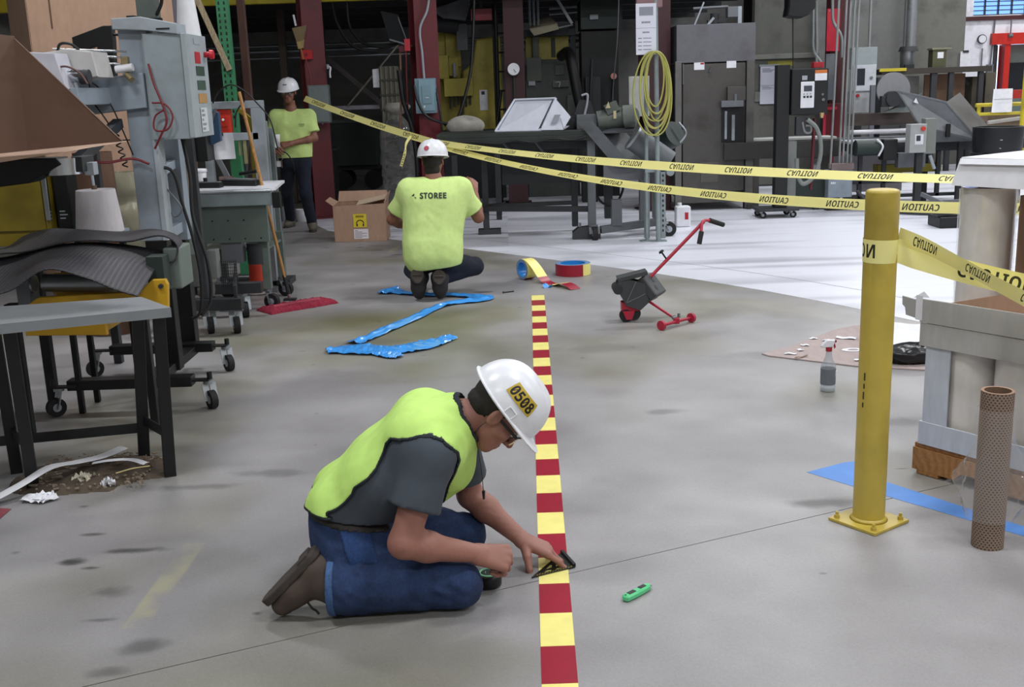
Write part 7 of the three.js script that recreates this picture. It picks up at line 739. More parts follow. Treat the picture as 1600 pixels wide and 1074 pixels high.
function handGeo(caps, h, wristCap) { const palm = caps.filter((c, i) => [0, 4, 8, 12].includes(i)).concat(wristCap ? [wristCap] : []), fp = blend(palm, .014), chains = [[1, 2, 3], [5, 6, 7], [9, 10, 11], [13, 14, 15], [16, 17, 18]].map(l => blend(l.map(i => caps[i]), .006)); const f = (x, y, z) => { let d = fp(x, y, z), m = 1e3; for (const c of chains) { const q = c(x, y, z); d = smin(d, q, .006); } return d; }; const [lo, hi] = boundsOf(caps.concat(wristCap ? [wristCap] : []), .006); return net(f, lo, hi, h); }
function march(f, o, d, far = 1.2) { let t = 0; for (let i = 0; i < 120; i++) { const q = f(o[0] + d[0] * t, o[1] + d[1] * t, o[2] + d[2] * t); if (q < .0004) break; t += q * .7; if (t > far) break; } return [o[0] + d[0] * t, o[1] + d[1] * t, o[2] + d[2] * t]; }
const SK = { skin: mat('#9e6c5e', .55, 0, { map: T_CLEAN }), skin2: mat('#8a5a48', .55, 0, { map: T_CLEAN }), hair: mat('#241d1a', .8, 0, { map: T_FIBRE }), hat: mat('#ebecf0', .28, 0, { map: T_CLEAN }), grey: mat('#474e57', .9, 0, { map: T_CLOTH }), jeans: mat('#2a4068', .9, 0, { map: T_DENIM }), dark: mat('#1a2233', .9, 0, { map: T_DENIM }), vest: mat('#c6ec7a', .75, 0, { map: T_CLOTH }), tee: mat('#d3ec93', .85, 0, { map: T_CLOTH }), boot: mat('#4d4038', .75), bootd: mat('#2a2626', .75), sole: mat('#443c36', .85), eye: mat('#e3ddd6', .2, 0, { map: null }), iris: mat('#2a201a', .2, 0, { map: null }) };
function hardHat(p, fr, o = {}) {                           // fr: head frame
  const RY = o.rim ?? .037, top = (u, v) => { const a = u * 6.28318, t = v * Math.PI / 2, c = Math.pow(Math.cos(t), .72), s = Math.sin(t); const x0 = Math.sin(a), z0 = Math.cos(a), ridge = .006 * Math.exp(-((x0 * c / .14) ** 2)) * s + .003 * Math.exp(-(((Math.abs(x0 * c) - .42) / .07) ** 2)) * s; return fr.at(.121 * x0 * c * (1 + ridge), RY + .004 + (.128 + ridge) * s, .140 * z0 * c - .006); };
  const hat = add(p, 'hard_hat', SK.hat, grid(64, 22, (u, v) => top(u, v)), grid(64, 4, (u, v) => { const a = u * 6.28318, x0 = Math.sin(a), z0 = Math.cos(a), e = .010 + .042 * Math.max(0, z0) ** 1.6, k = v; return fr.at((.121 + e * .55 * k) * x0, RY + .004 - .004 * k - .010 * k * Math.max(0, z0) ** 2, (.140 + e * k) * z0 - .006); }), grid(64, 2, (u, v) => { const a = u * 6.28318, x0 = Math.sin(a), z0 = Math.cos(a), e = .010 + .042 * Math.max(0, z0) ** 1.6; return fr.at((.121 + e * .55 - v * .001) * x0, RY - .010 * Math.max(0, z0) ** 2 - v * .004, (.140 + e - v * .001) * z0 - .006); }), grid(64, 8, (u, v) => { const q = top(u, v), l = fr.to(...q); return fr.at(l[0] * .975, l[1] - .004, l[2] * .975); }));
  add(p, 'suspension_band', mat('#8f8a78', .7), grid(48, 2, (u, v) => { const a = u * 6.28318; return fr.at(.089 * Math.sin(a), RY - .012 + v * .03, .108 * Math.cos(a) - .008); }));
  if (o.slots) for (const s of [-1, 1]) add(hat, 'accessory_slot', SK.hat, ...[[-.016, 0, -.016, .022], [-.016, .022, .016, .022], [.016, .022, .016, 0]].map(([z0, y0, z1, y1]) => { const q = (zz, yy) => { const c = Math.sqrt(Math.max(0, 1 - (zz / .14) ** 2)); return fr.at(s * (.1215 * c + .001 - yy * .02), RY + .006 + yy, zz); }; return cyl(q(z0, y0), q(z1, y1), .0022, .0022, 6); }));
  return hat;
}
function hatPatch(hat, fr, name, tex, a0, a1, v0, v1, flip) {      // curved sticker on the shell, between angles a0..a1 (0 is the front, turning to the wearer's left) and heights v0..v1
  const RY = .037; add(hat, name, mat('#fff', .5, 0, { map: tex }), grid(14, 6, (u, v) => { const a = a0 + (a1 - a0) * u, t = (v0 + (v1 - v0) * v) * Math.PI / 2, c = Math.pow(Math.cos(t), .72) * 1.022, s = Math.sin(t); return fr.at(.121 * Math.sin(a) * c, RY + .004 + .130 * s, .140 * Math.cos(a) * c - .006); }, (u, v) => [flip ? 1 - u : u, v]), 'uv');
}
function glasses(p, fr, lens = true) {
  const B_ = mat('#121316', .35, 0, { map: null }), q = (x, y, z) => fr.at(x, y, z); const g = add(p, 'safety_glasses', B_, bar(q(.079, .006, -.002), q(.068, .010, .094), .004, .010), bar(q(-.079, .006, -.002), q(-.068, .010, .094), .004, .010), tube([q(-.068, .014, .094), q(-.035, .018, .110), q(0, .016, .114), q(.035, .018, .110), q(.068, .014, .094)], .0028, 24, 6));
  add(g, 'lens', mat('#dfe6e8', .05, 0, { map: null, transmission: .9, thickness: 0 }), grid(10, 4, (u, v) => { const a = (u - .5) * 1.9; return q(.068 * Math.sin(a) / Math.sin(.95), -.024 + v * .038, .112 - .018 * (a / .95) ** 2); }));
}
function eyes(p, fr) { for (const s of [-1, 1]) { const c = fr.at(s * .033, .003, .0795); const e = add(p, 'eye', SK.eye, new THREE.SphereGeometry(.0125, 16, 12).translate(...c)); const d = fr.at(s * .033, .0, .0895); add(e, 'iris', SK.iris, new THREE.SphereGeometry(.0055, 12, 8).translate(...d)); } }
function headGeo(fr, h = .0035) { const f = (x, y, z) => { const l = fr.to(x, y, z); return headD(l[0], l[1], l[2]); }, lo = [9, 9, 9], hi = [-99, -99, -99]; for (const X of [-.1, .1]) for (const Y of [-.13, .14]) for (const Z of [-.13, .14]) { const q = fr.at(X, Y, Z); for (let i = 0; i < 3; i++) { lo[i] = Math.min(lo[i], q[i]); hi[i] = Math.max(hi[i], q[i]); } } return net(f, lo, hi, h); }
function hair(p, fr, low = -.05, h = .005) { const f = (x, y, z) => { const [a, b, c] = fr.to(x, y, z); let d = ell(a, b, c, 0, .035, -.014, .082, .094, .103); d = Math.min(d, ell(a, b, c, 0, -.02, -.055, .066, .05, .05)); if (low < -.1) d = Math.min(d, ell(a, b, c, 0, -.07, -.045, .062, .055, .048)); d += .003 * n3(a * 220, b * 60, c * 220); return Math.max(d, -(b - low - Math.max(0, c + .03) * 1.1 - (Math.abs(a) > .06 && c > -.03 ? .015 : 0)), c - .05 - b * .4); }, lo = [9, 9, 9], hi = [-99, -99, -99]; for (const X of [-.1, .1]) for (const Y of [-.1, .14]) for (const Z of [-.13, .12]) { const q = fr.at(X, Y, Z); for (let i = 0; i < 3; i++) { lo[i] = Math.min(lo[i], q[i]); hi[i] = Math.max(hi[i], q[i]); } } add(p, 'hair', SK.hair, net(f, lo, hi, h)); }
function boot(p, heel, toe, n, ankle, m, h, sideAxis, laces, K = 1) {      // n: direction the sole faces
  const ball = mix(heel, toe, .68), caps = [C(heel, ball, .037, .043), C(ball, toe, .044, .036), C(ankle, mix(heel, ball, .15), .052, .046), C(ankle, mix(heel, ball, .75), .048, .040), C(plus(ankle, n, -.06), ankle, .056, .052)].map(c => [...c.slice(0, 6), c[6] * K, c[7] * K]), f0 = blend(caps, .03), off = dot3(heel, n) + .034, f = (x, y, z) => Math.max(f0(x, y, z) + .0015 * n3(x * 60, y * 60, z * 60), x * n[0] + y * n[1] + z * n[2] - off), fs = (x, y, z) => { const s = x * n[0] + y * n[1] + z * n[2] - off; const q = [x - n[0] * (s + .01), y - n[1] * (s + .01), z - n[2] * (s + .01)]; return Math.max(Math.min(capD(q[0], q[1], q[2], C(heel, ball, .046 * K, .052 * K)), capD(q[0], q[1], q[2], C(ball, toe, .052 * K, .044 * K))), s - .022, -s - .004); };
  const [lo, hi] = boundsOf(caps, .05), b = add(p, 'boot', m, net(f, lo, hi, h)); add(b, 'sole', SK.sole, net(fs, lo, hi, h));
  const hb = plus(mix(heel, toe, .04), n, .052); add(b, 'heel_block', SK.sole, bar(plus(hb, sub3(toe, heel), -.10), plus(hb, sub3(toe, heel), .16), .072, .022, V(...n)));
  if (laces) { const q = mix(heel, toe, .62), w = sideAxis; add(b, 'lace', SK.bootd, tube([plus(plus(q, n, -.05), w, .02), plus(plus(q, n, -.075), w, .03), plus(plus(q, n, -.085), w, .025), plus(plus(q, n, -.10), w, .03)], .0035, 20, 6)); }
}
const fold = (f, a, k) => (x, y, z) => f(x, y, z) + a * (n3(x * k, y * k, z * k) + .5 * n3(x * k * 2.3 + 5, y * k * 2.3, z * k * 2.3));
// ---------- kneeling worker ----------
{
  const Z = -3.32, p = thing('person', 'kneeling worker in a lime vest and white hard hat placing a square on the tape', 'person', [-.4, 0, Z]);
  const J = { pel: [-.545, .195, Z], wai: [-.555, .305, Z], mid: [-.425, .405, Z], che: [-.290, .520, Z], nec: [-.195, .572, Z], shR: [-.262, .525, -3.135], elR: [-.352, .268, -3.065], wrR: [-.128, .178, -3.17], shL: [-.205, .50, -3.49], elL: [-.165, .225, -3.56], wrL: [.012, .088, -3.475], hiR: [-.525, .185, -3.225], hiL: [-.525, .185, -3.415], knR: [-.195, .078, -3.165], knL: [-.185, .085, -3.545], anR: [-.585, .10, -3.145], anL: [-.53, .10, -3.44] };
  const F = unit([.563, -.826, 0]), U = unit([.826, .563, 0]), fr = frame([-.056, .599, Z], [0, 0, -1], U, F), lat = [0, 0, 1];
  const torso = [C(plus(J.pel, lat, -.075), plus(J.pel, lat, .075), .108), C(plus(J.wai, lat, -.065), plus(J.wai, lat, .065), .095), C(plus(J.mid, lat, -.08), plus(J.mid, lat, .08), .098), C(plus(J.che, lat, -.10), plus(J.che, lat, .10), .102), C(J.shR, J.shL, .062), C(J.nec, plus(J.che, [0, 0, 0]), .07), ...[-.07, .07].flatMap(s => [C(plus(J.wai, lat, s), plus(J.mid, lat, s), .096, .098), C(plus(J.mid, lat, s), plus(J.che, lat, s), .099, .103)])];
  const neck = C(J.nec, fr.at(0, -.035, -.025), .058, .055);
  const body = (() => { const f = blend([...torso, neck, C(J.shR, J.elR, .056, .044), C(J.elR, mix(J.elR, J.wrR, .3), .044, .046), C(mix(J.elR, J.wrR, .3), J.wrR, .045, .029), C(J.shL, J.elL, .054, .043), C(J.elL, mix(J.elL, J.wrL, .3), .043, .044), C(mix(J.elL, J.wrL, .3), J.wrL, .043, .028)], .025), l = blend([C(J.hiR, J.knR, .075, .05), C(J.knR, J.anR, .05, .036), C(J.hiL, J.knL, .075, .05), C(J.knL, J.anL, .05, .036), torso[0]], .02); return (x, y, z) => Math.min(f(x, y, z), l(x, y, z)); })();
  const hR = frame(J.wrR, unit([.87, -.32, -.28]), [0, 0, 0], [0, 0, 0]); hR.Y = unit(sub3([.25, .75, .60], hR.X.map(v => v * dot3([.25, .75, .60], hR.X)))); hR.Z = cross3(hR.Y, hR.X).map(v => v); const fR = frame(hR.o, hR.X, hR.Y, hR.Z[2] < 0 ? hR.Z : hR.Z.map(v => -v));
  const hX = unit([.86, -.42, .08]), hy0 = [.42, .9, .1], hYv = unit(sub3(hy0, hX.map(v => v * dot3(hy0, hX)))), zz = cross3(hX, hYv), fL = frame(J.wrL, hX, hYv, zz[2] > 0 ? zz : zz.map(v => -v));
  const capsR = handCaps(fR, [[1.0, 1.3, .8], [1.05, 1.35, .8], [1.1, 1.35, .8], [1.15, 1.3, .8]], [.02, 0, -.02, -.04], [[.045, -.022, .036], [.075, -.042, .026], [.088, -.052, .004]]);
  const capsL = handCaps(fL, [[.15, .25, .15], [.35, .45, .2], [.55, .75, .35], [.7, .85, .4]], [.06, .0, -.06, -.14], [[.030, -.020, .048], [.052, -.048, .066], [.066, -.074, .074]]);
  const bodyGeo = mergeGeometries([net(body, [-.72, .02, -3.70], [.1, .72, -2.96], .009), headGeo(fr, .003), handGeo(capsR, .0028, C(mix(J.elR, J.wrR, .8), J.wrR, .032, .027)), handGeo(capsL, .0028, C(mix(J.elL, J.wrL, .8), J.wrL, .031, .026))].map(g => { const q = g.toNonIndexed(); q.deleteAttribute('uv'); return q; }));
  add(p, 'body', SK.skin, bodyGeo); eyes(p, fr); hair(p, fr, -.045);
  const nails = []; for (const i of [3, 7, 11, 15, 18]) { const c = capsL[i]; const t = mix([c[0], c[1], c[2]], [c[3], c[4], c[5]], .85), q = plus(t, fL.Y, .0065); nails.push(new THREE.SphereGeometry(.0055, 8, 6).scale(1, .35, .8).translate(...q)); } add(p, 'fingernails', mat('#c99a8c', .35, 0, { map: null }), ...nails);
  // t-shirt
  const slR = mix(J.shR, J.elR, .60), slL = mix(J.shL, J.elL, .72), dR = unit(sub3(J.elR, J.shR)), dL = unit(sub3(J.elL, J.shL));
  const shirtT = blend(torso.map(c => [...c.slice(0, 6), c[6] + .012, c[7] + .012]), .05), sR = blend([C(J.shR, mix(J.shR, J.elR, .7), .074, .083)], .01), sL = blend([C(J.shL, mix(J.shL, J.elL, .82), .070, .074)], .01), nk = C(plus(J.nec, U, -.02), fr.at(0, .02, -.02), .066, .075);
  const shirt = (x, y, z) => { let d = shirtT(x, y, z); d = smin(d, Math.max(sR(x, y, z), dot3(sub3([x, y, z], slR), dR)), .035); d = smin(d, Math.max(sL(x, y, z), dot3(sub3([x, y, z], slL), dL)), .035); d += .005 * (n3(x * 16, y * 16, z * 16) + .6 * n3(x * 34 + y * 20, y * 30, z * 30)); d = Math.max(d, (.30 - (x + .5) * .2) - y); return smax(d, -capD(x, y, z, nk), .006); };
  add(p, 'tshirt', SK.grey, net(shirt, [-.74, .26, -3.70], [-.06, .74, -2.95], .007));
  // vest: back and front panels, open at the sides
  const V2 = [[-.176, .529], [-.193, .555], [-.221, .585], [-.256, .599], [-.29, .596], [-.33, .583], [-.38, .577], [-.397, .558], [-.406, .53], [-.429, .486], [-.455, .458], [-.498, .43], [-.508, .407], [-.53, .382], [-.557, .362], [-.59, .348], [-.58, .22], [-.40, .20], [-.25, .27], [-.216, .392], [-.173, .502]];
  const poly = (x, y) => { let d = 1e9, s = 1; for (let i = 0, j = V2.length - 1; i < V2.length; j = i++) { const e = [V2[j][0] - V2[i][0], V2[j][1] - V2[i][1]], w = [x - V2[i][0], y - V2[i][1]], t = clamp((w[0] * e[0] + w[1] * e[1]) / (e[0] * e[0] + e[1] * e[1]), 0, 1), bx0 = w[0] - e[0] * t, by0 = w[1] - e[1] * t; d = Math.min(d, bx0 * bx0 + by0 * by0); const c1 = y >= V2[i][1], c2 = y < V2[j][1], c3 = e[0] * w[1] > e[1] * w[0]; if ((c1 && c2 && c3) || (!c1 && !c2 && !c3)) s = -s; } return s * Math.sqrt(d); };
  const vestT = blend(torso.slice(1).map(c => [...c.slice(0, 6), c[6] + .022, c[7] + .022]).concat([C(plus(J.che, [.06, -.10, 0]), plus(J.wai, [.20, .02, 0]), .10, .07)]), .05);
  const vestB = (x, y, z) => fold(vestT, .011, 12)(x, y, z) + .010 * n3(x * 26 - y * 18, 3, z * 9) * ss(.30, .36, y), nk2 = C(plus(J.nec, U, -.03), fr.at(0, .02, -.02), .080, .088);
  const vest = (x, y, z) => Math.max(smax(vestB(x, y, z), -capD(x, y, z, nk2), .006), -poly(x, y) , -(y - .335 - (x + .66) * -.10));
  add(p, 'safety_vest', SK.vest, net(vest, [-.76, .24, -3.62], [-.06, .76, -3.02], .0055));
  const trim = (x, y, z) => Math.max(vestB(x, y, z) - .002, Math.abs(poly(x, y)) - .004, x < -.4 ? .338 - y : .27 - y, -capD(x, y, z, nk2) , -vestB(x, y, z) - .02);
  add(p, 'vest_trim', mat('#151c22', .8), net(trim, [-.62, .24, -3.62], [-.10, .66, -3.02], .0045)); add(p, 'hem_trim', mat('#151c22', .8), net((x, y, z) => Math.max(vestB(x, y, z) - .002, Math.abs(y - .337 + (x + .66) * .10) - .005, x + .575), [-.76, .30, -3.6], [-.55, .37, -3.04], .0045)); add(p, 'collar_trim', mat('#151c22', .8), net((x, y, z) => Math.max(vestB(x, y, z) - .003, Math.abs(capD(x, y, z, nk2)) - .005), [-.35, .40, -3.50], [-.06, .74, -3.14], .0045));
  // jeans with wide cuffs, belt
  const jl = blend([C(plus(J.pel, lat, -.075), plus(J.pel, lat, .075), .122), C(J.hiR, J.knR, .105, .072), C(J.hiL, J.knL, .105, .072), C(plus(J.pel, [-.02, .08, -.06]), plus(J.pel, [-.02, .08, .06]), .108)], .04), sh = blend([C(J.knR, mix(J.knR, J.anR, .98), .068, .092), C(mix(J.knR, J.anR, .35), mix(J.knR, J.anR, .8), .078, .082)], .02), sh2 = blend([C(J.knL, J.anL, .068, .088)], .02);
  const jeans = (x, y, z) => { let d = smin(jl(x, y, z), Math.max(sh(x, y, z), -(x + .598)), .018); d = smin(d, Math.max(sh2(x, y, z), -(x + .545)), .018); const kf = Math.exp(-(((x + .24) / .09) ** 2)) + .8 * Math.exp(-(((x + .50) / .07) ** 2)); d += .008 * n3(x * 20, y * 20, z * 16) + .006 * n3(x * 50 + y * 30, y * 40, z * 26) + kf * .018 * n3(x * 26 + y * 46, y * 24 - x * 30, z * 14); return Math.max(d, y - .335 - (x + .66) * -.22, .002 - y); };
  add(p, 'jeans', SK.jeans, net(jeans, [-.74, -.006, -3.68], [-.09, .37, -3.0], .006)); add(p, 'cuff_hem', mat('#4d6f9e', .9, 0, { map: T_DENIM }), net((x, y, z) => Math.max(Math.min(sh(x, y, z), sh2(x, y, z)) - .004, Math.abs(x + .590) - .012, .003 - y), [-.64, 0, -3.64], [-.56, .22, -3.02], .005)); add(p, 'back_pocket', mat('#2d4d80', .9, 0, { map: T_DENIM }), net((x, y, z) => Math.max(jl(x, y, z) - .004, Math.abs(x + .50 + (y - .24) * .3) - .045, Math.abs(y - .235) - .055, -(z + 3.26)), [-.64, .15, -3.3], [-.43, .32, -3.05], .005)); add(p, 'belt', mat('#2b2622', .6), net((x, y, z) => Math.max(jl(x, y, z) - .006, Math.abs(y - .322 - (x + .66) * -.22) - .014), [-.74, .22, -3.6], [-.3, .38, -3.04], .006));
  boot(p, [-.628, .165, -3.15], [-.752, .044, -3.14], unit([-.694, .72, 0]), [-.590, .105, -3.147], SK.boot, .0045, [0, 0, 1], true); boot(p, [-.573, .150, -3.44], [-.700, .042, -3.44], unit([-.694, .72, 0]), [-.535, .105, -3.44], SK.boot, .006, [0, 0, 1]);
  const hat = hardHat(p, fr, { slots: true }); glasses(p, fr);
  const T_NUM = canvasTex(256, 112, (c, w, h) => { c.fillStyle = '#bd9f2c'; c.fillRect(0, 0, w, h); c.fillStyle = '#14120c'; c.font = 'bold 104px monospace'; c.textAlign = 'center'; c.textBaseline = 'middle'; c.fillText('0508', w / 2, h * .54, w * .92); c.lineWidth = 5; c.strokeText('0508', w / 2, h * .54, w * .92); c.lineWidth = 7; for (const x of [.155, .615]) { c.beginPath(); c.moveTo(w * x - 16, h * .78); c.lineTo(w * x + 16, h * .26); c.stroke(); } });
  hatPatch(hat, fr, 'number_plate', T_NUM, -2.02, -1.18, .22, .48, false);
  add(p, 'glasses_cord', mat('#3a2f2a', .7, 0, { map: null }), tube([fr.at(-.079, .0, -.01), [-.12, .56, -3.25], [-.118, .48, -3.265], [-.112, .42, -3.27], [-.108, .345, -3.27]], .0014, 40, 5)); add(p, 'cord_slider', M.black, cyl([-.108, .35, -3.27], [-.108, .322, -3.27], .0055, .0035, 8));
}
// ---------- shared builder for the two workers further away ----------
function worker(label, J, fr, o) {
  const p = thing('person', label, 'person', o.base), lat = unit(sub3(J.shL, J.shR));
  const wide = (c, w, r) => C(plus(c, lat, -w), plus(c, lat, w), r), torso = [wide(J.pel, .075, .105), wide(J.wai, .07, .10), wide(mix(J.wai, J.che, .5), .085, .10), wide(J.che, .10, .105), C(J.shR, J.shL, .06), C(J.nec, J.che, .07), ...[-.075, .075].map(s => C(plus(J.wai, lat, s), plus(J.che, lat, s), .10, .105))];
  const arms = s => [C(J['sh' + s], J['el' + s], .054, .043), C(J['el' + s], mix(J['el' + s], J['wr' + s], .3), .043, .043), C(mix(J['el' + s], J['wr' + s], .3), J['wr' + s], .042, .028)], leg = s => [C(J['hi' + s], J['kn' + s], .078, .052), C(J['kn' + s], J['an' + s], .052, .038)];
  const fu = blend([...torso, C(J.nec, fr.at(0, -.04, -.022), .056, .054), ...arms('R'), ...arms('L')], .025), fl = blend([...leg('R'), ...leg('L'), torso[0]], .02), [lo, hi] = boundsOf([...torso, ...arms('R'), ...arms('L'), ...leg('R'), ...leg('L')], .03);
  const hands = ['R', 'L'].map(s => { const [X, Yh, T] = o['hand' + s], x = unit(X), y = unit(sub3(Yh, x.map(v => v * dot3(Yh, x)))), z = cross3(x, y), f = frame(J['wr' + s], x, y, dot3(z, T) > 0 ? z : z.map(v => -v)); return handGeo(handCaps(f, [[.5, .6, .4], [.55, .65, .4], [.6, .7, .4], [.65, .7, .4]], [.03, 0, -.03, -.07], [[.04, -.018, .042], [.066, -.034, .045], [.088, -.046, .040]]), .0045, C(mix(J['el' + s], J['wr' + s], .8), J['wr' + s], .031, .027)); });
  add(p, 'body', SK.skin2, mergeGeometries([net((x, y, z) => Math.min(fu(x, y, z), fl(x, y, z)), lo, hi, .012), headGeo(fr, .005), ...hands].map(g => g.toNonIndexed()))); eyes(p, fr); hair(p, fr, o.hairLow ?? -.05, .007);
  const sh = blend([...torso.filter((c, i) => i !== 5).map(c => [...c.slice(0, 6), c[6] + .026 + (o.loose || 0), c[7] + .026 + (o.loose || 0)]), ...(o.extra || [])], .06), sl = ['R', 'L'].map(s => [C(J['sh' + s], mix(J['sh' + s], J['el' + s], .92), .078, .086), mix(J['sh' + s], J['el' + s], o.sleeve ?? .78), unit(sub3(J['el' + s], J['sh' + s]))]), nk = C(plus(J.nec, fr.Y, -.01), fr.at(0, .02, -.02), .064, .07);
  const shirt = (x, y, z) => { let d = sh(x, y, z); for (const [c, e, n] of sl) d = smin(d, Math.max(capD(x, y, z, c), dot3(sub3([x, y, z], e), n)), .04); d += .007 * n3(x * 13, y * 13, z * 13) + .006 * n3(x * 30 + y * 14, y * 22, z * 30); return smax(Math.max(d, o.hem(x, y, z)), -capD(x, y, z, nk), .006); };
  const [slo, shi] = boundsOf([...torso, sl[0][0], sl[1][0], ...(o.extra || [])], .06); add(p, 'tshirt', SK.tee, net(shirt, slo, shi, .009));
  const jf = blend([[...torso[0].slice(0, 6), .122, .122], C(J.hiR, J.knR, .095, .072), C(J.knR, J.anR, .072, .062), C(J.hiL, J.knL, .095, .072), C(J.knL, J.anL, .072, .062)], .03), jeans = (x, y, z) => Math.max(jf(x, y, z) + .008 * n3(x * 18, y * 18, z * 18) + .005 * n3(x * 40, y * 40, z * 40), y - o.waist, .004 - y), [jlo, jhi] = boundsOf([torso[0], ...leg('R'), ...leg('L')], .06); add(p, 'jeans', SK.dark, net(jeans, jlo, jhi, .010));
  for (const s of ['R', 'L']) { const [heel, toe, n] = o['foot' + s]; boot(p, heel, toe, unit(n), J['an' + s], o.bootM || SK.bootd, .008, [1, 0, 0], false, o.bootK || 1); }
  const hat = hardHat(p, fr); if (o.glasses) glasses(p, fr); return { p, hat, shirt };
}
{ // standing worker by the red column
  const z = -13.25, tilt = .14, F = unit([-.10, -Math.sin(tilt), Math.cos(tilt)]), X = unit(cross3([0, 1, 0], F)), U = cross3(F, X), fr = frame([-2.548, 1.665, -13.19], X, U, F);
  const { p, hat, shirt } = worker('standing worker in a lime t-shirt and white hard hat looking down at his hands', { pel: [-2.545, .86, z], wai: [-2.548, 1.0, z], che: [-2.54, 1.27, z - .01], nec: [-2.545, 1.46, z], shR: [-2.73, 1.385, z], shL: [-2.345, 1.375, z], elR: [-2.785, 1.13, z + .02], elL: [-2.285, 1.12, z + .04], wrR: [-2.735, 1.045, z + .24], wrL: [-2.545, 1.075, z + .22], hiR: [-2.635, .83, z], hiL: [-2.455, .83, z], knR: [-2.70, .47, z - .16], knL: [-2.435, .47, z + .08], anR: [-2.76, .10, z - .50], anL: [-2.395, .10, z + .02] }, fr, { base: [-2.5, 0, z], handR: [[.35, -.2, .6], [-.5, .7, .3], [.6, .5, 0]], handL: [[-.85, -.15, .25], [.1, .7, .7], [0, .8, .3]], hem: (x, y) => .90 - y, waist: .96, footR: [[-2.755, .05, -13.82], [-2.80, .045, -13.66], [0, -1, 0]], footL: [[-2.395, .05, -13.30], [-2.375, .045, -13.12], [0, -1, 0]], glasses: true, bootM: mat('#6b6558', .75), sleeve: .72, loose: .005 });
  const tx = canvasTex(128, 64, c => { c.fillStyle = '#4e6b2a'; c.font = 'bold 26px sans-serif'; c.textAlign = 'center'; c.fillText('STOREE', 64, 30); c.fillRect(28, 42, 72, 6); });
  add(p, 'chest_print', mat('#fff', .85, 0, { map: tx, transparent: true }), grid(8, 4, (u, v) => { const q = march(shirt, [-2.46 + u * .095, 1.255 + v * .05, z + .5], [0, 0, -1]); q[2] += .003; return q; }), 'uv');
  add(hat, 'front_print', mat('#6a6f80', .5), grid(8, 3, (u, v) => { const a = -.22 + .44 * u, t = (.30 + .07 * v) * Math.PI / 2, c = Math.pow(Math.cos(t), .72) * 1.025; return fr.at(.121 * Math.sin(a) * c, .041 + .131 * Math.sin(t), .140 * Math.cos(a) * c - .006); }));
  simple('paper_pad', 'crumpled white paper held by the standing worker', 'paper', [-2.68, .98, z + .3], [['paper', M.paper, sheet(8, 8, (u, v) => [-2.76 + u * .12, 1.03 + v * .16, z + .34 + .015 * Math.sin(u * 6 + v * 5)], .002)]]);
  simple('hand_cable', 'thin black cable hanging from the standing worker hands', 'cable', [-2.6, .7, z + .3], [['cable', M.cable, tube([[-2.9, 1.5, -12.9], [-2.79, 1.2, z + .32], [-2.7, 1.03, z + .34], [-2.58, .97, z + .33], [-2.52, .86, z + .3], [-2.51, .75, z + .27]], .007)]]);
  simple('belt_keys', 'bunch of pale keys and tags on the standing worker hip', 'keys', [-2.7, .8, z + .12], [['ring', M.chrome, new THREE.TorusGeometry(.03, .004, 6, 18).translate(-2.70, .90, z + .13)], ['tag', M.paper, bx(-2.745, -2.695, .80, .87, z + .125, z + .13)], ['key', M.chrome, bx(-2.69, -2.675, .79, .87, z + .135, z + .138)]]);
}
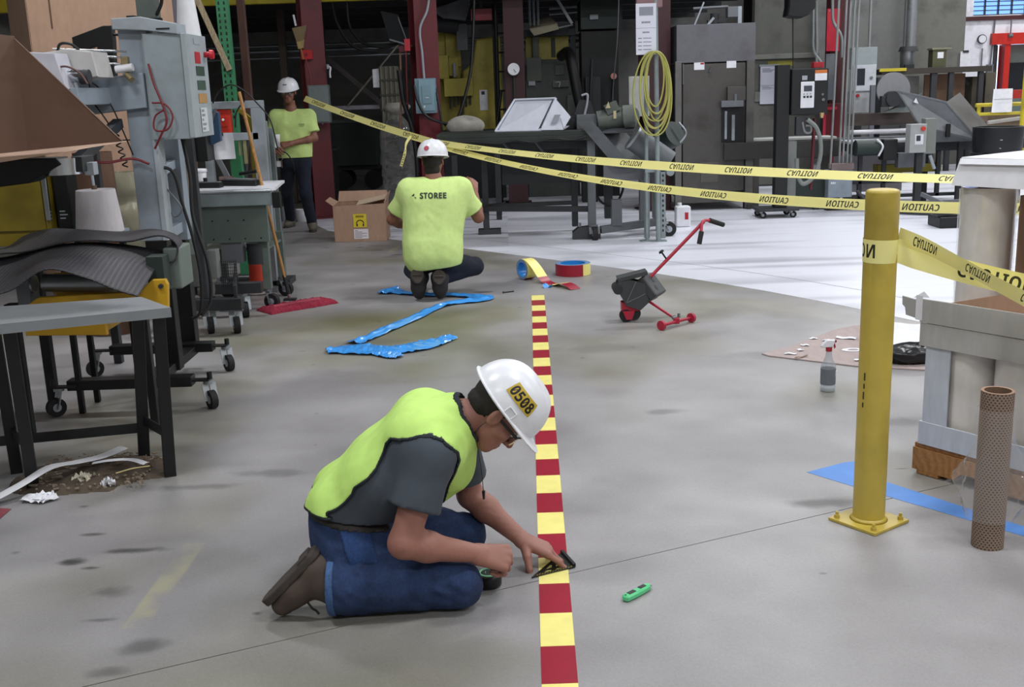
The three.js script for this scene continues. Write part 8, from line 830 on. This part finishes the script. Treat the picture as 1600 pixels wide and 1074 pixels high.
{ // squatting worker seen from behind
  const F = unit([.12, -.12, -1]), X = unit(cross3([0, 1, 0], F)), U = cross3(F, X), fr = frame([-.575, 1.075, -8.78], X, U, F);
  const { p, hat, shirt } = worker('squatting worker seen from behind in a lime t-shirt with lettering', { pel: [-.595, .34, -8.60], wai: [-.60, .47, -8.63], che: [-.572, .745, -8.70], nec: [-.575, .93, -8.74], shR: [-.375, .845, -8.72], shL: [-.765, .85, -8.72], elR: [-.235, .615, -8.80], elL: [-.925, .62, -8.80], wrR: [-.265, .83, -8.94], wrL: [-.78, .52, -8.98], hiR: [-.505, .29, -8.62], hiL: [-.69, .29, -8.62], knR: [-.285, .21, -8.86], knL: [-.80, .17, -9.02], anR: [-.552, .17, -8.58], anL: [-.715, .18, -8.59] }, fr, { base: [-.6, 0, -8.6], handR: [[-.1, .6, -.8], [.5, .4, .6], [-1, .2, 0]], handL: [[.3, -.4, -.8], [-.6, .6, 0], [1, .2, 0]], hem: (x, y) => .255 + (x + .6) * .12 - y, waist: .42, bootK: 1.25, footR: [[-.552, .19, -8.50], [-.553, .052, -8.555], [0, .3, 1]], footL: [[-.722, .205, -8.51], [-.724, .052, -8.565], [0, .3, 1]], bootM: mat('#2e2a29', .75), sleeve: .74, loose: .022, hairLow: -.115, extra: [C([-.69, .42, -8.58], [-.51, .42, -8.58], .125), C([-.70, .34, -8.55], [-.50, .34, -8.55], .105)] });
  const tx = canvasTex(512, 96, c => { c.fillStyle = '#2f3a30'; c.font = 'bold 84px sans-serif'; c.textAlign = 'left'; c.textBaseline = 'middle'; c.fillText('STOREE', 110, 50, 392); c.lineWidth = 3; c.strokeStyle = '#2f3a30'; c.strokeText('STOREE', 110, 50, 392); c.beginPath(); c.moveTo(20, 52); c.lineTo(48, 26); c.lineTo(54, 44); c.lineTo(40, 56); c.fill(); c.beginPath(); c.moveTo(50, 58); c.lineTo(76, 74); c.lineTo(58, 78); c.fill(); });
  add(p, 'back_print', mat('#fff', .85, 0, { map: tx, transparent: true }), grid(24, 6, (u, v) => { const q = march(shirt, [-.755 + u * .36, .796 + v * .067 - u * .008, -8.1], [0, 0, -1]); q[2] += .003; return q; }), 'uv');
  p.position.z += .12;
  add(hat, 'round_sticker', mat('#b5485a', .5), grid(20, 4, (u, v) => { const a0 = u * 6.2832, r = v * .021; const a = 2.93 + r * Math.cos(a0) / .115, t = .42 + r * Math.sin(a0) / .13; const c = Math.pow(Math.cos(t), .72) * 1.025; return fr.at(.121 * Math.sin(a) * c, .041 + .131 * Math.sin(t), .140 * Math.cos(a) * c - .006); }));
}
renderer.render(scene, camera);
